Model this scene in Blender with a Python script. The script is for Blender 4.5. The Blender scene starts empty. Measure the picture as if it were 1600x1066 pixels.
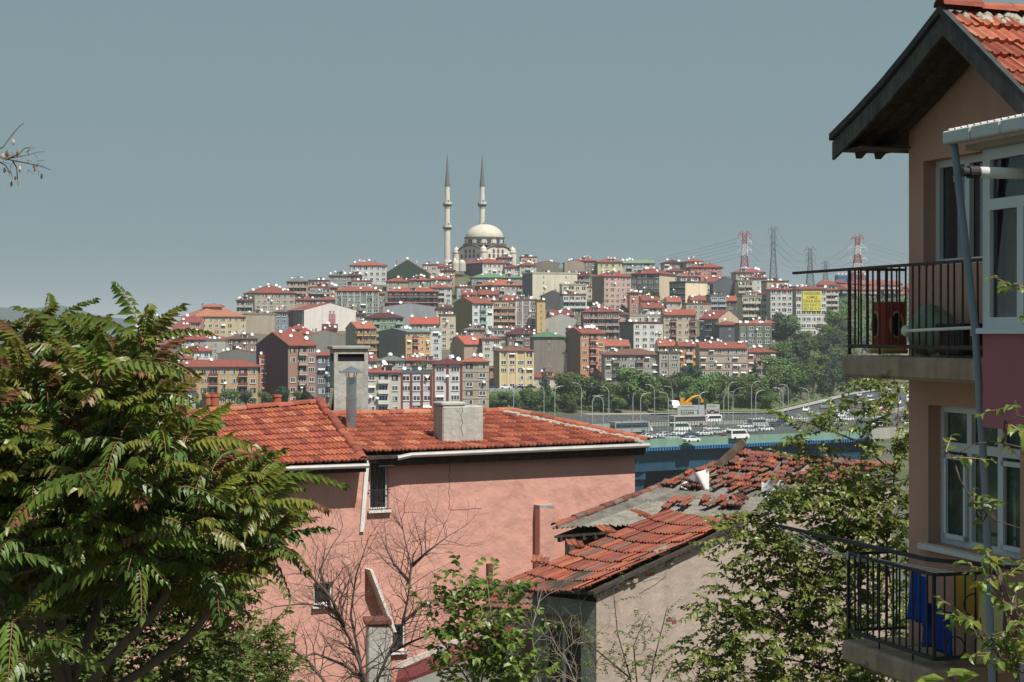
import bpy, bmesh, math, random
from mathutils import Vector, Matrix
random.seed(7)
R = math.radians
sc = bpy.context.scene
# ---------------------------------------------------------------- camera (at the origin, looking along +Y, eye level = z 0)
F, CX, HY = 2833.0, 800.0, 520.0          # focal length in photo pixels, principal column, horizon row
cam = bpy.data.cameras.new('camera'); camo = bpy.data.objects.new('camera', cam)
sc.collection.objects.link(camo); camo.rotation_euler = (R(90), 0, 0)
cam.sensor_width = 36; cam.lens = F / 1600 * 36; cam.shift_y = -13 / 1600
cam.clip_start = 0.1; cam.clip_end = 30000; sc.camera = camo
# ---------------------------------------------------------------- sky, sun, exposure
SUN_AZ, SUN_EL = R(36), R(57)              # behind the camera, to the right
S = Vector((math.sin(SUN_AZ) * math.cos(SUN_EL), -math.cos(SUN_AZ) * math.cos(SUN_EL), math.sin(SUN_EL)))
w = bpy.data.worlds.new('World'); sc.world = w; w.use_nodes = True
nt = w.node_tree; bg = nt.nodes['Background']
sky = nt.nodes.new('ShaderNodeTexSky'); sky.sky_type = 'NISHITA'; sky.sun_disc = False
sky.sun_elevation = SUN_EL; sky.sun_rotation = math.atan2(S.x, S.y)
sky.altitude = 50; sky.air_density = 1.0; sky.dust_density = 4.0; sky.ozone_density = 1.5
mx = nt.nodes.new('ShaderNodeMix'); mx.data_type = 'RGBA'; mx.inputs[0].default_value = 0.82
mx.inputs[7].default_value = (2.85, 4.2, 4.6, 1)     # even summer haze veiling the blue
nt.links.new(sky.outputs[0], mx.inputs[6]); nt.links.new(mx.outputs[2], bg.inputs[0])
bg.inputs[1].default_value = 0.062
sl = bpy.data.lights.new('sun', 'SUN'); sl.energy = 4.8; sl.angle = R(0.53); sl.color = (1, 0.95, 0.87)
so = bpy.data.objects.new('sun', sl); sc.collection.objects.link(so)
so.rotation_euler = S.to_track_quat('Z', 'Y').to_euler()
vs = sc.view_settings; vs.view_transform = 'Standard'; vs.look = 'None'; vs.gamma = 1; vs.exposure = 0.27; vs.use_curve_mapping = False
cy = sc.cycles; cy.max_bounces = 6; cy.diffuse_bounces = 3; cy.glossy_bounces = 2; cy.transmission_bounces = 4
cy.transparent_max_bounces = 8; cy.volume_bounces = 0; cy.use_denoising = True; cy.caustics_reflective = False; cy.caustics_refractive = False
# ---------------------------------------------------------------- helpers
COL = sc.collection
def at(px, py, D): return Vector(((px - CX) / F * D, D, (HY - py) / F * D))
def lerp(a, b, t): return a + (b - a) * t
def clamp(x, a=0., b=1.): return max(a, min(b, x))
def sm(x): x = clamp(x); return x * x * (3 - 2 * x)
def interp(x, tab, k=1):
    if x <= tab[0][0]: return tab[0][k]
    for a, b in zip(tab, tab[1:]):
        if x <= b[0]: return lerp(a[k], b[k], (x - a[0]) / (b[0] - a[0]))
    return tab[-1][k]
def hx(h, g=1.0):
    o = []
    for i in (0, 2, 4):
        c = int(h[i:i + 2], 16) / 255
        o.append((c / 12.92 if c <= .04045 else ((c + .055) / 1.055) ** 2.4) * g)
    return tuple(o)
WL = {}                                    # world position of each thing's origin
def wl(o): return WL.get(o.name, Vector((0, 0, 0))) if o else Vector((0, 0, 0))
def tag(o, label=None, cat=None, group=None, kind=None):
    if label: o['label'] = label
    if cat: o['category'] = cat
    if group: o['group'] = group
    if kind: o['kind'] = kind
    return o
def thing(name, loc, label, cat, group=None):
    o = bpy.data.objects.new(name, None); COL.objects.link(o); o.location = loc; o.empty_display_size = .2
    WL[o.name] = Vector(loc); return tag(o, label, cat, group)
def put(name, me, parent, M=None, loc=None, rz=0, scale=None):
    """link an object that shares mesh me; loc / M in world space, parent unrotated"""
    o = bpy.data.objects.new(name, me); COL.objects.link(o)
    if M is not None:
        M = M.copy(); M.translation = M.translation - wl(parent); o.matrix_basis = M; WL[o.name] = M.translation + wl(parent)
    else:
        loc = Vector(loc if loc is not None else wl(parent)); o.location = loc - wl(parent); WL[o.name] = loc
        o.rotation_euler = (0, 0, rz)
        if scale: o.scale = scale
    o.parent = parent
    return o
class MB:
    def __init__(s): s.v = []; s.f = []; s.m = []
    def add(s, vs, fs, mi=0):
        n = len(s.v); s.v += [tuple(p) for p in vs]
        for f in fs: s.f.append(tuple(n + i for i in f)); s.m.append(mi)
        return s
    def poly(s, pts, mi=0): return s.add(pts, [range(len(pts))], mi)
    def par(s, o, a, b, c, mi=0):          # parallelepiped from corner o
        o, a, b, c = map(Vector, (o, a, b, c)); P = [o, o + a, o + a + b, o + b]; P += [p + c for p in P]
        return s.add(P, [(0, 3, 2, 1), (4, 5, 6, 7), (0, 1, 5, 4), (1, 2, 6, 5), (2, 3, 7, 6), (3, 0, 4, 7)], mi)
    def bx(s, x0, x1, y0, y1, z0, z1, mi=0): return s.par((x0, y0, z0), (x1 - x0, 0, 0), (0, y1 - y0, 0), (0, 0, z1 - z0), mi)
    def bar(s, a, b, w, h=None, mi=0, up=(0, 0, 1)):    # box bar between two points
        a, b = Vector(a), Vector(b); h = h or w; d = (b - a); dn = d.normalized()
        x = dn.cross(Vector(up)); x = x.normalized() if x.length > 1e-4 else Vector((1, 0, 0)); y = x.cross(dn)
        return s.par(a - x * w / 2 - y * h / 2, x * w, y * h, d, mi)
    def prism(s, pts, ext, mi=0):
        n = len(pts); pts = [Vector(p) for p in pts]; e = Vector(ext)
        return s.add(pts + [p + e for p in pts], [tuple(range(n))[::-1], tuple(range(n, 2 * n))] + [(i, (i + 1) % n, n + (i + 1) % n, n + i) for i in range(n)], mi)
    def tube(s, pts, rad, n=5, mi=0, cap=True):
        pts = [Vector(p) for p in pts]
        if not isinstance(rad, (list, tuple)): rad = [rad] * len(pts)
        vs = []; ref = None
        for i, p in enumerate(pts):
            d = (pts[min(i + 1, len(pts) - 1)] - pts[max(i - 1, 0)]).normalized()
            if ref is None: ref = Vector((0, 0, 1)) if abs(d.z) < .9 else Vector((1, 0, 0))
            x = d.cross(ref).normalized(); y = x.cross(d)
            ref = y
            for k in range(n):
                t = 2 * math.pi * k / n; vs.append(p + (x * math.cos(t) + y * math.sin(t)) * rad[i])
        fs = [(i * n + k, i * n + (k + 1) % n, (i + 1) * n + (k + 1) % n, (i + 1) * n + k) for i in range(len(pts) - 1) for k in range(n)]
        if cap: fs += [tuple(range(n))[::-1], tuple((len(pts) - 1) * n + k for k in range(n))]
        return s.add(vs, fs, mi)
    def lathe(s, c, prof, n=24, mi=0):
        c = Vector(c); vs = []
        for r, z in prof:
            for k in range(n):
                t = 2 * math.pi * k / n; vs.append(c + Vector((r * math.cos(t), r * math.sin(t), z)))
        fs = [(i * n + k, i * n + (k + 1) % n, (i + 1) * n + (k + 1) % n, (i + 1) * n + k) for i in range(len(prof) - 1) for k in range(n)]
        return s.add(vs, fs, mi)
    def mesh(s, name, mats, smooth=False, off=None):
        me = bpy.data.meshes.new(name)
        vs = s.v if off is None else [(x - off[0], y - off[1], z - off[2]) for x, y, z in s.v]
        me.from_pydata(vs, [], s.f)
        mats = mats if isinstance(mats, (list, tuple)) else [mats]
        for m in mats: me.materials.append(m)
        if len(mats) > 1: me.polygons.foreach_set('material_index', s.m)
        if smooth: me.polygons.foreach_set('use_smooth', [True] * len(me.polygons))
        me.update(); return me
    def build(s, name, mats, parent=None, smooth=False, origin=None, bev=0):
        """vertices are in world space"""
        org = Vector(origin) if origin is not None else (wl(parent) if parent else Vector((0, 0, 0)))
        me = s.mesh(name, mats, smooth, org)
        if bev:
            bm = bmesh.new(); bm.from_mesh(me); bmesh.ops.remove_doubles(bm, verts=bm.verts, dist=1e-5)
            bmesh.ops.recalc_face_normals(bm, faces=bm.faces)
            bmesh.ops.bevel(bm, geom=[e for e in bm.edges if len(e.link_faces) == 2 and e.calc_face_angle(0) > .5], offset=bev, segments=1, affect='EDGES', profile=.5)
            bm.to_mesh(me); bm.free()
        return put(name, me, parent, loc=org)
# ---------------------------------------------------------------- materials (all procedural)
MATS = {}
def mat(name, col, rough=.8, var=.12, scale=1.0, bump=0., bscale=None, streak=0., rnd=0., metal=0., spec=.3, trans=0., stain_or_reflection=None, hue=0.):
    if name in MATS: return MATS[name]
    m = bpy.data.materials.new(name); m.use_nodes = True; n = m.node_tree; L = n.links; N = n.nodes
    b = N['Principled BSDF']; b.inputs['Roughness'].default_value = rough; b.inputs['Metallic'].default_value = metal
    b.inputs['Specular IOR Level'].default_value = spec
    tc = N.new('ShaderNodeTexCoord'); nz = N.new('ShaderNodeTexNoise'); nz.inputs['Scale'].default_value = scale; nz.inputs['Detail'].default_value = 7; nz.inputs['Roughness'].default_value = .65
    L.new(tc.outputs['Object'], nz.inputs['Vector'])
    mr = N.new('ShaderNodeMapRange'); mr.inputs[1].default_value = .3; mr.inputs[2].default_value = .7; mr.inputs[3].default_value = 1 - var; mr.inputs[4].default_value = 1 + var
    L.new(nz.outputs[0], mr.inputs[0]); val = mr.outputs[0]
    if streak:
        mp = N.new('ShaderNodeMapping'); mp.inputs['Scale'].default_value = (2.2 * scale, 2.2 * scale, .18 * scale); L.new(tc.outputs['Object'], mp.inputs[0])
        n2 = N.new('ShaderNodeTexNoise'); n2.inputs['Scale'].default_value = 1.; n2.inputs['Detail'].default_value = 5; L.new(mp.outputs[0], n2.inputs['Vector'])
        m2 = N.new('ShaderNodeMapRange'); m2.inputs[1].default_value = .42; m2.inputs[2].default_value = .7; m2.inputs[3].default_value = 1; m2.inputs[4].default_value = 1 - streak
        L.new(n2.outputs[0], m2.inputs[0]); mu = N.new('ShaderNodeMath'); mu.operation = 'MULTIPLY'; L.new(val, mu.inputs[0]); L.new(m2.outputs[0], mu.inputs[1]); val = mu.outputs[0]
    if rnd:
        oi = N.new('ShaderNodeObjectInfo'); m3 = N.new('ShaderNodeMapRange'); m3.inputs[3].default_value = 1 - rnd; m3.inputs[4].default_value = 1 + rnd
        L.new(oi.outputs['Random'], m3.inputs[0]); mu = N.new('ShaderNodeMath'); mu.operation = 'MULTIPLY'; L.new(val, mu.inputs[0]); L.new(m3.outputs[0], mu.inputs[1]); val = mu.outputs[0]
    hs = N.new('ShaderNodeHueSaturation'); hs.inputs['Color'].default_value = (*col, 1); L.new(val, hs.inputs['Value'])
    if hue:
        oi = N.new('ShaderNodeObjectInfo'); m4 = N.new('ShaderNodeMapRange'); m4.inputs[3].default_value = .5 - hue; m4.inputs[4].default_value = .5 + hue
        L.new(oi.outputs['Random'], m4.inputs[0]); L.new(m4.outputs[0], hs.inputs['Hue'])
    out = hs.outputs[0]
    if stain_or_reflection:                                # (colour, threshold, scale): patches of another colour with a shape of their own
        n3 = N.new('ShaderNodeTexNoise'); n3.inputs['Scale'].default_value = stain_or_reflection[2]; n3.inputs['Detail'].default_value = 8; n3.inputs['Roughness'].default_value = .7
        L.new(tc.outputs['Object'], n3.inputs['Vector']); m5 = N.new('ShaderNodeMapRange'); m5.inputs[1].default_value = stain_or_reflection[1]; m5.inputs[2].default_value = stain_or_reflection[1] + .07
        L.new(n3.outputs[0], m5.inputs[0]); mi = N.new('ShaderNodeMix'); mi.data_type = 'RGBA'; mi.inputs[7].default_value = (*stain_or_reflection[0], 1)
        L.new(m5.outputs[0], mi.inputs[0]); L.new(out, mi.inputs[6]); out = mi.outputs[2]
    L.new(out, b.inputs['Base Color'])
    if bump:
        n4 = N.new('ShaderNodeTexNoise'); n4.inputs['Scale'].default_value = bscale or scale * 4; n4.inputs['Detail'].default_value = 6; L.new(tc.outputs['Object'], n4.inputs['Vector'])
        bp = N.new('ShaderNodeBump'); bp.inputs['Strength'].default_value = 1; bp.inputs['Distance'].default_value = bump; L.new(n4.outputs[0], bp.inputs['Height']); L.new(bp.outputs[0], b.inputs['Normal'])
    if trans:
        tr = N.new('ShaderNodeBsdfTranslucent'); L.new(out, tr.inputs[0]); ms = N.new('ShaderNodeMixShader'); ms.inputs[0].default_value = trans
        L.new(b.outputs[0], ms.inputs[1]); L.new(tr.outputs[0], ms.inputs[2]); L.new(ms.outputs[0], N['Material Output'].inputs[0])
    MATS[name] = m; return m
def soft(c, k=.16):
    l = .3 * c[0] + .6 * c[1] + .1 * c[2]; return tuple(lerp(x, l, k) for x in c)
def wallm(hexc, g=.88): return mat('wall_' + hexc, soft(hx(hexc, g)), .9, .07, .35, streak=.16, stain_or_reflection=(tuple(c * .72 for c in hx(hexc, g)), .66, .5))
def roofm(hexc, g=.66): return mat('roof_' + hexc, soft(hx(hexc, g), .2), .9, .22, .9, rnd=.1, stain_or_reflection=(tuple(c * .6 for c in hx(hexc, g)), .62, .8))
def glassm(name, col, rough=.06, spec=.8): return mat(name, col, rough, .25, .7, spec=spec, rnd=.5)
WHITE = mat('white_paint', (.72, .71, .68), .6, .06, 2, rnd=.06)
FARGLASS = glassm('far_window_glass', (.055, .07, .085), .12, .5)
FARDARK = mat('dark_opening', (.04, .038, .036), .9, .2, 1, rnd=.4)
CURTAIN = mat('window_curtain', (.34, .36, .36), .7, .2, 1, rnd=.3)
DISH = mat('dish_white', (.8, .8, .78), .5, .04, 2)
STEEL = mat('galvanised_steel', (.42, .44, .46), .45, .12, 3, metal=.6)
# ================================================================ terrain, hills, highway, viaduct
ZR, ZF = -25.6, -22.4                      # highway level, foot of the city hill
CREST = [(-2500, 575, 800), (-600, 570, 800), (0, 545, 781), (240, 528, 781), (300, 512, 825), (380, 492, 870), (460, 466, 925), (550, 438, 980), (700, 424, 1035), (900, 418, 1045),
         (1100, 426, 1035), (1200, 442, 990), (1260, 465, 957), (1310, 500, 913), (1345, 540, 870), (1400, 565, 847), (4000, 575, 825)]
FAR_EDGE = [(-900, 470), (-160, 512), (0, 552), (40, 563), (85, 576), (112, 656), (138, 739), (187, 864), (256, 1024), (330, 1300)]
NEAR_EDGE = [(-900, 330), (-160, 384), (30, 419), (86, 456), (120, 496), (160, 576), (208, 720), (256, 832), (320, 992), (420, 1280)]
def seg_side(P, X): return interp(X, P)
def zg(X, D):
    px = CX + F * X / max(D, 40)
    yc, dc = interp(px, CREST, 1), interp(px, CREST, 2)
    right = sm((px - 1335) / 25)
    if D < 60: return -1.6 - .21 * max(D, 0) - .003 * abs(X)
    if D < 250: z0 = lerp(-14.2, -48, (D - 60) / 190)
    else: z0 = -48.
    zr = lerp(-14.2, ZR - 1.5, clamp((D - 60) / 150))
    fe, ne = seg_side(FAR_EDGE, X), seg_side(NEAR_EDGE, X)
    if D < fe - 60: return lerp(z0, zr, right)
    if D < fe + 6: return lerp(lerp(z0, ZR - 1.5, sm((D - fe + 60) / 30)), zr, right)
    z = lerp(ZR - 1.2, ZF, sm((D - fe - 6) / 24))
    if D <= 690: return z
    t = (D - 690) / (dc - 690)
    if t <= 1: return lerp(z, max(z, (HY - (612 + t * (yc - 612))) / F * D), sm((D - fe - 24) / 40))
    zc = (HY - yc) / F * dc
    back = lerp(-25, 17, sm((px - 1000) / 150)); bump = 12 * sm((px - 1230) / 60) * sm((D - 1050) / 500)
    return lerp(zc, back + bump, sm((D - dc) / 260)) if D < 2600 else lerp(back + bump, -25, sm((D - 2600) / 800))
def ground_D(px, y):
    if y >= 612: return -ZF * F / (y - HY)
    yc, dc = interp(px, CREST, 1), interp(px, CREST, 2)
    return 690 + (612 - y) / (612 - yc) * (dc - 690)
def ground_hit(px, y):                     # where the line of sight of a photo pixel meets the ground beyond the highway
    D = 540.
    while D < 1500:
        X = (px - CX) / F * D
        if D > interp(X, FAR_EDGE) + 14 and HY - zg(X, D) / D * F <= y: return D
        D += 4
    return 700.
def build_ground():
    cols = [-2400 + 200 * i for i in range(12)] + [i for i in range(0, 700, 50)] + [i for i in range(700, 1700, 16)] + [1700 + 200 * i for i in range(13)]
    rows = [-40, -10, 0, 6, 12, 20, 30, 40, 60, 90, 130, 180, 250, 320, 380] + [400 + 8 * i for i in range(90)] + [1130 + 40 * i for i in range(24)] + [2100, 2300, 2600, 3000, 3500, 4500, 6000, 9000, 14000]
    vs = []; fs = []
    for D in rows:
        for c in cols:
            X = (c - CX) / F * max(D, 40); vs.append((X, D, zg(X, D)))
    n = len(cols)
    for i in range(len(rows) - 1):
        for j in range(n - 1): fs.append((i * n + j, i * n + j + 1, (i + 1) * n + j + 1, (i + 1) * n + j))
    m = mat('hillside_ground', (.115, .11, .075), .95, .3, .05, stain_or_reflection=((.07, .09, .035), .5, .03))
    o = MB().add(vs, fs).build('ground', m, smooth=True); tag(o, kind='structure')
build_ground()
def build_hills():
    vs = []; fs = []; n = 120
    for k, (D, hs) in enumerate(((4300, 0), (4900, 1), (7000, 0))):
        for i in range(n):
            px = -900 + i * 30; h = 26 + 12 * math.sin(px * .006 + 1.9) + 7 * math.sin(px * .021) + 3 * math.sin(px * .06 + 2) + 1.2 * math.sin(px * .17)
            vs.append(((px - CX) / F * D, D, -40 if not hs else h / F * D))
    for k in range(2):
        for i in range(n - 1): fs.append((k * n + i, k * n + i + 1, (k + 1) * n + i + 1, (k + 1) * n + i))
    tag(MB().add(vs, fs).build('hills', mat('wooded_hills', (.022, .04, .03), .95, .4, .004, bump=8, bscale=.02), smooth=True), kind='structure')
build_hills()
ASPH = mat('asphalt', (.075, .075, .078), .85, .18, .12, streak=0)
def pt_on(P, t):
    i = min(int(t), len(P) - 2); f = t - i
    return Vector((lerp(P[i][0], P[i + 1][0], f), lerp(P[i][1], P[i + 1][1], f), 0))
def road_point(t, u):                      # t along, u across 0 near .. 1 far
    return pt_on(NEAR_EDGE, t).lerp(pt_on(FAR_EDGE, t), u)
def road_strip(u0, u1, z, t0=0., t1=9., n=72, th=0):
    mb = MB(); P = []
    for i in range(n + 1):
        t = lerp(t0, t1, i / n); a, b = road_point(t, u0), road_point(t, u1); a.z = b.z = z; P.append((a, b))
    for (a, b), (c, d) in zip(P, P[1:]): mb.poly([a, c, d, b])
    if th:
        for (a, b), (c, d) in zip(P, P[1:]):
            for p, q in ((a, c), (d, b)): mb.poly([p, p - Vector((0, 0, th)), q - Vector((0, 0, th)), q])
    return mb
tag(road_strip(0, 1, ZR, th=.9).build('road', ASPH), kind='structure')
lm = MB()
for u in (.1, .2, .3, .4, .6, .7, .8, .9):
    for k in range(150):
        t = 1.6 + k * .048
        a, b = road_point(t, u - .0016), road_point(t, u + .0016); c, d = road_point(t + .02, u - .0016), road_point(t + .02, u + .0016)
        lm.poly([Vector((p.x, p.y, ZR + .012)) for p in (a, c, d, b)])
tag(lm.build('road_marking', mat('road_paint', (.6, .6, .57), .7, .15, 1)), kind='structure')
CONC = mat('concrete', (.36, .35, .32), .9, .15, .6, bump=.01, bscale=6, streak=.3)
BLUE = mat('viaduct_blue', hx('2c5570', .7), .6, .18, .15, streak=.35)
BLUE2 = mat('viaduct_edge_blue', hx('4a86b8', .8), .55, .1, .4, streak=.15)
GRN = mat('parapet_green', hx('7f9f8c', .9), .8, .12, .3, streak=.2)
def viaduct():
    via = thing('viaduct', road_point(2.4, 0) + Vector((0, 0, -48)), 'blue steel highway viaduct crossing the valley behind the pink house', 'viaduct')
    n = 40; T0, T1 = .9, 3.1
    def ribbon(u0, z0, z1, th, name, m, off=0):
        mb = MB(); pts = [road_point(lerp(T0, T1, i / n), u0) for i in range(n + 1)]
        for a, b in zip(pts, pts[1:]):
            d = (b - a).normalized(); nn = Vector((d.y, -d.x, 0))
            mb.par(a + nn * off + Vector((0, 0, z0)), b - a, nn * th, (0, 0, z1 - z0))
        return mb.build(name, m, via)
    ribbon(0, ZR - .95, ZR + .9, .35, 'parapet', GRN)
    ribbon(0, ZR - 1.8, ZR - .95, .9, 'edge_beam', BLUE2)
    ribbon(0, ZR - 6.6, ZR - 1.8, .3, 'girder', BLUE, -1.2)
    ribbon(.12, ZR - 6.6, ZR - .95, .3, 'girder', BLUE)
    pts = [road_point(lerp(T0, T1, i / 180), 0) for i in range(181)]
    mb = MB()                              # row of brackets under the edge beam, too small to pick apart
    for a, b in zip(pts, pts[1:]):
        d = (b - a).normalized(); nn = Vector((d.y, -d.x, 0)); mb.par(a + nn * .92 + Vector((0, 0, ZR - 1.75)), (b - a) * .4, nn * .2, (0, 0, .7))
    tag(mb.build('edge_brackets', mat('bracket_blue', hx('24557f', .7), .6), via), kind='stuff')
    for t in (1.25, 1.62, 2.0, 2.22, 2.5, 2.75):
        a, b = road_point(t, .02), road_point(t, .3); d = (b - a).normalized(); x = Vector((d.y, -d.x, 0))
        mb = MB(); mb.par(a - x * 1.3 + Vector((0, 0, -52)), x * 2.6, d * 3.2, (0, 0, 52 + ZR - 6.6)); mb.par(a - x * 1.5 - d * 1 + Vector((0, 0, ZR - 8.6)), x * 3, d * 16, (0, 0, 2.0))
        mb.build('pier', BLUE, via, bev=.15)
    # tall see-through wind fence on the near parapet: posts and thin mesh wires
    mb = MB()
    for a in pts[::1]:
        mb.bar(a + Vector((0, 0, ZR + .9)), a + Vector((0, 0, ZR + 5.2)), .13)
    for z in (1.7, 2.6, 3.5, 4.4, 5.2):
        mb.tube([p + Vector((0, 0, ZR + z)) for p in pts[::4]], .05, 3)
    tag(mb.build('fence_mesh', mat('fence_green_grey', hx('5d7470', .8), .6), via), kind='stuff')
viaduct()
# retaining wall and green verge where the highway comes ashore
mb = MB()
P = [road_point(3.1 + i * .1, -.02) for i in range(20)]
for a, b in zip(P, P[1:]): mb.par(Vector((a.x, a.y, ZR - 6)), b - a, (.5, -.3, 0), (0, 0, 7.2))
tag(mb.build('retaining_wall', CONC), 'pale concrete parapet beside the highway where the viaduct ends', 'wall')
tag(road_strip(.49, .51, ZR + .85, .9, 8.5, th=.85).build('median_barrier', CONC), 'low concrete barrier dividing the highway carriageways', 'barrier')
tag(road_strip(1.0, 1.06, ZR + .35, 2.6, 8).build('kerb_strip', CONC), kind='structure')
tag(road_strip(1.06, 1.2, ZR + .6, 3.2, 8).build('grass_verge', mat('verge_grass', (.15, .2, .05), .95, .3, .2)), kind='structure')
# ================================================================ the city on the hill
def unit_window(kind):
    mb = MB(); d = .10
    if kind == 'plain':
        mb.bx(-.5, .5, 0, .04, 0, 1, 1)
        for x0, x1, z0, z1 in ((-.5, -.42, 0, 1), (.42, .5, 0, 1), (-.42, .42, 0, .07), (-.42, .42, .93, 1), (-.035, .035, .07, .93)): mb.bx(x0, x1, .0, d, z0, z1, 0)
        mb.bx(-.55, .55, 0, .2, -.07, -.005, 0)
        return mb.mesh('window', [WHITE, FARGLASS])
    if kind == 'curtain':
        mb.bx(-.5, .5, 0, .04, 0, 1, 1); mb.bx(-.4, -.06, .041, .05, .08, .92, 2)
        for x0, x1, z0, z1 in ((-.5, -.42, 0, 1), (.42, .5, 0, 1), (-.42, .42, 0, .07), (-.42, .42, .93, 1), (-.03, .03, .07, .93)): mb.bx(x0, x1, .0, d, z0, z1, 0)
        return mb.mesh('window', [WHITE, FARGLASS, CURTAIN])
    if kind == 'triple':
        mb.bx(-.5, .5, 0, .04, 0, 1, 1)
        for x0, x1, z0, z1 in ((-.5, -.45, 0, 1), (.45, .5, 0, 1), (-.45, .45, 0, .07), (-.45, .45, .93, 1), (-.19, -.14, .07, .93), (.14, .19, .07, .93)): mb.bx(x0, x1, .0, d, z0, z1, 0)
        return mb.mesh('window', [WHITE, FARGLASS])
    mb.bx(-.5, .5, 0, .05, 0, 1, 0); mb.bx(-.3, .1, .05, .07, 0, .8, 1)      # loggia opening with a door in it
    return mb.mesh('window', [FARDARK, CURTAIN])
UW = {k: unit_window(k) for k in ('plain', 'curtain', 'triple', 'open')}
def dish_mesh(r):
    mb = MB(); prof = [(0.01, -.22 * r), (.5 * r, -.16 * r), (.85 * r, -.06 * r), (r, 0), (.84 * r, -.09 * r), (.5 * r, -.19 * r), (.01, -.26 * r)]
    mb.lathe((0, 0, 0), prof, 10)
    q = Vector((0, 0, 1)).rotation_difference(Vector((.28, -.82, .45)))
    mb.v = [tuple(q @ Vector(p) + Vector((0, 0, .9))) for p in mb.v]
    f = q @ Vector((0, 0, r * .8)) + Vector((0, 0, .9))
    mb.tube([(0, .12, -.9), (0, .12, .8)], .05, 4, 1); mb.tube([q @ Vector((0, -r * .9, 0)) + Vector((0, 0, .9)), f], .03, 3, 1); mb.bar(f, f + Vector((0, 0, .12)), .12, .12, 1)
    return mb.mesh('satellite_dish', [DISH, STEEL])
DM = [dish_mesh(.55), dish_mesh(.7), dish_mesh(.45)]
def balcony_mesh(m):
    mb = MB(); mb.bx(-.5, .5, 0, 1.1, 0, .14, 1); mb.bx(-.5, .5, 1.02, 1.1, .14, 1.0, 0); mb.bx(-.5, -.485, 0, 1.02, .14, 1., 0); mb.bx(.485, .5, 0, 1.02, .14, 1., 0)
    return mb.mesh('balcony', [m, WHITE])
BALC = {}
CH = MB().bx(-.35, .35, -.3, .3, -1.2, 1.1).bx(-.42, .42, -.37, .37, 1.1, 1.25).mesh('chimney', wallm('9a8a7c'))
DORM = MB().bx(-1.3, 1.3, -1.6, 1.6, -2, 1.5).bx(-1.5, 1.5, -1.85, 1.7, 1.5, 1.66, 1).bx(-.9, .9, -1.64, -1.6, .2, 1.3, 2).mesh('dormer', [wallm('c9c2b6'), roofm('a4503f'), FARGLASS])
TANK = MB().lathe((0, 0, 0), [(.01, 0), (.6, 0), (.6, 1.1), (.5, 1.25), (.01, 1.3)], 10).mesh('water_tank', mat('tank_grey', (.5, .52, .54), .5, .1))
AWN = MB().add([(-.5, 0, 0), (.5, 0, 0), (.5, .8, -.45), (-.5, .8, -.45), (.5, .8, -.6), (-.5, .8, -.6)], [(0, 1, 2, 3), (3, 2, 4, 5)]).mesh('awning', mat('awning_white', (.66, .65, .6), .8, .1, rnd=.25))
PLACED = []
rc = random.Random(11)
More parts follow.
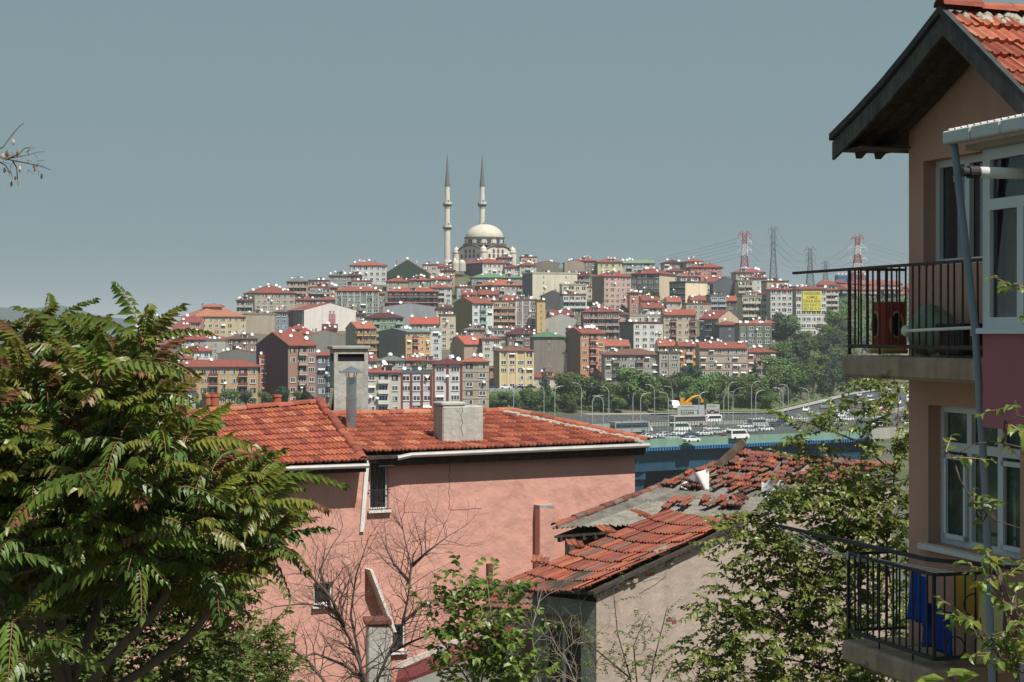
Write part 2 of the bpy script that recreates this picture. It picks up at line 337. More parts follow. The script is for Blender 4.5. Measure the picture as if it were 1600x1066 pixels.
def house(label, x0, xc, x1, yE, yB, front, side, roof, rt='hip', st='w', acc=None, nd=3, th=None, flip=False, pitch=.42, name='apartment_building', Ld=11., group=None, fill=False):
    D = ground_D(xc, yB); B = at(xc, yB, D); H = (yB - yE) / F * D
    two = (xc > x0) if not flip else (xc < x1)
    th = R(th if th is not None else (24 if two else rc.choice((3, 5, 7))))
    c, s = math.cos(th), math.sin(th)
    kx = lambda x: (x - CX) / F
    if not flip:
        a, b = Vector((c, s, 0)), Vector((-s, c, 0)); k = kx(x1); W = (k * D - B.x) / (c - k * s)
        k = kx(x0); L = (B.x - k * D) / (s + k * c) if two else Ld
    else:
        a, b = Vector((-c, s, 0)), Vector((s, c, 0)); k = kx(x0); W = (B.x - k * D) / (c + k * s)
        k = kx(x1); L = (k * D - B.x) / (s - k * c) if two else Ld
    L = clamp(L, 4, 26); W = clamp(W, 2.5, 60)
    t = thing(name, B, label, 'building' if name != 'small_house' else 'house', group)
    Wp = lambda u, v, z: B + a * u + b * v + Vector((0, 0, z))
    fm, sd = wallm(front), (wallm(front) if side in (None, front) else wallm(side, 1.1)); rm = roofm(roof)  # differing side walls coloured lighter to make up for weak ambient light
    h = 0; mb = MB(); z0 = -7.
    mb.poly([Wp(0, 0, z0), Wp(W, 0, z0), Wp(W, 0, H), Wp(0, 0, H)], 0)
    for v0, m in ((0, 1), (W, 1)): mb.poly([Wp(v0, 0, z0), Wp(v0, L, z0), Wp(v0, L, H), Wp(v0, 0, H)], m)
    mb.poly([Wp(0, L, z0), Wp(W, L, z0), Wp(W, L, H), Wp(0, L, H)], 1)
    mb.poly([Wp(0, 0, H - .01), Wp(W, 0, H - .01), Wp(W, L, H - .01), Wp(0, L, H - .01)], 1)
    o = .65; ro = MB()
    if rt == 'gable':
        h = pitch * L / 2; dz = o * pitch
        for u in (0, W): mb.poly([Wp(u, 0, H), Wp(u, L, H), Wp(u, L / 2, H + h)], 1)
        ro.prism([Wp(.02, -o, H - dz), Wp(.02, L / 2, H + h), Wp(.02, L + o, H - dz), Wp(.02, L + o, H - dz + .3), Wp(.02, L / 2, H + h + .3), Wp(.02, -o, H - dz + .3)], a * (W - .04))
    elif rt == 'gabf':
        h = pitch * W / 2; dz = o * pitch
        for v in (0, L): mb.poly([Wp(0, v, H), Wp(W, v, H), Wp(W / 2, v, H + h)], 0)
        ro.prism([Wp(-o, .05, H - dz), Wp(W / 2, .05, H + h), Wp(W + o, .05, H - dz), Wp(W + o, .05, H - dz + .3), Wp(W / 2, .05, H + h + .3), Wp(-o, .05, H - dz + .3)], b * L)
    elif rt == 'hip':
        sp = min(W, L) / 2; h = pitch * sp; e = [Wp(-o, -o, H), Wp(W + o, -o, H), Wp(W + o, L + o, H), Wp(-o, L + o, H)]; up = Vector((0, 0, .22))
        r0, r1 = (Wp(sp, L / 2, H + h), Wp(W - sp + .01, L / 2, H + h)) if W >= L else (Wp(W / 2, sp, H + h), Wp(W / 2, L - sp + .01, H + h))
        E = [p + up for p in e]
        for i in range(4): ro.poly([e[i], e[(i + 1) % 4], E[(i + 1) % 4], E[i]])
        ro.poly(e[::-1])
        if W >= L: fs = ([E[0], E[1], r1, r0], [E[1], E[2], r1], [E[2], E[3], r0, r1], [E[3], E[0], r0])
        else: fs = ([E[0], E[1], r0], [E[1], E[2], r1, r0], [E[2], E[3], r1], [E[3], E[0], r0, r1])
        for f in fs: ro.poly(f)
    else:
        p = .9; h = .3
        ro.par(Wp(-.15, -.15, H + .003), a * (W + .3), b * .3, (0, 0, p)); ro.par(Wp(-.15, .15, H + .003), a * .3, b * (L - .3), (0, 0, p)); ro.par(Wp(W - .15, .15, H + .003), a * .3, b * (L - .3), (0, 0, p)); ro.par(Wp(-.15, L - .15, H + .003), a * (W + .3), b * .3, (0, 0, p))
        ro.par(Wp(.15, .15, H + .003), a * (W - .3), b * (L - .3), (0, 0, .2))
    mb.build('wall', [fm, sd], t)
    rob = ro.build('roof', rm, t)
    n = max(1, round(H / 2.95)); fh = H / n; bw = 2.9 if st != 'o' else 2.35
    def mtx(p, ax, out, wd, hh): return Matrix(((ax.x * wd, out.x, 0, p.x), (ax.y * wd, out.y, 0, p.y), (0, 0, hh, p.z), (0, 0, 0, 1)))
    def face(orig, ax, out, Wd, st, seed):
        rr = random.Random(seed); nb = max(1, int(Wd / bw))
        if st == 'n': return
        if st == 's': nb = max(1, nb // 3)
        cell = Wd / nb; bal = set()
        if st in ('b', 'B'): bal = {i for i in range(nb) if (i % 3 == 1 or st == 'B') and nb > 1} or {0}
        if st == 'p':
            for i in range(nb + 1):
                x = clamp(i * cell, .35, Wd - .35); q = orig + ax * (x - .3)
                MB().par(q + Vector((0, 0, -1)), ax * .6, out * .3, (0, 0, H + .9)).build('pilaster', wallm(acc), t)
        for fl in range(n):
            z = fl * fh
            for i in range(nb):
                p = orig + ax * ((i + .5) * cell) + Vector((0, 0, z)) + out * .004
                if i in bal:
                    put('window', UW['open' if rr.random() < .6 else 'triple'], t, mtx(p + Vector((0, 0, .3)), ax, out, cell * .8, fh * .74))
                    if fl or n < 3:
                        m = acc or front
                        if m not in BALC: BALC[m] = balcony_mesh(wallm(m))
                        put('balcony', BALC[m], t, mtx(p + Vector((0, 0, .02)), ax, out, cell * .92, 1.05))
                    continue
                k = rr.random(); kind = 'plain' if k < .45 else 'curtain' if k < .72 else 'triple' if k < .9 else 'open'
                wd = min(cell * (.86 if st in ('o', 'p') else .55), 2.1); hh = fh * (.5 if st != 'o' else .58)
                if st == 's': wd, hh, kind = .8, .9, 'plain'
                if kind == 'triple': wd *= 1.15
                if rr.random() < .06 and st != 'o': continue
                put('window', UW[kind], t, mtx(p + Vector((0, 0, fh * .28)), ax, out, wd, hh))
                if rr.random() < (.4 if 'awning' in label else .05) and st not in ('s', 'o'): put('awning', AWN, t, mtx(p + Vector((0, 0, fh * .28 + hh)), ax, out, wd * 1.15, 1))
    face(B, a, -b, W, st, hash(label) & 0 or int(xc * 7 + yE))
    if two and side == front and st not in ('n',): face(B, b, -a, L, 'w', int(x0 * 5 + yE))
    if acc and st == 'w':                    # painted string courses between the storeys
        for fl in range(1, n + 1):
            MB().par(Wp(0, 0, fl * fh - .22), a * W, -b * .14, (0, 0, .3)).build('string_course', wallm(acc), t)
    for i in range(int(nd * .8 + .5)):
        u = rc.uniform(.06, .94) * W; v = rc.uniform(.05, .55) * L
        if rt == 'gable': z = H + h * (1 - abs(v - L / 2) / (L / 2))
        elif rt == 'gabf': z = H + h * (1 - abs(u - W / 2) / (W / 2))
        elif rt == 'hip': z = H + pitch * min(u, W - u, v, L - v)
        else: z = H + .3
        put('satellite_dish', rc.choice(DM), t, loc=Wp(u, v, z + .25), rz=rc.uniform(-.25, .25))
    if rt == 'hip' and W > 7 and rc.random() < .55: put('dormer', DORM, t, loc=Wp(rc.uniform(.25, .75) * W, 2.2, H + .5), rz=(th if not flip else -th))
    if rt == 'flat' and rc.random() < .8: put('dormer', DORM, t, loc=Wp(rc.uniform(.3, .7) * W, rc.uniform(.4, .6) * L, H + .6), rz=th)
    if rc.random() < .35: put('water_tank', TANK, t, loc=Wp(rc.uniform(.2, .8) * W, .5 * L, H + h * .8))
    if st != 'n':
        for i in range((nd + 1) // 3):       # dishes bolted to the facade
            put('satellite_dish', DM[2], t, loc=Wp(rc.uniform(.08, .92) * W, -.75, rc.uniform(.3, .95) * H - 1), rz=rc.uniform(-.3, .3))
    if rt != 'flat' and rc.random() < .75:
        for i in range(rc.choice((1, 1, 2))):
            u, v = rc.uniform(.25, .75) * W, rc.uniform(.4, .6) * L; put('chimney', CH, t, loc=Wp(u, v, H + h * .85), rz=th)
    PLACED.append((min(x0, xc), x1, yE - h * F / D, yB, D, label)); return t, Wp, W, L, H
RD, OR, MA, GR, GY, BRN = 'a4503f', 'c5694a', '6f3236', '5f8a62', '7d7b76', '8a5a48'
# label, x0, corner, x1, eave row, base row, front, side, roof, roof type, facade style, accent, dishes (+ options)
T = [
 ('small white block with a dull red roof right behind the left tree', 232, 232, 300, 611, 652, 'd5d0c6', None, RD, 'hip', 'b', 'a9a39a', 3, {}),
 ('long tan four-storey block with brick-red balconies and a wide red hipped roof', 264, 264, 403, 574, 633, 'c9a877', None, RD, 'hip', 'b', '8d4038', 4, {'th': 4}),
 ('coral red block with pink columns, between the tan block and the maroon gable', 405, 405, 451, 559, 630, 'c8554c', None, 'b85a48', 'flat', 'p', 'd9a79b', 7, {}),
 ('brown and beige six-storey block with a bare maroon side gable', 382, 450, 494, 540, 633, 'a9806e', '5e3340', RD, 'gable', 'b', 'b59b85', 5, {'th': 30, 'pitch': .3}),
 ('narrow dark grey block squeezed beside the rough concrete shaft', 494, 494, 528, 556, 636, '6f747c', None, RD, 'hip', 'b', '8d949b', 3, {}),
 ('white block with broad balcony bands and a brown right bay', 572, 572, 626, 583, 648, 'cfc6b6', None, RD, 'hip', 'b', 'e0dcd2', 5, {}),
 ('white block with dark red stripes behind the tall poplar', 626, 626, 676, 584, 646, 'd6d6d3', None, '6d7e86', 'flat', 'p', '8b3f3f', 3, {'th': 3}),
 ('white block with dark red stripes and a maroon hipped roof', 676, 676, 723, 570, 644, 'd9d8d4', None, MA, 'hip', 'p', '8b3f3f', 3, {'th': 3}),
 ('greyish beige block with wide windows, right of the red-striped white block', 723, 723, 764, 566, 636, 'b5a692', None, OR, 'hip', 'w', 'c9bda9', 3, {}),
 ('cream tower with a brown centre strip standing above three parked cars', 771, 780, 834, 549, 609, 'dcc290', 'a8875f', BRN, 'hip', 'p', 'e3cf9f', 2, {'th': 14}),
 ('grey-brown block with tiny windows under a green hipped roof', 834, 834, 882, 527, 602, '8d857b', None, GR, 'hip', 's', None, 3, {}),
 ('pale narrow block with a green awning roof beside the grey-brown block', 881, 881, 908, 551, 601, 'c9bda6', None, '66805f', 'hip', 'w', None, 4, {}),
 ('tall orange block with a brick-red stair strip and brown gable side', 884, 907, 945, 521, 606, 'd08a58', '80695c', RD, 'gable', 'b', 'a0503f', 9, {'th': 28, 'pitch': .35}),
 ('long grey five-storey block with lilac piers above the trees', 945, 945, 1030, 555, 612, 'a49d98', None, BRN, 'hip', 'b', '8c6a68', 4, {'th': 4}),
 ('grey ribbed block joined to the right end of the long grey block', 1030, 1030, 1062, 553, 612, 'a8a195', None, '6b625e', 'flat', 'p', 'b8b1a4', 3, {}),
 ('small orange house with a white window band, left of the white-awning block', 1060, 1060, 1094, 541, 580, 'd2924f', None, RD, 'gable', 'b', 'e6c9b0', 4, {'pitch': .3}),
 ('pale beige block with white awnings and a glazed top floor above the trees', 1093, 1093, 1168, 544, 590, 'b9aa9c', None, RD, 'gable', 'w', 'a78478', 5, {'th': 3, 'pitch': .4}),
 ('low pinkish block with white awnings at the right end of the bottom row', 1168, 1168, 1213, 551, 588, 'b08f82', None, RD, 'hip', 'b', 'b5766a', 5, {}),
 # second row
 ('small white house with a red roof and big dishes above the tan block', 283, 283, 328, 549, 572, 'd8d5d0', None, 'b54f3f', 'hip', 'w', None, 5, {'name': 'small_house'}),
 ('grey timber house with a red hipped roof just behind the left tree', 248, 248, 300, 561, 592, '77706b', None, RD, 'hip', 'b', '8a827c', 2, {'name': 'small_house'}),
 ('small grey-white house with one square window, left of a grey gable', 322, 322, 352, 533, 562, 'b9b5aa', None, GY, 'flat', 's', None, 4, {'name': 'small_house'}),
 ('low house with a dark grey gable above the tan block', 340, 340, 402, 553, 574, '7b7872', None, '8f5348', 'gabf', 'n', None, 6, {'name': 'small_house', 'pitch': .2}),
 ('low house with a long bright red roof below the yellow school', 279, 279, 353, 531, 552, 'a9a7a6', None, 'b0473c', 'hip', 'b', 'c2c0bd', 4, {'name': 'small_house'}),
 ('low brown-roofed house below the cream retaining wall', 352, 352, 402, 530, 550, '96776a', None, '7c5a50', 'hip', 'b', '8d6f66', 5, {'name': 'small_house'}),
 ('yellowish school with a broad orange hipped roof and raised centre', 267, 303, 384, 495, 524, 'cdb78c', 'b0a488', 'c07552', 'hip', 'w', None, 0, {'th': 22, 'pitch': .5}),
 ('beige windowless wall building right of the yellow school', 383, 383, 429, 492, 520, 'b7aa95', None, 'a39a88', 'flat', 'n', None, 1, {}),
 ('beige block on the skyline covered in dishes, left of the white gable', 378, 398, 461, 458, 494, 'b3a796', 'cfc3a4', RD, 'hip', 'w', None, 12, {'th': 20}),
 ('small blue-grey house wedged left of the white gable', 428, 428, 450, 488, 516, '8293a8', None, BRN, 'hip', 'w', None, 1, {'name': 'small_house'}),
 ('big white gable wall with a pink window strip and a striped left side', 450, 475, 556, 485, 520, 'e6dcd6', '8d5a5e', RD, 'gabf', 'n', None, 0, {'th': 26, 'pitch': .26}),
 ('house with a plain bright red hipped roof below the white gable', 441, 441, 491, 522, 542, '9c8f85', None, 'b3403a', 'hip', 'w', None, 2, {'name': 'small_house', 'pitch': .7}),
 ('grey cement gable with one tall mast behind the concrete shaft', 474, 474, 540, 526, 556, '8c8a82', None, 'a8503f', 'gabf', 'n', None, 3, {'pitch': .3}),
 ('ochre yellow balconied house just above the concrete shaft', 540, 556, 588, 513, 572, 'c08f3f', '8f8a80', OR, 'gable', 'B', 'b5813a', 2, {'th': 26}),
 ('light green block with a maroon hipped roof and green eaves', 570, 570, 630, 497, 556, '7fa585', None, MA, 'hip', 'b', '8fb795', 3, {'th': 4}),
 ('orange block with red balconies and a huge bare grey side wall', 592, 634, 673, 519, 572, 'd9a85c', '86817c', '8a9a98', 'gable', 'b', 'b4513f', 4, {'th': 34, 'pitch': .12}),
 ('narrow white block attached to the orange block with red balconies', 673, 673, 690, 516, 562, 'd9dcdc', None, 'd2d2ce', 'flat', 'w', None, 3, {}),
 ('cream block left of the tall olive blank wall', 688, 688, 712, 494, 546, 'd6c8aa', None, BRN, 'flat', 'w', None, 2, {}),
 ('white house with an orange-red lean roof above the grey side wall', 640, 640, 690, 506, 528, 'd4d2cf', None, 'c8513a', 'gable', 'b', 'e2e0dc', 2, {'pitch': .5, 'name': 'small_house'}),
 ('white and green block with a tall blank olive side wall', 708, 738, 771, 474, 528, 'd5dcda', '82784f', RD, 'gable', 'b', '7fae93', 2, {'th': 30, 'pitch': .3}),
 ('peach balconied block right of the white and green block', 770, 770, 806, 472, 524, 'd3a577', None, BRN, 'flat', 'B', 'c58a60', 5, {}),
 ('pale grey block with tall white-framed window grid in mid hill', 805, 805, 839, 470, 520, '93898a', None, '7a6a68', 'flat', 'p', 'd8d4cf', 3, {}),
 ('narrow yellow block beside the pale grey blank gable', 839, 839, 852, 472, 528, 'dcb878', None, BRN, 'flat', 's', None, 1, {}),
 ('pale grey blank gable wall right of the narrow yellow block', 852, 852, 901, 499, 526, 'b4b2ac', None, RD, 'gabf', 'n', None, 5, {'pitch': .35}),
 ('house with a dark maroon double roof above the cream tower', 793, 793, 842, 523, 552, '84605c', None, MA, 'hip', 'b', '8e8d8c', 6, {'pitch': .6, 'name': 'small_house'}),
 ('white house with tall windows left of the cream tower', 754, 754, 783, 530, 572, 'd6d1c6', None, RD, 'hip', 'w', None, 3, {}),
 ('pinkish house with a bare side, left of the tall-windowed white house', 704, 725, 756, 538, 572, 'b59a88', 'ab917f', 'c65a3c', 'gable', 's', None, 4, {'name': 'small_house'}),
 ('blue-grey attic wall with a tall dark door and red roof', 598, 598, 682, 480, 508, '9aa0a6', None, 'a1483f', 'gabf', 'n', None, 3, {'pitch': .14}),
 # third row
 ('grey-green columned block with a red hipped roof below the white skyline block', 524, 524, 592, 455, 500, '7e9080', None, 'b3553f', 'hip', 'p', 'b9c0b4', 4, {'th': 3}),
 ('house with an orange-red roof and a long maroon balcony', 606, 606, 685, 456, 482, '6a4048', None, 'bb5740', 'hip', 'B', '6d3238', 3, {}),
 ('white house right of the long maroon balcony', 673, 673, 706, 450, 474, 'cfcfca', None, 'a84e43', 'hip', 'b', None, 4, {'name': 'small_house'}),
 ('leftmost of three red-roofed houses below the dark green gable', 604, 604, 638, 440, 456, 'b0a190', None, 'ad4d3f', 'hip', 'w', None, 3, {'name': 'small_house'}),
 ('middle of three red-roofed houses below the dark green gable', 639, 639, 672, 438, 456, 'a89b8a', None, 'b5523f', 'hip', 'w', None, 6, {'name': 'small_house'}),
 ('rightmost of three red-roofed houses below the dark green gable', 673, 673, 706, 437, 454, 'b3a898', None, 'a94a3e', 'hip', 'w', None, 7, {'name': 'small_house'}),
 ('white block with an orange-red roof, left end of the upper skyline', 548, 548, 604, 415, 441, 'd0d3cf', None, 'bd5e46', 'hip', 'w', None, 5, {}),
 ('dark green gable wall with one dark window on the skyline', 601, 601, 672, 428, 444, '2f4a38', None, 'c05a40', 'gabf', 'n', None, 3, {'pitch': .62, 'th': 3}),
 ('purple-grey and white house with a red roof in front of the mosque', 719, 754, 791, 411, 438, 'd3cfca', '6a5a64', 'a9493c', 'hip', 'w', None, 4, {'th': 26, 'pitch': .4}),
 ('low house under a wide pale green metal roof below the mosque', 737, 737, 816, 434, 447, '9aa09a', None, '6d9470', 'hip', 'b', None, 5, {'name': 'small_house'}),
 ('house with a wide orange roof and dishes below the green metal roof', 742, 770, 816, 446, 464, 'b4b0aa', '7d7570', 'c1633f', 'hip', 'b', None, 5, {'th': 24, 'name': 'small_house'}),
 ('white house with a dark red roof just right of the purple-grey one', 789, 789, 813, 418, 436, 'd0ccc8', None, '95403c', 'hip', 'w', None, 3, {'name': 'small_house'}),
 ('white house with red roof and a row of dishes right of the mosque', 812, 812, 838, 415, 436, 'cbc9c2', None, '9c4037', 'hip', 'b', None, 7, {'name': 'small_house'}),
 ('olive-grey cement gable on the skyline above the cream building', 836, 836, 874, 412, 432, '85806f', None, 'a3483c', 'gabf', 'n', None, 2, {'pitch': .2}),
 ('large cream building with big dark windows and a slate side wall', 816, 832, 902, 428, 478, 'ddd5bb', '6b6f74', 'c8c2aa', 'flat', 's', None, 4, {'th': 18}),
 ('cream lower wing at the right of the large cream building', 878, 878, 917, 446, 484, 'd6cfb6', None, 'bcc0a8', 'flat', 'b', None, 3, {}),
 ('beige half gable on the skyline above the cream building', 882, 882, 913, 411, 434, 'a79a89', None, RD, 'gabf', 'n', None, 2, {'pitch': .3}),
 ('skyline house with a bright red roof right of the beige half gable', 897, 897, 932, 408, 428, '8f8078', None, 'b04b3e', 'hip', 'w', None, 5, {'name': 'small_house'}),
 ('pale yellow skyline house with a terrace and red roof', 934, 934, 972, 410, 430, 'd5cb94', None, 'a84a3c', 'hip', 'w', None, 5, {'name': 'small_house'}),
 ('house with white upper floors, pink lower floors and an olive side', 925, 944, 986, 432, 484, 'd9a596', '7f7463', 'a8433c', 'hip', 'w', 'd6d3d0', 5, {'th': 24}),
 ('wide low building with a pale green roof on the right skyline', 970, 970, 1024, 411, 428, 'b3b7b0', None, '86a988', 'gable', 'b', None, 6, {'pitch': .3}),
 ('dark grey block with a cream right side and red hipped roof', 986, 1030, 1060, 428, 470, '6c6a70', 'cbbb9f', 'a84b40', 'hip', 'w', None, 6, {'flip': True, 'th': 24}),
 ('block with a big blank cream gable and a dark glazed left side', 1046, 1071, 1105, 442, 480, '4d5557', 'dcc9a8', '6f6a62', 'flat', 'o', None, 2, {'flip': True, 'th': 52}),
 ('salmon pink house with a red roof on the right skyline', 1079, 1079, 1129, 418, 440, 'd1806d', None, 'b5503f', 'hip', 'b', None, 3, {}),
 ('slate grey windowless gable below the right skyline', 1114, 1114, 1154, 444, 474, '656a71', None, '5d5d60', 'gabf', 'n', None, 1, {'pitch': .55, 'th': 3}),
 ('cream balconied house beside the slate grey gable', 1153, 1153, 1176, 440, 476, 'c9bd9f', None, '97897a', 'flat', 'B', None, 2, {}),
 ('white house with red roof below the leftmost pylon', 1172, 1172, 1198, 435, 462, 'd6d6d2', None, 'a44a42', 'hip', 's', None, 5, {'name': 'small_house'}),
 ('house with a long pale red roof under the striped pylon', 1150, 1150, 1196, 426, 444, 'b2a898', None, 'a55146', 'hip', 'w', None, 8, {'name': 'small_house'}),
 ('white office block with window bands, left of the bannered office', 1197, 1204, 1238, 453, 508, 'd8d3cd', 'a89f98', 'a84540', 'hip', 'o', None, 4, {'th': 10}),
 ('white six-storey office block carrying the yellow banner', 1238, 1244, 1291, 452, 526, 'ded8d0', '9a928c', 'a84540', 'hip', 'o', None, 1, {'th': 8}),
 ('white balconied block peeking out right of the bannered office', 1288, 1288, 1310, 453, 496, 'd2cfc9', None, 'b5654f', 'hip', 'B', 'd9c3bd', 4, {}),
 ('cream block with long balconies left of the white offices', 1160, 1160, 1199, 464, 506, 'd0c8a6', None, '9a9a88', 'flat', 'B', 'd9d2b2', 3, {}),
 ('dark house with an orange roof between balconied blocks', 1134, 1134, 1161, 470, 494, '6d625a', None, 'b8583d', 'gable', 'w', None, 2, {'name': 'small_house'}),
 ('blue-grey house with laundry on its balconies in the upper right', 1110, 1110, 1135, 463, 496, '8c97a3', None, '7d7b78', 'flat', 'B', 'aeb6bd', 3, {'name': 'small_house'}),
 ('small beige flat-roofed house below the blank cream gable', 1072, 1072, 1111, 476, 500, 'b9ad98', None, '96614f', 'flat', 'w', None, 4, {'name': 'small_house'}),
 ('grey house with a beige gable side and sloping red roof', 1093, 1123, 1154, 498, 536, '75757a', 'bda88b', 'a14a40', 'gable', 'b', None, 2, {'flip': True, 'th': 38}),
 ('dark slate house under a small red roof beside the grey house', 1124, 1124, 1156, 508, 540, '5d6266', None, 'a04c40', 'hip', 's', None, 1, {'name': 'small_house'}),
 ('green-grey ribbed block with a white and red top floor', 1155, 1155, 1206, 508, 562, '7f8a7b', None, 'b4665a', 'flat', 'p', '6d7a70', 8, {}),
 ('white four-storey block with dark red eaves and few windows', 968, 990, 1036, 506, 556, 'd5d4cd', '6d6560', '7b4540', 'flat', 'w', None, 5, {'th': 20}),
 ('beige block with red and white glazed balconies on its left', 1037, 1037, 1088, 492, 548, 'cdb698', None, 'b3553f', 'gable', 'b', '8a443f', 3, {'pitch': .4}),
 ('house with a maroon roof and brown timber balcony in mid hill', 911, 911, 968, 488, 530, '8d6a62', None, '98423d', 'hip', 'B', 'b59086', 6, {}),
 ('dark slate gable roof house left of the timber balcony', 848, 848, 882, 462, 484, '5d5c60', None, '58575c', 'gabf', 'n', None, 0, {'pitch': .45}),
 ('white house with glazed balconies between two dark gables', 880, 880, 916, 462, 492, 'd2d3cf', None, 'a55049', 'flat', 'B', 'dcdcd8', 4, {'name': 'small_house'}),
 ('small pink house beside the round tree in mid hill', 984, 984, 998, 458, 490, 'c88a7c', None, 'a34a44', 'hip', 'w', None, 2, {'name': 'small_house'}),
 ('flat-roofed white house with chimneys above the white four-storey block', 984, 984, 1036, 494, 516, 'd0c6ae', None, 'b9b4a6', 'flat', 'w', None, 5, {'name': 'small_house'}),
 ('low red-roofed kiosk with a yellow canopy right of the cream tower', 834, 834, 878, 590, 606, 'd8cdb4', None, 'b0503f', 'hip', 'w', None, 1, {'name': 'small_house'}),
]
for r in T:
    house(*r[:13], **r[13])
INFO = {p[5]: p for p in PLACED}
# small houses filling the lanes between the blocks
WC = ['c9bfae', 'd5d0c8', 'b3a595', 'a89d94', 'd0b48c', '9c9894', 'c7a58e', 'b9b7b2', 'd8cfae', '8f8680', 'c2937c', 'a7b0a4']
RC = [RD, 'b0523f', 'a34a3e', MA, 'b96045', '9a5546', '8c463f', GY]
CN = {'c9bfae': 'beige', 'd5d0c8': 'white', 'b3a595': 'taupe', 'a89d94': 'grey-beige', 'd0b48c': 'sand', '9c9894': 'grey', 'c7a58e': 'peach', 'b9b7b2': 'pale grey', 'd8cfae': 'cream', '8f8680': 'dark grey', 'c2937c': 'salmon', 'a7b0a4': 'grey-green'}
fills = []
tries = [(x + rc.uniform(-8, 8), y) for y in (600, 588, 574, 560, 548, 536, 524, 512, 500, 488, 478, 468, 458, 449, 441, 434, 428) for x in range(225, 1330, 15)]
for x, y in tries:
    yc = interp(x, CREST, 1)
    if y < yc + 2 or (x > 1205 and y > 470) or (y > 560 and x > 1062): continue
    D = ground_D(x, y); wpx = rc.uniform(26, 44) * 760 / D; st = rc.choice((2, 2, 3)); H = st * 3 * F / D
    bx = (x - wpx / 2, x + wpx / 2, y - H - 2.6 * F / D, y); ok = True
    for (a0, a1, t0, b0, DD, lb) in PLACED:
        ov = max(0, min(bx[1], a1) - max(bx[0], a0))
        if DD > D - 4:                       # stands behind: keep its upper part in view
            vis = t0 + (b0 - t0) * .74; oy = max(0, min(bx[3], vis) - max(bx[2], t0))
            if ov * oy > .13 * (a1 - a0) * (vis - t0): ok = False; break
        if abs(DD - D) < 11 and ov > 3: ok = False; break
    if not ok: continue
    # mostly hidden by something in front?
    hid = sum(max(0, min(bx[1], a1) - max(bx[0], a0)) * max(0, min(bx[3], b0) - max(bx[2], t0)) for (a0, a1, t0, b0, DD, lb) in PLACED if DD < D)
    if hid > .8 * (bx[1] - bx[0]) * (bx[3] - bx[2]): continue
    wc = rc.choice(WC); r0 = rc.choice(RC)
    e = house('x', bx[0], bx[0], bx[1], y - H, y, wc, None, r0, rc.choice(('hip', 'hip', 'gable', 'hip', 'flat')), rc.choice(('w', 'b', 'B', 'w')), None, rc.choice((2, 3, 4, 5)), name='small_house', group='small houses between the blocks on the hill')
    fills.append((e[0], wc, bx))
for o, wc, bx in fills:                      # label each by its colour and its nearest described neighbour
    best = min((p for p in PLACED if p[5] in INFO), key=lambda p: abs((p[0] + p[1]) / 2 - (bx[0] + bx[1]) / 2) + 1.3 * abs(p[3] - bx[3]))
    o['_n'] = best[5]
cnt = {}
for o, wc, bx in fills:
    k = (CN[wc]); cnt.setdefault(k, []).append((bx[0], o))
ORD = ['first', 'second', 'third', 'fourth', 'fifth', 'sixth', 'seventh', 'eighth', 'ninth', 'tenth', 'eleventh', 'twelfth', 'thirteenth', 'fourteenth', 'fifteenth', 'sixteenth', 'seventeenth', 'eighteenth', 'nineteenth', 'twentieth']
for k, l in cnt.items():
    l.sort(key=lambda e: e[0])
    for i, (x, o) in enumerate(l):
        o['label'] = f'small {k} house tucked between the hillside blocks, {ORD[i]} {k} one from the left'
        del o['_n']
# extra features of single buildings
def feat(lbl): return [o for o in COL.objects if o.get('label') == lbl][0]
BANNER = feat('white six-storey office block carrying the yellow banner')
# yellow banner, hung on the facade
Db = WL[BANNER.name].y; th = R(8); ax = Vector((math.cos(th), math.sin(th), 0)); out = Vector((math.sin(th), -math.cos(th), 0))
b0 = WL[BANNER.name]; sx = Db / F
bo = b0 + ax * ((1254 - 1244) * sx) + Vector((0, 0, (526 - 486) * sx)) + out * .35
bn = thing('banner', bo, 'large yellow for-rent banner hung on the white office block', 'banner')
bw, bh = 30.5 * sx, 31 * sx
MB().par(bo, ax * bw, out * .04, (0, 0, bh)).build('cloth', mat('banner_yellow', hx('d9cf55', .95), .7, .06, .3), bn)
txt = mat('banner_ink', (.10, .11, .06), .8, 0)
for i, s_ in enumerate(('SAHİBİNDEN', 'KOMPLE', 'KİRALIK BİNA', '0532 518 67 73', '0537 302 91 74')):
    cu = bpy.data.curves.new('lettering', 'FONT'); cu.body = s_; cu.size = bh * .2; cu.align_x = 'CENTER'; cu.offset = .02; cu.materials.append(txt); cu.extrude = .01
    o = bpy.data.objects.new('lettering', cu); COL.objects.link(o); o.parent = bn
    o.location = ax * bw / 2 + out * .07 + Vector((0, 0, bh * (.82 - .195 * i))); o.rotation_euler = (R(90), 0, th)
    wd = {0: .84, 1: .56, 2: .9, 3: .9, 4: .9}[i] * bw; bpy.context.view_layer.update(); o.scale.x = wd / max(o.dimensions.x, .1)
    me = bpy.data.meshes.new_from_object(o.evaluated_get(bpy.context.evaluated_depsgraph_get())); o2 = bpy.data.objects.new('lettering', me); COL.objects.link(o2); o2.parent = bn
    o2.location = o.location; o2.rotation_euler = o.rotation_euler; o2.scale = o.scale; bpy.data.objects.remove(o); bpy.data.curves.remove(cu)
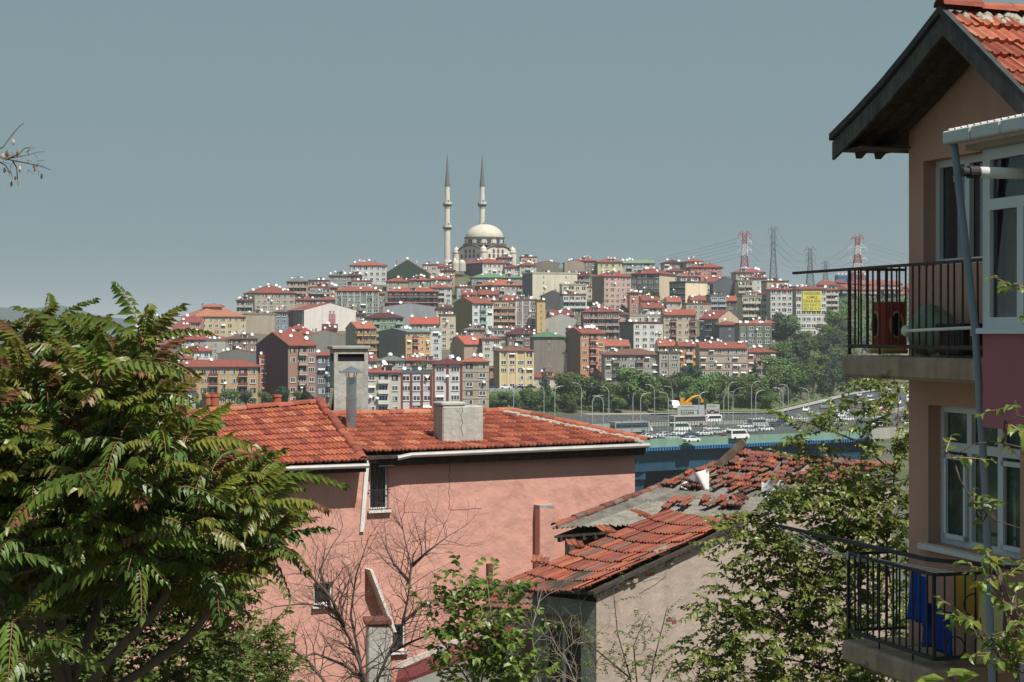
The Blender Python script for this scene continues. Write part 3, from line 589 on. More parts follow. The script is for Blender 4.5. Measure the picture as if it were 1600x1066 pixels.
# school cupola
p = INFO['yellowish school with a broad orange hipped roof and raised centre']; D = p[4]; o = feat(p[5])
q = at(333, 487, D + 12); q0 = q.copy(); m = MB()
m.par(q0 + Vector((-4.2, -2.5, -1.5)), (8.4, 0, 0), (0, 6, 0), (0, 0, 3.6)); m.build('raised_centre', wallm('b08468'), o)
m = MB(); zz = q0.z + 2.1
m.prism([(q0.x - 5, q0.y - 3.2, zz), (q0.x + 5, q0.y - 3.2, zz), (q0.x + 3, q0.y, zz + 1.3), (q0.x - 3, q0.y, zz + 1.3)], (0, .01, 0)); m.poly([(q0.x - 5, q0.y - 3.2, zz), (q0.x + 5, q0.y - 3.2, zz), (q0.x + 3, q0.y + .5, zz + 1.3), (q0.x - 3, q0.y + .5, zz + 1.3)]); m.poly([(q0.x - 5, q0.y + 4.2, zz), (q0.x + 5, q0.y + 4.2, zz), (q0.x + 3, q0.y + .5, zz + 1.3), (q0.x - 3, q0.y + .5, zz + 1.3)])
m.build('cupola_roof', roofm('b8694c'), o)
# pink window strip on the big white gable
o = feat('big white gable wall with a pink window strip and a striped left side'); b0 = WL[o.name]; th = R(26); ax = Vector((math.cos(th), math.sin(th), 0)); out = Vector((math.sin(th), -math.cos(th), 0)); sx = b0.y / F
q = b0 + ax * (37 * sx / math.cos(th)) + out * .01
MB().par(q + Vector((0, 0, 1)), ax * 3.2, out * .12, (0, 0, 26 * sx)).build('window_strip', wallm('c8696f'), o)
for zz in (3.2, 6.6, 9):
    for uu in (.7, 2.4):
        put('window', UW['plain'], o, Matrix(((ax.x * .8, out.x, 0, (q + ax * uu + out * .13).x), (ax.y * .8, out.y, 0, (q + ax * uu + out * .13).y), (0, 0, 1.3, q.z + zz), (0, 0, 0, 1))))
bb = Vector((-math.sin(th), math.cos(th), 0))
for i in range(7): MB().par(b0 + bb * (1.2 + i * 2.0) - ax * .3 + Vector((0, 0, 1)), bb * .7, ax * .28, (0, 0, 34 * sx)).build('pilaster', wallm('b8b0b4'), o)
# big dark windows of the cream building
# far red-roofed quarter beyond the right shoulder of the hill
k = 0; far = []
for D in (1180, 1250, 1330, 1420, 1520):
    for px in range(1296, 1450, 15):
        x = px + rc.uniform(-5, 5); X = (x - CX) / F * D; z = zg(X, D); B = Vector((X, D, z)); W_, L_, H_ = rc.uniform(9, 16), 10, rc.choice((6, 9, 9, 12))
        t = thing('distant_house', B, 'x', 'house', 'distant red-roofed houses beyond the right shoulder of the hill'); far.append((x, D, t))
        MB().par(B + Vector((-W_ / 2, 0, -6)), (W_, 0, 0), (0, L_, 0), (0, 0, H_ + 6)).build('wall', wallm(rc.choice(('b9a79c', 'c9bfb3', 'a58d84', 'b8908a'))), t)
        m = MB(); e = [B + Vector((sx_ * (W_ / 2 + .7), L_ / 2 + sy_ * (L_ / 2 + .7), H_)) for sx_, sy_ in ((-1, -1), (1, -1), (1, 1), (-1, 1))]; r0, r1 = B + Vector((-W_ / 4, L_ / 2, H_ + 3)), B + Vector((W_ / 4, L_ / 2, H_ + 3))
        for f in ([e[0], e[1], r1, r0], [e[1], e[2], r1], [e[2], e[3], r0, r1], [e[3], e[0], r0]): m.poly(f)
        m.build('roof', roofm(rc.choice(('a4503f', 'a85a50', '9a4a48'))), t)
        for i in range(3): put('window', UW['curtain'], t, Matrix(((1.4, 0, 0, X - W_ / 2 + W_ * (i + .5) / 3), (0, -1, 0, D - .01), (0, 0, 1.5, z + H_ - 2.4), (0, 0, 0, 1))))
far.sort(key=lambda e: (e[1], e[0]))
dn = {1180: 'nearest', 1250: 'second', 1330: 'third', 1420: 'fourth', 1520: 'farthest'}; c_ = {}
for x, D, t in far:
    c_[D] = c_.get(D, 0) + 1
    t['label'] = f'small distant house in the {dn[D]} row behind the upper railing, {ORD[c_[D] - 1]} from the left'
# long blue building on the far ridge
q = at(1309, 462, 1450); t = thing('blue_warehouse', q, 'long blue box building on the ridge right of the bannered office', 'warehouse')
MB().par(q + Vector((0, 0, -8)), (24, 3, 0), (0, 14, 0), (0, 0, 24)).build('wall', mat('far_blue', hx('2f6a94', .8), .6, .12, .1), t)
m = MB(); m.par(q + Vector((0, 0, 16)), (24, 3, 0), (0, 14, 0), (0, 0, .7)); m.build('roof', STEEL, t)
for i in range(8): MB().par(q + Vector((i * 3.1, -.1 + i * .39, 16.7)), (1.5, .19, 0), (0, .4, 0), (0, 0, 1.6)).build('roof_letter_block', WHITE, t)
# ================================================================ mosque, pylons
STONE = mat('mosque_stone', hx('dcd6c8', .92), .85, .12, .25, streak=.15)
LEAD = mat('lead_grey', hx('6e7274', .85), .6, .12, .5)
DOMEM = mat('dome_pale_lead', hx('cfc9ba', .88), .7, .1, .3, streak=.12)
DK = mat('mosque_dark_trim', hx('6f685c', .8), .85, .1, 1)
Dm = 1040.; u = Dm / F
mc = at(757, 416, Dm); mc.z = zg(mc.x, Dm) - 1
mos = thing('mosque', mc, 'pale stone mosque with a large dome crowning the hill', 'mosque')
hz = lambda y: (HY - y) / F * Dm               # height of a photo row at the mosque
def minaret(px, label, D):
    k = D / F; z = lambda y: (HY - y) * k
    q = at(px, 418, D); t = thing('minaret', q, label, 'minaret', 'twin minarets of the hilltop mosque')
    r = 4.3 * k; pr = [(r * 1.35, z(424)), (r * 1.35, z(410)), (r * 1.1, z(405)), (r * 1.04, z(361))]
    def seg(prof, name, m, n=14): MB().lathe((q.x, q.y, 0), prof, n).build(name, m, t, smooth=False)
    seg(pr, 'shaft', STONE); seg([(r * .96, z(352)), (r * .93, z(326))], 'shaft', STONE); seg([(r * .9, z(316)), (r * .86, z(291))], 'shaft', STONE)
    for y in (356, 320):
        seg([(r * 1.0, z(y + 6)), (r * 1.25, z(y + 3)), (r * 1.62, z(y)), (r * 1.66, z(y - 4)), (r * 1.55, z(y - 4)), (r * 1.5, z(y - .6)), (r * .9, z(y - .6)), (r * .92, z(y - 5))], 'gallery', STONE)
        MB().lathe((q.x, q.y, 0), [(r * 1.27, z(y + 3.2)), (r * 1.66, z(y + .3)), (r * 1.7, z(y - .6))], 14).build('corbel', DK, t)
        MB().bx(q.x + r * .2, q.x + r * .6, q.y - r * 1.02, q.y - r * .7, z(y - 1), z(y - 7)).build('door', FARDARK, t)
    seg([(r * 1.02, z(291)), (r * 1.02, z(289)), (r * .92, z(289)), (r * .45, z(264)), (r * .12, z(243)), (.02, z(240))], 'spire', LEAD)
    MB().lathe((q.x, q.y, 0), [(.05, z(243)), (.28, z(241)), (.05, z(239.6)), (.16, z(238.6)), (.03, z(237))], 8).build('finial', mat('gilt', (.5, .38, .15), .4, metal=.8), t)
minaret(699, 'left minaret, standing clear of the dome', 1036)
minaret(753.5, 'right minaret, rising behind the dome', 1064)
def lz(prof, name, m, n=32, sm_=False, c=(757, 0)):
    q = at(c[0], 0, Dm); MB().lathe((q.x, q.y + 0, 0), [(r * u, hz(y)) for r, y in prof], n).build(name, m, mos, smooth=sm_)
lz([(29.5 * math.cos(a), 371.5 - 21 * math.sin(a)) for a in [i * math.pi / 2 / 12 for i in range(12)]] + [(.3, 350.5)], 'dome', DOMEM, 40, True)
lz([(.3, 352), (.8, 350), (.35, 348), (.6, 347), (.1, 344)], 'finial', MATS['gilt'], 8)
lz([(32, 373.2), (32, 371.4), (29.5, 371.4)], 'cornice', DK, 40)
lz([(30, 382), (30, 373.2)], 'drum', STONE, 32)
for i in range(24):
    a = 2 * math.pi * i / 24; q = at(757, 0, Dm); d = Vector((math.cos(a), math.sin(a), 0)); x = Vector((-d.y, d.x, 0))
    m = MB(); m.par(Vector((q.x, q.y, hz(381))) + d * 29.8 * u - x * 1.1, x * 2.2, d * .5, (0, 0, 5.4 * u)); m.build('drum_window', FARGLASS if i % 2 else STONE, mos)
lz([(34, 385), (34, 382), (30, 382)], 'cornice', DK, 32)
# square hall turned 45 degrees so that two arched gables face the viewer
q = at(757, 0, Dm); hw = 31 * u
for k in range(4):
    a = R(-90 + 44 + 90 * k); d = Vector((math.cos(a), math.sin(a), 0)); x = Vector((-d.y, d.x, 0)); base = Vector((q.x, q.y, 0)) + d * hw
    pts = [base - x * hw + Vector((0, 0, hz(424))), base + x * hw + Vector((0, 0, hz(424))), base + x * hw + Vector((0, 0, hz(401)))]
    N = 12
    for i in range(N + 1):
        f = i / N; s = math.cos(math.pi * f); pts.append(base + x * hw * .96 * s + Vector((0, 0, lerp(hz(401), hz(385), math.sin(math.pi * f) ** .8))))
    pts.append(base - x * hw + Vector((0, 0, hz(401))))
    MB().prism(pts, -d * 2).build('arched_wall', STONE, mos)
    ar = MB(); P = [base + d * .1 + x * hw * .97 * math.cos(math.pi * i / 16) + Vector((0, 0, lerp(hz(401), hz(384.4), math.sin(math.pi * i / 16) ** .8))) for i in range(17)]
    ar.tube(P, .55, 5); ar.build('arch_band', DK, mos)
    for r_, (zz, n_) in enumerate(((404, 5), (396.5, 3))):
        for i in range(n_):
            xx = (i - (n_ - 1) / 2) * hw * .3; m = MB(); w_ = .75; zb = hz(zz); pts = [base + x * (xx - w_) + Vector((0, 0, zb)), base + x * (xx + w_) + Vector((0, 0, zb)), base + x * (xx + w_) + Vector((0, 0, zb + 1.5))] + [base + x * (xx + w_ * math.cos(math.pi * j / 6)) + Vector((0, 0, zb + 1.5 + w_ * math.sin(math.pi * j / 6))) for j in range(1, 6)] + [base + x * (xx - w_) + Vector((0, 0, zb + 1.5))]
            m.prism(pts, d * .12); m.build('arched_window', FARGLASS, mos)
    c_ = Vector((q.x, q.y, 0)) + d * hw + x * hw
    MB().lathe((c_.x, c_.y, 0), [(2.2, hz(424)), (2.2, hz(396)), (2.5, hz(395.5)), (2.5, hz(394)), (1.9, hz(394)), (1.7, hz(390)), (1.1, hz(388)), (.3, hz(386.5)), (.05, hz(384))], 12).build('corner_turret', STONE, mos)
    m = MB(); m.prism([Vector((q.x, q.y, 0)) + d * hw * .98 + x * hw * .9 * s + Vector((0, 0, hz(400))) for s in (-1, 1)] + [Vector((q.x, q.y, hz(384))) + d * 6 + x * 4, Vector((q.x, q.y, hz(384))) + d * 6 - x * 4], (0, 0, .3)); m.build('shoulder_roof', LEAD, mos)
# porch domes to the left
for px, yy in ((712, 409), (722, 411)):
    c_ = at(px, 0, 1020); k = 1020 / F
    MB().lathe((c_.x, c_.y, 0), [(6 * k, (HY - 424) * k), (6 * k, (HY - 412) * k)] + [(5.6 * k * math.cos(i * .26), (HY - 412 + 6 * math.sin(i * .26)) * k) for i in range(7)], 20).build('porch_dome', DOMEM, mos)
# ---------------------------------------------------------------- lattice pylons with their wires
RED, PYG = mat('pylon_red', hx('b0585c', .8), .6, .05), mat('pylon_grey', hx('7f8a92', .8), .6, .05)
PYW = mat('pylon_white', hx('dadada', .9), .6, .05)
def pylon(px, ytop, D, label, wd, red, arms):
    k = D / F; q = at(px, 0, D); zt = (HY - ytop) * k; zb = zg(q.x, D) - 1; H = zt - zb; q.z = zb
    t = thing('power_pylon', q, label, 'pylon', 'lattice pylons on the right skyline'); ns = 14; up = Vector((0, 0, 1))
    hwid = lambda z: lerp(wd * 1.6, wd * .42, clamp((z - zb) / H * 1.25)) * k / 2
    zs = [zb + H * (i / ns) for i in range(ns + 1)]; tips = []
    for i in range(ns):
        m = MB(); z0, z1 = zs[i], zs[i + 1]; h0, h1 = hwid(z0), hwid(z1); c4 = ((-1, -1), (1, -1), (1, 1), (-1, 1))
        for (sx, sy), (tx, ty) in zip(c4, c4[1:] + c4[:1]):
            A, B_ = q.copy(), q.copy(); A = Vector((q.x + sx * h0, q.y + sy * h0, z0)); Bq = Vector((q.x + sx * h1, q.y + sy * h1, z1)); C_ = Vector((q.x + tx * h1, q.y + ty * h1, z1)); D_ = Vector((q.x + tx * h0, q.y + ty * h0, z0))
            m.bar(A, Bq, .55); m.bar(A, C_, .34); m.bar(D_, Bq, .34); m.bar(Bq, C_, .34)
        m.build('lattice_section', (RED if (ns - i) % 4 in (1, 2) else PYW) if red else PYG, t)
    for y_, ln in arms:
        z = (HY - y_) * k
        m = MB()
        for s in (-1, 1):
            tip = Vector((q.x + s * ln * k, q.y, z)); h = hwid(z)
            for dy in (-h, h): m.bar(Vector((q.x + s * h, q.y + dy, z)), tip, .42); m.bar(Vector((q.x + s * h, q.y + dy, z + 3.2)), tip, .34)
            m.bar(tip, tip - Vector((0, 0, 3)), .3); tips.append(tip - Vector((0, 0, 3)))
        m.build('cross_arm', RED if red and y_ < ytop + 8 else PYW if red else PYG, t)
    return tips
tp = [pylon(1163.5, 364, 1500, 'red and white lattice pylon, leftmost on the right skyline', 15, True, ((367, 10), (378, 11), (391, 11))),
      pylon(1208.5, 356, 1650, 'slim grey lattice pylon, second from the left on the skyline', 11, False, ((359, 8), (372, 6), (384, 6))),
      pylon(1266, 388, 1700, 'grey lattice pylon just above the bannered office', 11, False, ((390, 9), (400, 8), (409, 8))),
      pylon(1290, 408, 1950, 'small grey lattice pylon right of the bannered office', 9, False, ((412, 7), (420, 7))),
      pylon(1340, 370, 1400, 'red and white lattice pylon beside the upper balcony railing', 15, True, ((373, 10), (387, 14), (404, 14)))]
WIRE = mat('wire_grey', (.12, .13, .14), .6, 0)
def wire(a, b, sag, r, name, label, group=None):
    P = [a.lerp(b, i / 12) - Vector((0, 0, sag * 4 * (i / 12) * (1 - i / 12))) for i in range(13)]
    o = MB().tube(P, r, 3).build(name, WIRE); return tag(o, label, 'cable', group)
gw = 'power lines between the skyline pylons'
for i, (A, B_) in enumerate(((tp[0], tp[1]), (tp[1], tp[2]), (tp[2], tp[4]))):
    for j in range(0, 6, 1):
        wire(A[j], B_[j], 9, .10, 'power_line', ('thin power line slung between the two leftmost pylons', 'thin power line slung between the second and third pylons', 'thin power line slung between the office pylon and the balcony pylon')[i], gw)
for j in range(6): wire(tp[4][j], tp[4][j] + Vector((160, -200, -40)), 8, .10, 'power_line', 'power line running down right from the striped pylon by the balcony', 'power lines right of the balcony pylon')
for j in range(6): wire(tp[0][j], tp[0][j] + Vector((-260, 300, -28)), 10, .10, 'power_line', 'faint power line leaving the leftmost pylon to the left', 'power lines left of the leftmost pylon')
# ================================================================ trees of the green belt, lamp posts, signs, traffic
rv = random.Random(5)
def leafy(name, lobes, n, size, mats, seed, trunk_h, tr=.25, squash=.8, bark=None):
    """crown mesh of many small leaf clumps spread through lobes (x, y, z, r), and a trunk mesh with limbs"""
    r = random.Random(seed); mb = MB(); tot = sum(l[3] ** 2 for l in lobes)
    for (x, y, z, rad) in lobes:
        for i in range(int(n * rad * rad / tot)):
            while True:
                d = Vector((r.uniform(-1, 1), r.uniform(-1, 1), r.uniform(-1, 1)))
                if .05 < d.length < 1: break
            q = d.normalized() * (d.length ** .35) * rad * r.uniform(.78, 1.1); c = Vector((x, y, z)) + Vector((q.x, q.y, q.z * squash))
            nn = (d.normalized() + Vector((r.uniform(-.9, .9), r.uniform(-.9, .9), r.uniform(-.4, 1.1)))).normalized()
            a = nn.orthogonal().normalized(); a.rotate(Matrix.Rotation(r.uniform(0, 6.3), 3, nn)); b = nn.cross(a); s = size * r.uniform(.55, 1.25)
            mb.poly([c - a * s, c + b * s * .55 - a * s * .1, c + a * s, c - b * s * .6 + a * s * .15], 0 if r.random() < .6 else 1)
    cm = mb.mesh('crown', mats); t = MB(); top = max(l[2] for l in lobes)
    t.tube([(0, 0, -1.2), (.05, 0, trunk_h * .5), (-.05, .1, trunk_h), (0, 0, top * .85)], [tr * 1.3, tr, tr * .8, tr * .2], 6)
    for (x, y, z, rad) in lobes[:7]: t.tube([(0, 0, trunk_h * .8), (x * .5, y * .5, lerp(trunk_h, z, .55)), (x, y, z)], [tr * .55, tr * .35, tr * .1], 4)
    return cm, t.mesh('trunk', bark or BARK)
BARK = mat('bark', (.10, .075, .055), .95, .3, 3, bump=.02)
GRA = [mat('leaf_far_a', (.075, .125, .035), .75, .2, .2, rnd=.3, hue=.02, trans=.15), mat('leaf_far_b', (.125, .185, .05), .75, .2, .2, rnd=.3, hue=.02, trans=.15)]
DRK = [mat('leaf_dark_a', (.035, .065, .034), .8, .2, .2, rnd=.25), mat('leaf_dark_b', (.052, .088, .042), .8, .2, .2, rnd=.25)]
def lob(seed, n, spread, z0, z1, r0, r1):
    r = random.Random(seed); return [(r.uniform(-spread, spread), r.uniform(-spread, spread), r.uniform(z0, z1), r.uniform(r0, r1)) for _ in range(n)]
TREES = {'broad': [leafy('t', [(0, 0, 7, 3)] + lob(s, 9, 3.0, 3.6, 9, 1.4, 2.5), 1500, .42, GRA, s, 2.6) for s in (1, 2, 3, 4)],
         'dark': [leafy('t', [(0, 0, 6.5, 2.8)] + lob(s, 8, 2.6, 3.2, 8.5, 1.3, 2.2), 1400, .4, DRK, s, 2.4) for s in (11, 12)],
         'pine': [leafy('t', [(rv.uniform(-.3, .3), rv.uniform(-.3, .3), 2 + i * 1.15, 2.3 - i * .22) for i in range(9)], 1300, .36, DRK, s, 1.6) for s in (21, 22)],
         'poplar': [leafy('t', [(rv.uniform(-.4, .4), rv.uniform(-.3, .3), 2 + i * 1.3, 1.5 + .5 * math.sin(i * .5)) for i in range(9)], 1500, .36, [GRA[0], DRK[1]], 31, 1.6)]}
NT = {'broad': ('broadleaf_tree', 'tree'), 'dark': ('broadleaf_tree', 'tree'), 'pine': ('conifer_tree', 'tree'), 'poplar': ('poplar_tree', 'tree')}
tlist = []
def far_tree(kind, px, y, hpx, label=None, group='trees of the green belt between city and highway', D=None):
    D = D or ground_hit(px, y); X = (px - CX) / F * D; z = zg(X, D); hm = 1.12 * hpx / F * D
    cm, tm = rv.choice(TREES[kind]); s = hm / 10.5
    t = thing(NT[kind][0], (X, D, z), label or 'x', 'tree', group); rz = rv.uniform(0, 6.28); t.rotation_euler = (0, 0, rz); t.scale = (s * rv.uniform(.95, 1.2), s * rv.uniform(.95, 1.2), s)
    for nm, me in (('crown', cm), ('trunk', tm)):
        o = bpy.data.objects.new(nm, me); COL.objects.link(o); o.parent = t
    if not label: tlist.append((kind, px, y, t))
# belt, from the photograph: dense between columns 835 and 1345
for px, y, h, k in [(851, 632, 46, 'pine'), (884, 640, 52, 'broad'), (905, 636, 50, 'broad'), (925, 640, 46, 'dark'), (946, 642, 44, 'broad'), (968, 640, 40, 'broad'), (985, 640, 58, 'broad'), (1003, 640, 52, 'broad'), (1024, 640, 40, 'broad'), (1045, 638, 44, 'broad'), (1060, 626, 48, 'dark'), (1082, 622, 56, 'dark'), (1086, 642, 46, 'broad'),
                    (1108, 634, 46, 'broad'), (1126, 632, 44, 'broad'), (1146, 630, 40, 'dark'), (1160, 636, 44, 'broad'), (1180, 628, 52, 'pine'), (1172, 640, 40, 'broad'), (1196, 636, 44, 'broad'), (1215, 630, 54, 'broad'), (1234, 622, 48, 'broad'), (1252, 628, 46, 'dark'), (1270, 620, 50, 'broad'), (1288, 630, 52, 'pine'), (1302, 624, 44, 'dark'), (1318, 616, 46, 'dark'), (1336, 612, 38, 'dark'), (1352, 616, 32, 'broad'), (1376, 604, 30, 'dark'),
                    (1216, 606, 46, 'broad'), (1238, 602, 48, 'dark'), (1258, 600, 50, 'pine'), (1276, 596, 46, 'broad'), (1296, 592, 44, 'dark'), (1316, 588, 44, 'broad'), (1222, 580, 44, 'broad'), (1244, 574, 42, 'dark'), (1264, 570, 44, 'broad'), (1284, 566, 40, 'dark'), (1304, 562, 44, 'dark'), (1324, 560, 38, 'broad'), (1226, 548, 54, 'dark'), (1220, 530, 44, 'dark'), (1236, 536, 40, 'broad'), (1304, 530, 46, 'broad'), (1318, 540, 40, 'dark'), (1296, 545, 36, 'broad'), (1334, 552, 36, 'dark'), (1262, 546, 26, 'broad'), (1278, 544, 22, 'dark'), (1248, 548, 24, 'broad'),
                    (785, 640, 26, 'broad'), (802, 642, 22, 'dark'), (822, 640, 28, 'broad'), (838, 644, 30, 'broad'), (770, 644, 24, 'broad'), (860, 646, 26, 'broad'), (1000, 648, 26, 'broad'), (940, 648, 28, 'dark'), (1040, 648, 26, 'broad'), (1130, 648, 28, 'dark'), (895, 650, 24, 'broad'), (970, 650, 24, 'broad'), (1100, 650, 22, 'broad'), (1200, 650, 24, 'broad'), (1232, 644, 24, 'dark'),
                    (358, 644, 34, 'broad'), (385, 642, 30, 'dark'), (318, 650, 30, 'pine'), (302, 648, 44, 'pine'), (270, 652, 44, 'pine'), (415, 640, 26, 'broad'), (440, 638, 32, 'dark'), (470, 640, 24, 'broad'), (625, 650, 18, 'broad'), (685, 648, 26, 'broad'), (700, 650, 22, 'dark'), (1405, 600, 34, 'dark'), (1430, 604, 36, 'broad')]:
    far_tree(k, px, y, h)
far_tree('poplar', 660, 642, 50, 'tall narrow poplar in front of the red-striped white block', None)
far_tree('broad', 1018, 484, 30, 'round bright green tree standing alone among the mid-hill houses', None)
far_tree('broad', 577, 494, 34, 'leafy tree beside the grey-green columned block', None)
for kind, nm in (('broad', 'light green leafy tree'), ('dark', 'dark green leafy tree'), ('pine', 'dark pointed conifer')):
    l = sorted([e for e in tlist if e[0] == kind], key=lambda e: e[1])
    for i, e in enumerate(l):
        side = 'behind the pink house roof' if e[1] < 760 else 'in the green belt'; sub = [q for q in l if (q[1] < 760) == (e[1] < 760)]; j = sub.index(e)
        ordn = (ORD + ['twenty-first', 'twenty-second', 'twenty-third', 'twenty-fourth', 'twenty-fifth', 'twenty-sixth', 'twenty-seventh', 'twenty-eighth', 'twenty-ninth', 'thirtieth'] + [f'thirty-{o}' for o in ORD[:9]] + ['fortieth'] + [f'forty-{o}' for o in ORD[:9]])[j]
        e[3]['label'] = f'{nm} {side}, {ordn} of its kind from the left'
# undergrowth that closes the belt: nobody could count it
mb = MB(); ru = random.Random(3)
for i in range(16000):
    px = ru.uniform(760, 1420); y = ru.uniform(545 if px > 1206 else 616, 652)
    if px > 1225 and y > 650 - (px - 1225) * .22: continue
    D = ground_hit(px, y); X = (px - CX) / F * D
    if D < interp(X, FAR_EDGE) + 16: continue
    c = Vector((X, D, zg(X, D) + ru.uniform(0, 2.4) * (.6 + .4 * math.sin(px * .31) * math.sin(y * .5)))); nn = Vector((ru.uniform(-1, 1), ru.uniform(-1, .3), ru.uniform(.1, 1))).normalized(); a = nn.orthogonal().normalized(); b = nn.cross(a); s = ru.uniform(.25, .6)
    mb.poly([c - a * s, c + b * s, c + a * s, c - b * s], int(ru.random() < .5))
tag(mb.build('undergrowth', GRA), 'low green undergrowth below the trees of the belt', 'undergrowth', kind='stuff')
# wooded slope beyond the right shoulder of the hill: far off, reads as one mass
mb = MB()
for i in range(17000):
    px = ru.uniform(1285, 1680); D = ru.uniform(860, 1400); X = (px - CX) / F * D
    if D < interp(X, FAR_EDGE) + 30: continue
    b_ = math.sin(X * .11) * math.sin(D * .07) * 2.5 + 3.2
    c = Vector((X, D, zg(X, D) + ru.uniform(0, 1) * max(b_, 1))); nn = Vector((ru.uniform(-1, 1), ru.uniform(-1, .3), ru.uniform(.1, 1))).normalized(); a = nn.orthogonal().normalized(); b = nn.cross(a); s = ru.uniform(.7, 1.5)
    mb.poly([c - a * s, c + b * s, c + a * s, c - b * s], int(ru.random() < .4))
tag(mb.build('distant_wood', [DRK[1], GRA[0]]), 'distant wooded slope seen through the upper balcony railing', 'wood', kind='stuff')
# ---------------------------------------------------------------- street lamps
LP = mat('lamp_post_grey', (.45, .46, .46), .5, .08, 2, metal=.3)
def lamp_meshes():
    p = MB(); p.tube([(0, 0, -.5), (0, 0, 8.2), (-.25, 0, 9.1), (-.9, 0, 9.8), (-2.0, 0, 10.1)], [.13, .1, .085, .07, .06], 6)
    h = MB(); h.par((-2.9, -.17, 10.02), (.95, 0, .06), (0, .34, 0), (0, 0, .16)); h.par((-2.8, -.12, 9.97), (.7, 0, .05), (0, .24, 0), (0, 0, .05), 1)
    return p.mesh('post', LP), h.mesh('lamp_head', [LP, DISH])
PM, HM = lamp_meshes()
lamps = [(805, 0.93), (849, .95), (868, .97), (908, .95), (926, .4), (943, .4), (952, .96), (990, .42), (1002, .5), (1023, .97), (1044, .42), (1052, .97), (1092, .5), (1130, .45), (1138, .97), (1146, .5), (1174, .97), (1181, .45), (1223, .5), (1232, .97), (1263, .6)]
def on_road(px, uu):                        # where the column px crosses the road at fraction uu of its width
    best = None
    for i in range(900):
        p = road_point(i * .01, uu); e = abs(CX + F * p.x / p.y - px)
        if best is None or e < best[0]: best = (e, p, i * .01)
    return best[1], best[2]
for i, (px, uu) in enumerate(sorted(lamps)):
    p, t_ = on_road(px, uu); d = (road_point(t_ + .05, uu) - p); p.z = ZR
    t = thing('street_lamp', p, f'tall grey curved-arm street lamp on the highway, {ORD[i] if i < 20 else "rightmost"} from the left' if i < 20 else 'tall grey curved-arm street lamp on the highway, rightmost of all', 'lamp', 'street lamps along the highway')
    t.rotation_euler = (0, 0, rv.choice((0, 3.14)) + rv.uniform(-.5, .5)); t.scale = (1, 1, rv.uniform(.88, 1.05))
    for nm, me in (('post', PM), ('lamp_head', HM)):
        o = bpy.data.objects.new(nm, me); COL.objects.link(o); o.parent = t
# ---------------------------------------------------------------- highway sign boards
SGN = mat('sign_back_grey', hx('b3b6b5', .9), .6, .05, .5); SG = mat('sign_green', hx('1f7a68', .85), .5, .05); SB = mat('sign_brown', hx('4a2a2c', .9), .5, .05)
def signboard(px0, px1, y0, y1, D, label, green):
    q = at(px0, y1, D); wd = (px1 - px0) / F * D; hh = (y1 - y0) / F * D
    t = thing('highway_sign', (q.x, q.y, ZR), label, 'sign')
    MB().bx(q.x, q.x + wd, D, D + .25, q.z, q.z + hh).build('board', SGN, t, bev=.03)
    for fx in (.12, .88): MB().tube([(q.x + wd * fx, D + .4, ZR - .5), (q.x + wd * fx, D + .4, q.z + hh * .9)], .18, 6).build('post', LP, t)
    MB().bx(q.x + wd * (.13 if green else .08), q.x + wd * (.78 if green else .94), D - .04, D - .002, q.z + hh * (.22 if green else .28), q.z + hh * (.58 if green else .55)).build('panel', SG if green else SB, t)
    m = MB()
    rows = ((.16, .62, .44, .51), (.16, .42, .3, .36), (.62, .74, .26, .54)) if green else ((.12, .3, .44, .52), (.36, .56, .32, .4), (.62, .9, .44, .52))
    for a, b, c, d in rows:
        k = 7 if b - a > .2 else 3
        for i in range(k): x = lerp(a, b, i / k); m.bx(q.x + wd * x, q.x + wd * (x + (b - a) / k * .62), D - .06, D - .041, q.z + hh * c, q.z + hh * d)
    m.build('lettering', WHITE, t)
    if green: MB().bx(q.x + wd * .45, q.x + wd * .55, D - .06, D - .042, q.z + hh * .22, q.z + hh * .34).build('route_shield', mat('sign_red', hx('c8624f'), .5), t)
    m = MB(); m.bx(q.x + wd * .14, q.x + wd * (.6 if green else .7), D - .03, D - .002, q.z + hh * .84, q.z + hh * .88); m.build('top_line', mat('sign_dark_text', (.12, .12, .12), .7), t)
signboard(1058.5, 1100.5, 633, 652, 520, 'large grey highway sign board with a green direction panel', True)
signboard(1103.5, 1124.5, 632, 651.5, 522, 'smaller grey highway sign board with a dark brown panel', False)
signboard(1148, 1164, 589, 599, 640, 'small blank grey billboard standing among the belt trees', False)
# ---------------------------------------------------------------- vehicles
TYRE = mat('tyre', (.025, .025, .025), .8, .1); CG = mat('car_glass', (.03, .04, .05), .08, .05, spec=.7)
def car_profile(kind):
    if kind == 'car': return 4.3, 1.76, [(-2.15, .35), (-2.15, .8), (-1.95, .98), (-1.35, 1.0), (-.75, 1.42), (.55, 1.45), (1.25, 1.0), (2.0, .84), (2.15, .6), (2.15, .35)], ((-1.25, 1.04), (-.74, 1.38), (.5, 1.4), (1.1, 1.04))
    if kind == 'van': return 5.6, 2.0, [(-2.8, .4), (-2.8, 2.35), (-2.6, 2.5), (1.3, 2.5), (1.75, 2.3), (2.3, 1.35), (2.75, 1.15), (2.8, .4)], ((-2.5, 1.45), (-2.5, 2.2), (1.35, 2.2), (2.05, 1.42))
    return 10.5, 2.5, [(-5.2, .5), (-5.2, 3.1), (-5.0, 3.25), (4.8, 3.25), (5.15, 2.9), (5.25, 1.2), (5.25, .5)], ((-4.9, 1.6), (-4.9, 2.8), (4.7, 2.8), (4.9, 1.6))
VM = {}
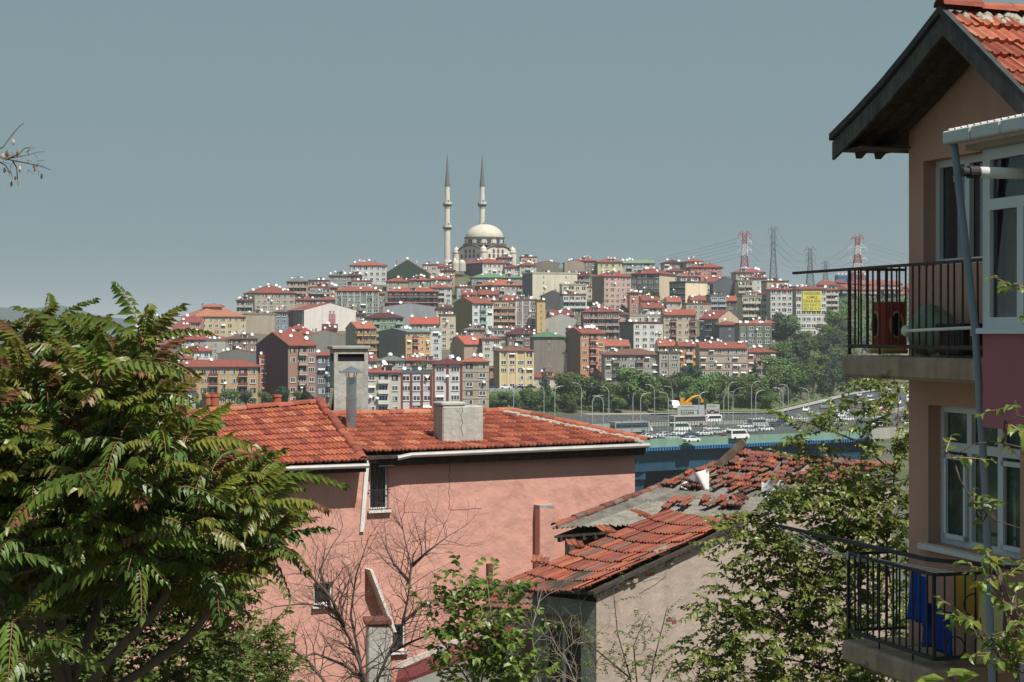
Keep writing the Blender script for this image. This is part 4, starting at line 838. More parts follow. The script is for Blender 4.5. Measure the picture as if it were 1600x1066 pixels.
def vehicle_mesh(kind, col):
    if (kind, col) in VM: return VM[(kind, col)]
    Lc, Wc, prof, win = car_profile(kind); pm = mat('car_paint_' + col, hx(col), .25, .03, 1, spec=.6)
    b = MB(); b.prism([(x, -Wc / 2, z) for x, z in prof], (0, Wc, 0))
    body = b.mesh('body', pm)
    g = MB(); cx = sum(p[0] for p in win) / 4; cz = sum(p[1] for p in win) / 4
    g.prism([(x, -Wc / 2 - .015, z) for x, z in win], (0, Wc + .03, 0))
    if kind == 'car':
        g.add([(1.22, -.7, 1.03), (1.22, .7, 1.03), (.6, .62, 1.44), (.6, -.62, 1.44)], [(0, 1, 2, 3)]); g.add([(-1.38, -.7, 1.03), (-1.38, .7, 1.03), (-.8, .62, 1.43), (-.8, -.62, 1.43)], [(0, 1, 2, 3)])
    else:
        x1 = prof[-3][0] if kind == 'van' else 5.24
        if kind == 'van': g.add([(2.33, -.85, 1.38), (2.33, .85, 1.38), (1.8, .8, 2.26), (1.8, -.8, 2.26)], [(0, 1, 2, 3)])
        else: g.bx(5.2, 5.27, -1.1, 1.1, 1.5, 2.8)
        g.bx(-Lc / 2 - .02, -Lc / 2 + .05, -.8, .8, 1.5, 2.2)
    gl = g.mesh('glazing', CG); ws = MB()
    wx = {'car': (-1.3, 1.35), 'van': (-1.7, 1.9), 'bus': (-3.2, 3.4)}[kind]; r = .32 if kind == 'car' else .38 if kind == 'van' else .5
    ws.lathe((0, 0, 0), [(.01, -.1), (r, -.1), (r, .1), (.01, .1)], 12); ws.v = [(x, z, y) for x, y, z in ws.v]
    VM[(kind, col)] = (body, gl, ws.mesh('wheel', TYRE), wx, r, Wc); return VM[(kind, col)]
CNM = {'e8e8e6': 'white', 'b9bcc0': 'silver', '3a3d42': 'dark grey', '2b3f66': 'blue', '8f2d2a': 'red', 'd9b23c': 'yellow', '8c8f92': 'grey', '1d1e20': 'black'}
vl = []
def vehicle(kind, col, p, rz, label=None, group='traffic on the highway', name=None):
    body, gl, wh, wx, r, Wc = vehicle_mesh(kind, col)
    nm = {'car': 'car', 'van': 'minibus', 'bus': 'bus'}[kind]
    t = thing(nm, p, label or 'x', nm, group); t.rotation_euler = (0, 0, rz)
    for n_, me, l in [('body', body, (0, 0, 0)), ('glazing', gl, (0, 0, 0))] + [('wheel', wh, (x, s * (Wc / 2 - .08), r)) for x in wx for s in (-1, 1)]:
        o = bpy.data.objects.new(n_, me); COL.objects.link(o); o.parent = t; o.location = l
    if not label: vl.append((kind, col, CX + F * p.x / p.y, t))
    return t
def road_vehicle(kind, col, px, py, label=None):
    D = ZR * F / (HY - py); p = Vector(((px - CX) / F * D, D, ZR)); b = None
    for i in range(180):
        for uu in (.05, .25, .45, .55, .75, .95):
            e = (road_point(i * .05, uu) - Vector((p.x, p.y, 0))).length
            if b is None or e < b[0]: b = (e, i * .05, uu)
    d = road_point(b[1] + .02, b[2]) - road_point(b[1], b[2]); rz = math.atan2(d.y, d.x) + (math.pi if b[2] > .5 else 0) + rv.uniform(-.04, .04)
    vehicle(kind, col, p, rz, label)
WHT, SLV = 'e8e8e6', 'b9bcc0'
road_vehicle('van', WHT, 1153, 687, 'white minibus on the near lane of the viaduct, right of the beam')
road_vehicle('car', WHT, 1080, 691, 'white car on the near lane of the viaduct, left of the minibus')
road_vehicle('van', WHT, 1112, 662, 'white van right under the smaller sign board')
road_vehicle('van', WHT, 1064, 675, 'white van below the left edge of the large sign')
road_vehicle('bus', 'b7a7a2', 1075, 667, 'boxy pale pink lorry below the large sign board')
road_vehicle('bus', '9a9ea0', 984, 678, 'long grey coach at the left end of the visible viaduct')
for kind, col, px, py in [('car', '2b3f66', 1079, 685), ('car', WHT, 1063, 681), ('car', WHT, 1101, 681), ('car', SLV, 1120, 679), ('car', WHT, 1038, 684), ('car', SLV, 1048, 688), ('car', WHT, 1137, 678), ('car', '8f2d2a', 1140, 684), ('car', WHT, 1112, 674), ('car', SLV, 1171, 676), ('car', WHT, 1164, 670), ('van', SLV, 1185, 668), ('car', WHT, 1196, 674), ('car', '3a3d42', 1208, 667), ('car', WHT, 1190, 660), ('car', SLV, 1215, 660), ('van', WHT, 1003, 676), ('car', WHT, 1012, 686), ('car', SLV, 1236, 666), ('car', WHT, 1228, 656)]:
    road_vehicle(kind, col, px, py)
spots = []
for i in range(4000):
    px, py = rv.uniform(1225, 1440), rv.uniform(603, 668); D = ZR * F / (HY - py); p = Vector(((px - CX) / F * D, D, 0))
    if not (interp(p.x, NEAR_EDGE) + 8 < D < interp(p.x, FAR_EDGE) - 8): continue
    if any((p - q).length < 10 for q in spots): continue
    spots.append(p); road_vehicle(rv.choice(('car',) * 12 + ('van', 'van')), rv.choice((WHT, WHT, WHT, SLV, SLV, '3a3d42', '8c8f92', '2b3f66', '8f2d2a', '1d1e20')), px, py)
    if len(spots) > 62: break
for key in {(k, c) for k, c, _, _ in vl}:
    l = sorted([e for e in vl if (e[0], e[1]) == key], key=lambda e: e[2]); nm = {'car': 'car', 'van': 'minibus', 'bus': 'coach'}[key[0]]
    OO = ORD + ['twenty-' + o for o in ORD[:9]]
    for i, e in enumerate(l): e[3]['label'] = f'{CNM[key[1]]} {nm} in the highway traffic, {OO[i]} {CNM[key[1]]} {nm} from the left' if len(l) > 1 else f'the only {CNM[key[1]]} {nm} in the highway traffic'
# parked cars above the retaining wall by the cream tower
D = ground_D(790, 611)
for px, col, lb in ((770, '2b3f66', 'blue car parked left of the cream tower, nearest the concrete ramp'), (790, WHT, 'white car parked in front of the cream tower'), (811, '3a3d42', 'dark grey car parked in front of the cream tower'), (829, '1d1e20', 'black car parked at the right corner of the cream tower')):
    q = at(px, 0, D - 6); q.z = zg(q.x, D - 6) + 1.2; vehicle('car', col, q, rv.uniform(-.15, .15), lb, 'cars parked by the cream tower')
q0, q1 = at(764, 0, D - 9), at(838, 0, D - 9); z0 = zg(q0.x, D - 9) - 4
tag(MB().par((q0.x, q0.y, z0), (q1.x - q0.x, 0, 0), (0, 9, 0), (0, 0, zg(q0.x, D - 6) + 1.2 - z0)).build('parking_terrace', CONC), 'pale concrete terrace carrying the cars parked by the cream tower', 'terrace')
# yellow excavator beside the big sign
YE = mat('machine_yellow', hx('d99a2a', .9), .5, .08, 1)
Dx = 545.; q = at(1064, 0, Dx); q.z = ZF - .5; k = Dx / F; zt = lambda y: (HY - y) * k
t = thing('excavator', (q.x, q.y, q.z), 'yellow excavator just above the large highway sign', 'excavator')
MB().bx(q.x - .5, q.x + 3.5, Dx - 1.2, Dx + 1.2, q.z, q.z + .9).build('track', TYRE, t, bev=.2)
MB().prism([(q.x - .4, Dx - 1.1, q.z + 1), (q.x + 3.2, Dx - 1.1, q.z + 1), (q.x + 3.2, Dx - 1.1, q.z + 2), (q.x + 1.2, Dx - 1.1, q.z + 2.2), (q.x + 1.1, Dx - 1.1, q.z + 3.3), (q.x - .3, Dx - 1.1, q.z + 3.3)], (0, 2.2, 0)).build('cab', YE, t)
MB().bx(q.x + .9, q.x + 1.12, Dx - 1.13, Dx - .2, q.z + 2.3, q.z + 3.1).build('cab_window', CG, t)
MB().tube([(q.x + 1.6, Dx, q.z + 2), (q.x + 3.4, Dx, q.z + 3.4), (q.x + 5.2, Dx, q.z + 4.0)], [.45, .5, .3], 6).build('boom', YE, t)
MB().tube([(q.x + 5.2, Dx, q.z + 4.1), (q.x + 6.3, Dx, q.z + 2.7)], [.3, .22], 6).build('dipper', YE, t)
MB().prism([(q.x + 6, Dx - .5, q.z + 2.8), (q.x + 6.8, Dx - .5, q.z + 2.6), (q.x + 6.6, Dx - .5, q.z + 1.8), (q.x + 5.9, Dx - .5, q.z + 2.0)], (0, 1, 0)).build('bucket', YE, t)
q = at(1053, 0, 540); q.z = ZF - .3
vehicle('van', WHT, q, -1.4, 'white cement-dusted truck left of the excavator', None)
# ================================================================ roof tiles, pink houses
TILE_MATS = [mat('clay_tile_' + n, soft(hx(h, .76), .15), .88, .22, 9, rnd=.14, hue=.005, stain_or_reflection=(s, .58, 4.)) for n, h, s in
             (('orange', 'bf6442', (.2, .07, .04)), ('red', 'b25a3e', (.17, .065, .04)), ('deep', '9c4d38', (.12, .06, .04)), ('pale', 'c97a55', (.26, .14, .09)))]
OLD_TILE = [mat('old_tile_' + n, soft(hx(h, .64), .16), .9, .25, 9, rnd=.2, hue=.008, stain_or_reflection=(s, .6, 5.)) for n, h, s in
            (('red', 'a55743', (.16, .09, .06)), ('brown', '8a5343', (.13, .09, .07)), ('grey', '8a6a5b', (.18, .15, .12)), ('bright', 'b8603f', (.2, .1, .06)))]
def tile_mesh(m):
    px = [(0, .03), (.03, .036), (.055, .008), (.095, .008), (.12, .036), (.15, .008), (.19, .008), (.215, .03)]; v = []; n = len(px)
    for x, z in px: v.append((x, 0, z + .045))
    for x, z in px: v.append((x, .44, z))
    for x, z in px: v.append((x, .004, z + .002))
    f = [(i, i + 1, n + i + 1, n + i) for i in range(n - 1)] + [(2 * n + i, 2 * n + i + 1, i + 1, i) for i in range(n - 1)]
    return MB().add(v, f).mesh('tile', m)
def ridge_mesh(m):
    mb = MB(); n = 6; v = []
    for y, r in ((0, .125), (.42, .105)):
        for k in range(n + 1): t = math.pi * k / n; v.append((r * math.cos(t), y, r * .8 * math.sin(t)))
    for k in range(n + 1): t = math.pi * k / n; v.append((.1 * math.cos(t), 0, .08 * math.sin(t)))
    f = [(k, k + 1, n + 2 + k, n + 1 + k) for k in range(n)] + [(2 * n + 2 + k, 2 * n + 3 + k, k + 1, k) for k in range(n)]
    return mb.add(v, f).mesh('ridge_tile', m)
TM = [tile_mesh(m) for m in TILE_MATS]; OTM = [tile_mesh(m) for m in OLD_TILE]
RM = [ridge_mesh(m) for m in TILE_MATS]; ORM = [ridge_mesh(m) for m in OLD_TILE]
rt_ = random.Random(21)
def lay_tiles(parent, P00, P10, P01, P11, rows, cols, meshes, clip=None, jit=.006, wts=(5, 4, 2, 1), lift=.03, sag=0., keep=1.0, rot=.012):
    P = lambda u, v: (P00.lerp(P10, u)).lerp(P01.lerp(P11, u), v) - Vector((0, 0, sag * math.sin(math.pi * u) * (1 - v * .5)))
    for i in range(rows):
        for j in range(cols):
            u, v = j / cols, i / rows
            if clip and not clip(u + .5 / cols, v + .5 / rows): continue
            if rt_.random() > keep: continue
            o = P(u, v); ex = P(u + 1 / cols, v) - o; ey = P(u, v + 1 / rows) - o; n = ex.cross(ey).normalized()
            M = Matrix.Rotation(rt_.gauss(0, rot), 3, n); ex, ey = M @ ex, M @ ey
            o = o + n * (lift + rt_.uniform(0, jit)) + ex * rt_.gauss(0, .012) + ey * rt_.gauss(0, .02); ax, ay = ex / .215, ey * 1.16 / .44
            put('tile', rt_.choices(meshes, wts)[0], parent, Matrix(((ax.x, ay.x, n.x, o.x), (ax.y, ay.y, n.y, o.y), (ax.z, ay.z, n.z, o.z), (0, 0, 0, 1))))
def lay_ridge(parent, A, B, n, meshes, up=Vector((0, 0, 1)), s=1.0, name='ridge_tile', wts=(5, 4, 2, 1)):
    d = (B - A); ln = d.length / n; d = d.normalized(); x = d.cross(up).normalized(); z = x.cross(d)
    for i in range(n):
        o = A + d * ln * i + z * rt_.uniform(-.01, .015) + x * rt_.gauss(0, .008); k = ln * 1.1 / .42; dd = (d + z * .05 + x * rt_.gauss(0, .02))
        put(name, rt_.choices(meshes, wts)[0], parent, Matrix(((x.x * s, dd.x * k, z.x * s, o.x), (x.y * s, dd.y * k, z.y * s, o.y), (x.z * s, dd.z * k, z.z * s, o.z), (0, 0, 0, 1))))
def wall_holes(mb, o, d, s0, s1, z0, z1, holes, depth, nrm, mi=0, rev=None):
    """upright wall rectangle with recessed openings; holes (sa, sb, za, zb); nrm outward"""
    ss = sorted({s0, s1, *[h[0] for h in holes], *[h[1] for h in holes]}); zs = sorted({z0, z1, *[h[2] for h in holes], *[h[3] for h in holes]})
    pt = lambda s, z, b=0.: Vector((o.x, o.y, 0)) + d * s - nrm * b + Vector((0, 0, z))
    for a, b in zip(ss, ss[1:]):
        for c, e in zip(zs, zs[1:]):
            if any(h[0] <= a and b <= h[1] and h[2] <= c and e <= h[3] for h in holes): continue
            mb.poly([pt(a, c), pt(b, c), pt(b, e), pt(a, e)], mi)
    for a, b, c, e in holes:
        for q in ([pt(a, c), pt(b, c), pt(b, c, depth), pt(a, c, depth)], [pt(a, e), pt(b, e), pt(b, e, depth), pt(a, e, depth)], [pt(a, c), pt(a, e), pt(a, e, depth), pt(a, c, depth)], [pt(b, c), pt(b, e), pt(b, e, depth), pt(b, c, depth)]): mb.poly(q, rev if rev is not None else mi)
PINK = mat('pink_stucco', hx('dba596', .86), .92, .07, .7, bump=.05, bscale=2.6, streak=.1, stain_or_reflection=(hx('d0988a', .84), .58, 1.2))
DGLASS = mat('dark_glass', (.02, .022, .025), .05, .1, 1, spec=.6)
WOODD = mat('dark_weathered_wood', (.06, .048, .038), .9, .35, 6, streak=.3, bump=.01)
GUT = mat('gutter_grey', (.42, .41, .39), .5, .15, 4, metal=.3, stain_or_reflection=((.2, .14, .1), .63, 4))
MORTAR = mat('mortar', (.36, .33, .28), .95, .25, 8, bump=.02)
IRON = mat('wrought_iron', (.03, .03, .032), .6, .2, 8)
d_ = Vector((.903, .43, 0)); n_ = Vector((.43, -.903, 0)); UP = Vector((0, 0, 1))
OL, OR_ = Vector((-2.785, 42.73, 0)), Vector((-2.914, 43., 0))
def framed_window(parent, o, d, nrm, sa, sb, za, zb, dep, bars=False, cols=1, sill=True, fw=.045, fm=None, gm=None, trans=None, name='window'):
    pt = lambda s, z, b: Vector((o.x, o.y, 0)) + d * s - nrm * b + Vector((0, 0, z))
    w_ = MB(); w_.par(pt(sa, za, dep + .02), d * (sb - sa), nrm * .012, (0, 0, zb - za)); win = w_.build('pane', gm or DGLASS, parent)
    f = MB()
    for a, b, c, e in ((sa, sa + fw, za, zb), (sb - fw, sb, za, zb), (sa + fw, sb - fw, za, za + fw), (sa + fw, sb - fw, zb - fw, zb)): f.par(pt(a, c, dep), d * (b - a), nrm * .05, (0, 0, e - c))
    for i in range(1, cols): x = lerp(sa, sb, i / cols); f.par(pt(x - fw * .6, za + fw, dep), d * fw * 1.2, nrm * .055, (0, 0, zb - za - 2 * fw))
    if trans: f.par(pt(sa + fw, trans, dep), d * (sb - sa - 2 * fw), nrm * .058, (0, 0, fw * 1.3))
    f.build('window_frame', fm or WHITE, parent)
    if sill: MB().par(pt(sa - .05, za - .06, 0) + nrm * .001, d * (sb - sa + .1), nrm * .1, (0, 0, .055)).build('window_sill', WHITE, parent)
    if bars:
        for i in range(4): MB().bar(pt(lerp(sa, sb, (i + .5) / 4), za - .02, -.05), pt(lerp(sa, sb, (i + .5) / 4), zb + .02, -.05), .014).build('window_bar', IRON, parent)
        for f_ in (.02, .42, .97): MB().bar(pt(sa - .04, lerp(za, zb, f_), -.05), pt(sb + .04, lerp(za, zb, f_), -.05), .02).build('window_bar', IRON, parent)
# --- left pink house
A = OL + d_ * -3 + UP * -11
hl = thing('pink_house', A, 'pink stucco house with the larger orange tile roof behind the left tree', 'house')
wm = MB(); hole = (-1.99, -1.52, -6.30, -5.78)
wall_holes(wm, OL, d_, -6.4, -.73, -11.2, -2.93, [hole], .14, n_)
eL = OL + d_ * -.73; wm.poly([eL + UP * -11.2, eL - n_ * 6 + UP * -11.2, eL - n_ * 6 + UP * -3.2, eL - n_ * 3.2 + UP * -1.95, eL + UP * -2.95])
eR = OL + d_ * -6.4; wm.poly([eR + UP * -11.2, eR - n_ * 6 + UP * -11.2, eR - n_ * 6 + UP * -3.2, eR - n_ * 3.2 + UP * -1.95, eR + UP * -2.95])
wm.build('wall', PINK, hl)
framed_window(hl, OL, d_, n_, *hole, .12)
E0, E1 = OL + n_ * .55 + d_ * -6.6 + UP * -3.0, OL + n_ * .55 + d_ * -.86 + UP * -2.985
R0, R1 = OL - n_ * 3.2 + d_ * -6.6 + UP * -2.16, OL - n_ * 3.2 + d_ * -.62 + UP * -1.80
rf = MB(); dn = UP * -.14
rf.prism([E0 + dn, E1 + dn, R1 + dn, R0 + dn], UP * .07); B0, B1 = R0 - n_ * 3.4 + UP * -1.2, R1 - n_ * 3.4 + UP * -1.3
rf.prism([R0 + dn, R1 + dn, B1, B0], UP * .07)
rl = rf.build('roof', WOODD, hl)
lay_tiles(rl, E0, E1, R0, R1, 10, 26, TM, sag=.02)
lay_ridge(rl, R0 + UP * .05, R1 + UP * .06, 15, RM)
lay_ridge(rl, E1 + UP * .06 - d_ * .1, R1 + UP * .1 - d_ * .12, 11, RM, wts=(3, 5, 4, 0))
MB().par(E1 - d_ * .02 + UP * -.14, R1 - E1, d_ * .03, UP * .17).build('verge_board', WHITE, hl)
MB().tube([E0 + n_ * .04 + UP * -.07, E1 + n_ * .04 + UP * -.08], .055, 8).build('gutter', GUT, hl)
MB().par(E0 - n_ * .12 + UP * -.24, E1 - E0, -n_ * .03, UP * .14).build('fascia', WOODD, hl)
for px, rr in ((326, .1), (335, .11), (433, .11)):
    q = at(px, 640, 44.6 if px < 400 else 45.2); t = thing('chimney_pot', q, {326: 'pale weathered clay chimney pot, left of the close pair', 335: 'orange clay chimney pot, right of the close pair', 433: 'single orange clay chimney pot near the ridge end'}[px], 'chimney pot', 'clay pots on the left pink roof')
    MB().lathe(q, [(rr, -.35), (rr, .3), (rr * 1.15, .31), (rr * 1.15, .37), (rr * .8, .37), (rr * .75, .1)], 14).build('pot', TILE_MATS[3 if px == 326 else 0], t, smooth=False)
# --- right pink house
A = OR_ + d_ * 3 + UP * -11
hr = thing('pink_house', A, 'pink stucco house with the grey chimney and barred narrow window', 'house')
wm = MB(); h1, h2 = (-.50, -.02, -4.19, -3.06), (.06, .42, -7.57, -6.92)
wall_holes(wm, OR_, d_, -.95, 6.67, -11.2, -2.85, [h1, h2], .14, n_)
e = OR_ + d_ * 6.67; wm.poly([e + UP * -11.2, e - n_ * 6 + UP * -11.2, e - n_ * 6 + UP * -2.85, e + UP * -2.85])
wm.build('wall', PINK, hr)
framed_window(hr, OR_, d_, n_, *h1, .1, bars=True, fw=.05); framed_window(hr, OR_, d_, n_, *h2, .1, cols=1)
p0 = OR_ + d_ * 3.84 + n_ * .001
MB().par(p0 + UP * -11, d_ * .42, n_ * .3, UP * 6.7).build('pilaster', PINK, hr, bev=.015)
MB().prism([p0 + UP * -4.299 - d_ * .02, p0 + UP * -4.299 + d_ * .44, p0 + UP * -4.299 + d_ * .4 + n_ * .31, p0 + UP * -4.299 + n_ * .29], UP * .07).build('mortar_cap', MORTAR, hr)
E0, E1 = OR_ + n_ * .35 + d_ * -.75 + UP * -2.83, OR_ + n_ * .35 + d_ * 6.85 + UP * -2.76
R0, R1 = OR_ - n_ * 3.0 + d_ * -.75 + UP * -2.10, OR_ - n_ * 3.0 + d_ * 6.85 + UP * -2.12
hipx = lambda v: lerp(1.0, (4.6 + .75) / 7.6, v)
RH = R0.lerp(R1, hipx(1)); rf = MB()
rf.prism([E0 + dn, E1 + dn, RH + dn, R0 + dn], UP * .07); bk = E1 - n_ * 6.7; rf.prism([E1 + dn, bk + dn, RH + dn], UP * .07); rf.prism([RH + dn, bk + dn, E0 - n_ * 6.7 + dn, R0 + dn], UP * .07)
rr_ = rf.build('roof', WOODD, hr)
lay_tiles(rr_, E0, E1, R0, R1, 8, 34, TM, clip=lambda u, v: u < hipx(v) - .004, wts=(3, 5, 4, 1), sag=.02, jit=.012)
lay_ridge(rr_, R0 + UP * .05, RH + UP * .05, 14, RM, wts=(5, 2, 1, 4)); lay_ridge(rr_, E1 + UP * .05, RH + UP * .07, 12, RM, wts=(5, 3, 2, 3))
mm = MB(); rm_ = random.Random(4)                        # crumbling mortar along the hip
for i in range(110):
    f = i / 109; c = E1.lerp(RH, f) - d_ * .22 + UP * (.05 + rm_.uniform(-.02, .03)) + n_ * rm_.uniform(-.08, .1); r = rm_.uniform(.06, .15)
    mm.lathe(c, [(r, -.06), (r * rm_.uniform(.7, 1.1), -.01), (r * .6, .02), (.005, .03)], 5)
mm.build('hip_mortar', MORTAR, rr_)
MB().tube([E0 + d_ * .8 + n_ * .05 + UP * -.12, E0 + d_ * 1.15 + n_ * .05 + UP * -.06, E1 + n_ * .05 + UP * -.07], .06, 8).build('gutter', GUT, hr)
MB().par(E0 + d_ * .4 - n_ * .1 + UP * -.32, E1 - E0 - d_ * .4, -n_ * .04, UP * .2).build('fascia', WOODD, hr)
# wall crack and white bar strips
cr = MB(); cr.tube([OR_ + d_ * 1.55 + n_ * .002 + UP * z + d_ * rm_.uniform(-.02, .02) for z in [-2.95 - .1 * i for i in range(14)]], .006, 4); cr.tube([OR_ + d_ * (1.55 + .12 * i) + n_ * .002 + UP * (-4.27 + rm_.uniform(-.01, .01)) for i in range(8)], .005, 4)
cr.build('wall_crack', mat('crack_dark', (.16, .08, .07), .95), hr)
q0, q1 = OL + d_ * -.7 + n_ * .03, OL + d_ * -.52 + n_ * .02
MB().par(OL + d_ * -.735 + n_ * .004 + UP * -3.05, d_ * .1, n_ * .05, UP * -1.6 + d_ * -.13).build('corner_strip', WHITE, hl)
MB().par(OR_ + d_ * -.62 + n_ * .01 + UP * -5.55, d_ * .07, n_ * .35, UP * -1.5 + d_ * .6).build('sloped_band', WHITE, hr)  # white sloped band standing out from the pink wall
MB().tube([OL + d_ * -3.72 + n_ * .05 + UP * -3.2, OL + d_ * -3.72 + n_ * .05 + UP * -11], .04, 6).build('down_pipe', mat('pink_pipe', hx('8f4f4c', .8), .7), hl)
# --- chimney of the right house
q = OR_ + n_ * -.15 + d_ * 1.45
ct = thing('chimney', q + UP * -3, 'squat grey cement chimney on the right pink roof', 'chimney')
cmat = mat('cement_render', (.42, .41, .37), .92, .14, 2.5, bump=.025, bscale=7, streak=.25, stain_or_reflection=((.27, .25, .22), .6, 2.2))
mb = MB(); mb.par(q + UP * -3, d_ * 1.08, -n_ * .6, UP * 1.22); mb.build('stack', cmat, ct, bev=.03)
mb = MB(); mb.prism([q + UP * -1.779 + d_ * -.02, q + UP * -1.779 + d_ * .62, q + UP * -1.779 + d_ * .66 - n_ * .6, q + UP * -1.779 - n_ * .6], UP * .1 - d_ * .01); mb.build('broken_cap', cmat, ct, bev=.03)
mb = MB(); mb.tube([q + d_ * (.5 + .03 * math.sin(i * 2.1)) + n_ * .002 + UP * (-1.8 - .1 * i) for i in range(8)], .007, 4); mb.build('crack', MATS['crack_dark'], ct)
# --- rough concrete shaft behind the left roof
th = R(14); a, b = Vector((math.cos(th), math.sin(th), 0)), Vector((-math.sin(th), math.cos(th), 0)); q = at(522, 600, 48); q.z = -5
st_ = thing('concrete_shaft', q, 'rough grey concrete shaft with vent slots behind the left pink roof', 'shaft')
sw, sdp = .91, .78; zt = (HY - 546) / F * 48
mb = MB(); zs = zt - .32
mb.par(q, a * sw, b * sdp, UP * (zs + 5))
for o_, w1, w2 in ((q, .1, .1), (q + a * (sw - .1), .1, .1), (q + b * (sdp - .1), .1, .1), (q + a * (sw - .1) + b * (sdp - .1), .1, .1)): mb.par(o_ + UP * (zs + 5.0), a * w1, b * w2, UP * .2)
mb.par(q + UP * (zs + 5.2), a * sw, b * sdp, UP * .12)
mb.build('shaft_wall', cmat, st_)
MB().par(q + a * .06 + b * .06 + UP * (zs + 5), a * (sw - .12), b * (sdp - .12), UP * .19).build('vent_slot', mat('painted_shade', (.015, .015, .015), .95), st_)  # near-black colour stands in for the shade inside the slots
MB().par(q - a * .06 - b * .06 + UP * (zs + 5.321), a * (sw + .12), b * (sdp + .12), UP * .09).build('cap_slab', CONC, st_, bev=.015)
MB().par(q + b * .12 - a * .004 + UP * (zs + 5 - 1.5), b * .4, a * -.01, UP * .75).build('side_opening', MATS['painted_shade'], st_)  # thin black plate painted as the shaded hollow of the opening
MB().bar(q + b * .02 - a * .06 + UP * (zs + 5 - .72), q + b * .3 - a * .1 + UP * (zs + 5 - 1.75), .09, .03).build('leaning_board', mat('pale_board', (.34, .3, .24), .9, .25, 4), st_)
# --- metal flue with hat
q = at(549, 690, 44.4); zt = (HY - 590) / F * 44.4
fl = thing('flue_pipe', (q.x, q.y, -2.7), 'shiny metal flue pipe with a conical hat between the pink roofs', 'flue')
FM = mat('flue_metal', (.5, .51, .53), .3, .1, 4, metal=.9)
MB().lathe((q.x, q.y, 0), [(.128, -2.9), (.128, -1.65), (.136, -1.65), (.136, -1.6), (.125, -1.6), (.125, zt)], 18).build('pipe', FM, fl, smooth=False)
MB().lathe((q.x, q.y, zt), [(.31, .13), (.3, .12), (.16, .2), (.01, .28), (.005, .27)], 18).build('hat', FM, fl)
for i in range(4): MB().bar(Vector((q.x, q.y, zt - .02)) + Vector((.11 * math.cos(i * 1.57 + .6), .11 * math.sin(i * 1.57 + .6), 0)), Vector((q.x, q.y, zt + .15)) + Vector((.17 * math.cos(i * 1.57 + .6), .17 * math.sin(i * 1.57 + .6), 0)), .03, .01).build('strut', FM, fl)
# --- maroon shed roof behind
q = at(640, 668, 53); sh = thing('shed', (q.x, q.y, -6), 'low shed with a dull maroon sheet roof behind the grey chimney', 'shed')
MAR = mat('maroon_sheet', hx('8f4a40', .8), .75, .15, 2)
a0, a1, a2, a3 = at(630, 672, 52.5), at(822, 676, 53.5), at(775, 641, 57), at(640, 640, 56)
MB().prism([a0, a1, a2, a3], UP * .06).build('roof', MAR, sh)
MB().prism([a0 + Vector((.3, .3, -.1)), a1 + Vector((-.3, .3, -.1)), a1 + Vector((-.3, .3, -5)), a0 + Vector((.3, .3, -5))], (0, 3, 0)).build('wall', CONC, sh)
# --- maroon lean-to and grey pier in front of the pink wall, low down
t = thing('lean_to', at(655, 1060, 38) + UP * -2, 'maroon lean-to roof edged in white plaster at the foot of the pink wall', 'lean-to')
a0, a1, a2, a3 = at(618, 1072, 38), at(622, 1050, 40.2), at(800, 975, 41.2), at(815, 1000, 38)
MB().prism([a0, a3, a2, a1], UP * .07).build('roof', mat('maroon_paint', hx('7a3a3a', .8), .8, .2, 3), t)
MB().par(a1 + UP * .075 + Vector((0, .02, 0)), a2 - a1, (0, -.16, 0), UP * .12).build('plaster_edge', mat('old_plaster', (.55, .52, .46), .95, .2, 5, bump=.02), t)
MB().prism([a0 - UP * .01, a3 - UP * .01, a3 - UP * 5, a0 - UP * 5], (0, .2, 0)).build('wall', CONC, t)
q = at(575, 975, 40.5); t = thing('cement_pier', q + UP * -4, 'rough grey cement pier with a clay cap at the pink wall corner', 'pier')
MB().par(q + UP * -4, (.5, .1, 0), (-.1, .5, 0), UP * 3.95).build('pier_body', cmat, t, bev=.03)
MB().prism([q + UP * -.04 + Vector((-.06, -.05, 0)), q + UP * -.04 + Vector((.55, .05, 0)), q + UP * -.04 + Vector((.45, .6, 0)), q + UP * -.04 + Vector((-.15, .5, 0))], UP * .14 - Vector((.03, 0, 0))).build('clay_cap', OLD_TILE[1], t, bev=.03)
# ================================================================ old grey house with the sagging tile roof
STUC = mat('grey_stucco', hx('b3a296', .9), .95, .1, 1.3, bump=.03, bscale=5, streak=.14, stain_or_reflection=(hx('c2ae9a', .9), .6, .8))
TEAL = mat('greenish_plaster', hx('8b948a', .85), .95, .14, 1.5, bump=.02, bscale=6, streak=.3)
EL, ER, TR, TL = at(788, 917, 37.6), at(928, 922, 36.0), at(1163, 812, 38.9), at(1040, 803, 40.5)
oh = thing('old_house', (at(1000, 0, 38).x, 39.5, -11), 'derelict grey stucco house with sagging red tile roof and broken upper roof', 'house')
low = MB(); dz = UP * -.1; low.prism([EL + dz, ER + dz, TR + dz, TL + dz], UP * .07); lr = low.build('lower_roof', WOODD, oh)
lay_tiles(lr, EL, ER, TL, TR, 8, 14, OTM, sag=.15, jit=.03, wts=(6, 2, 1, 4), rot=.03)
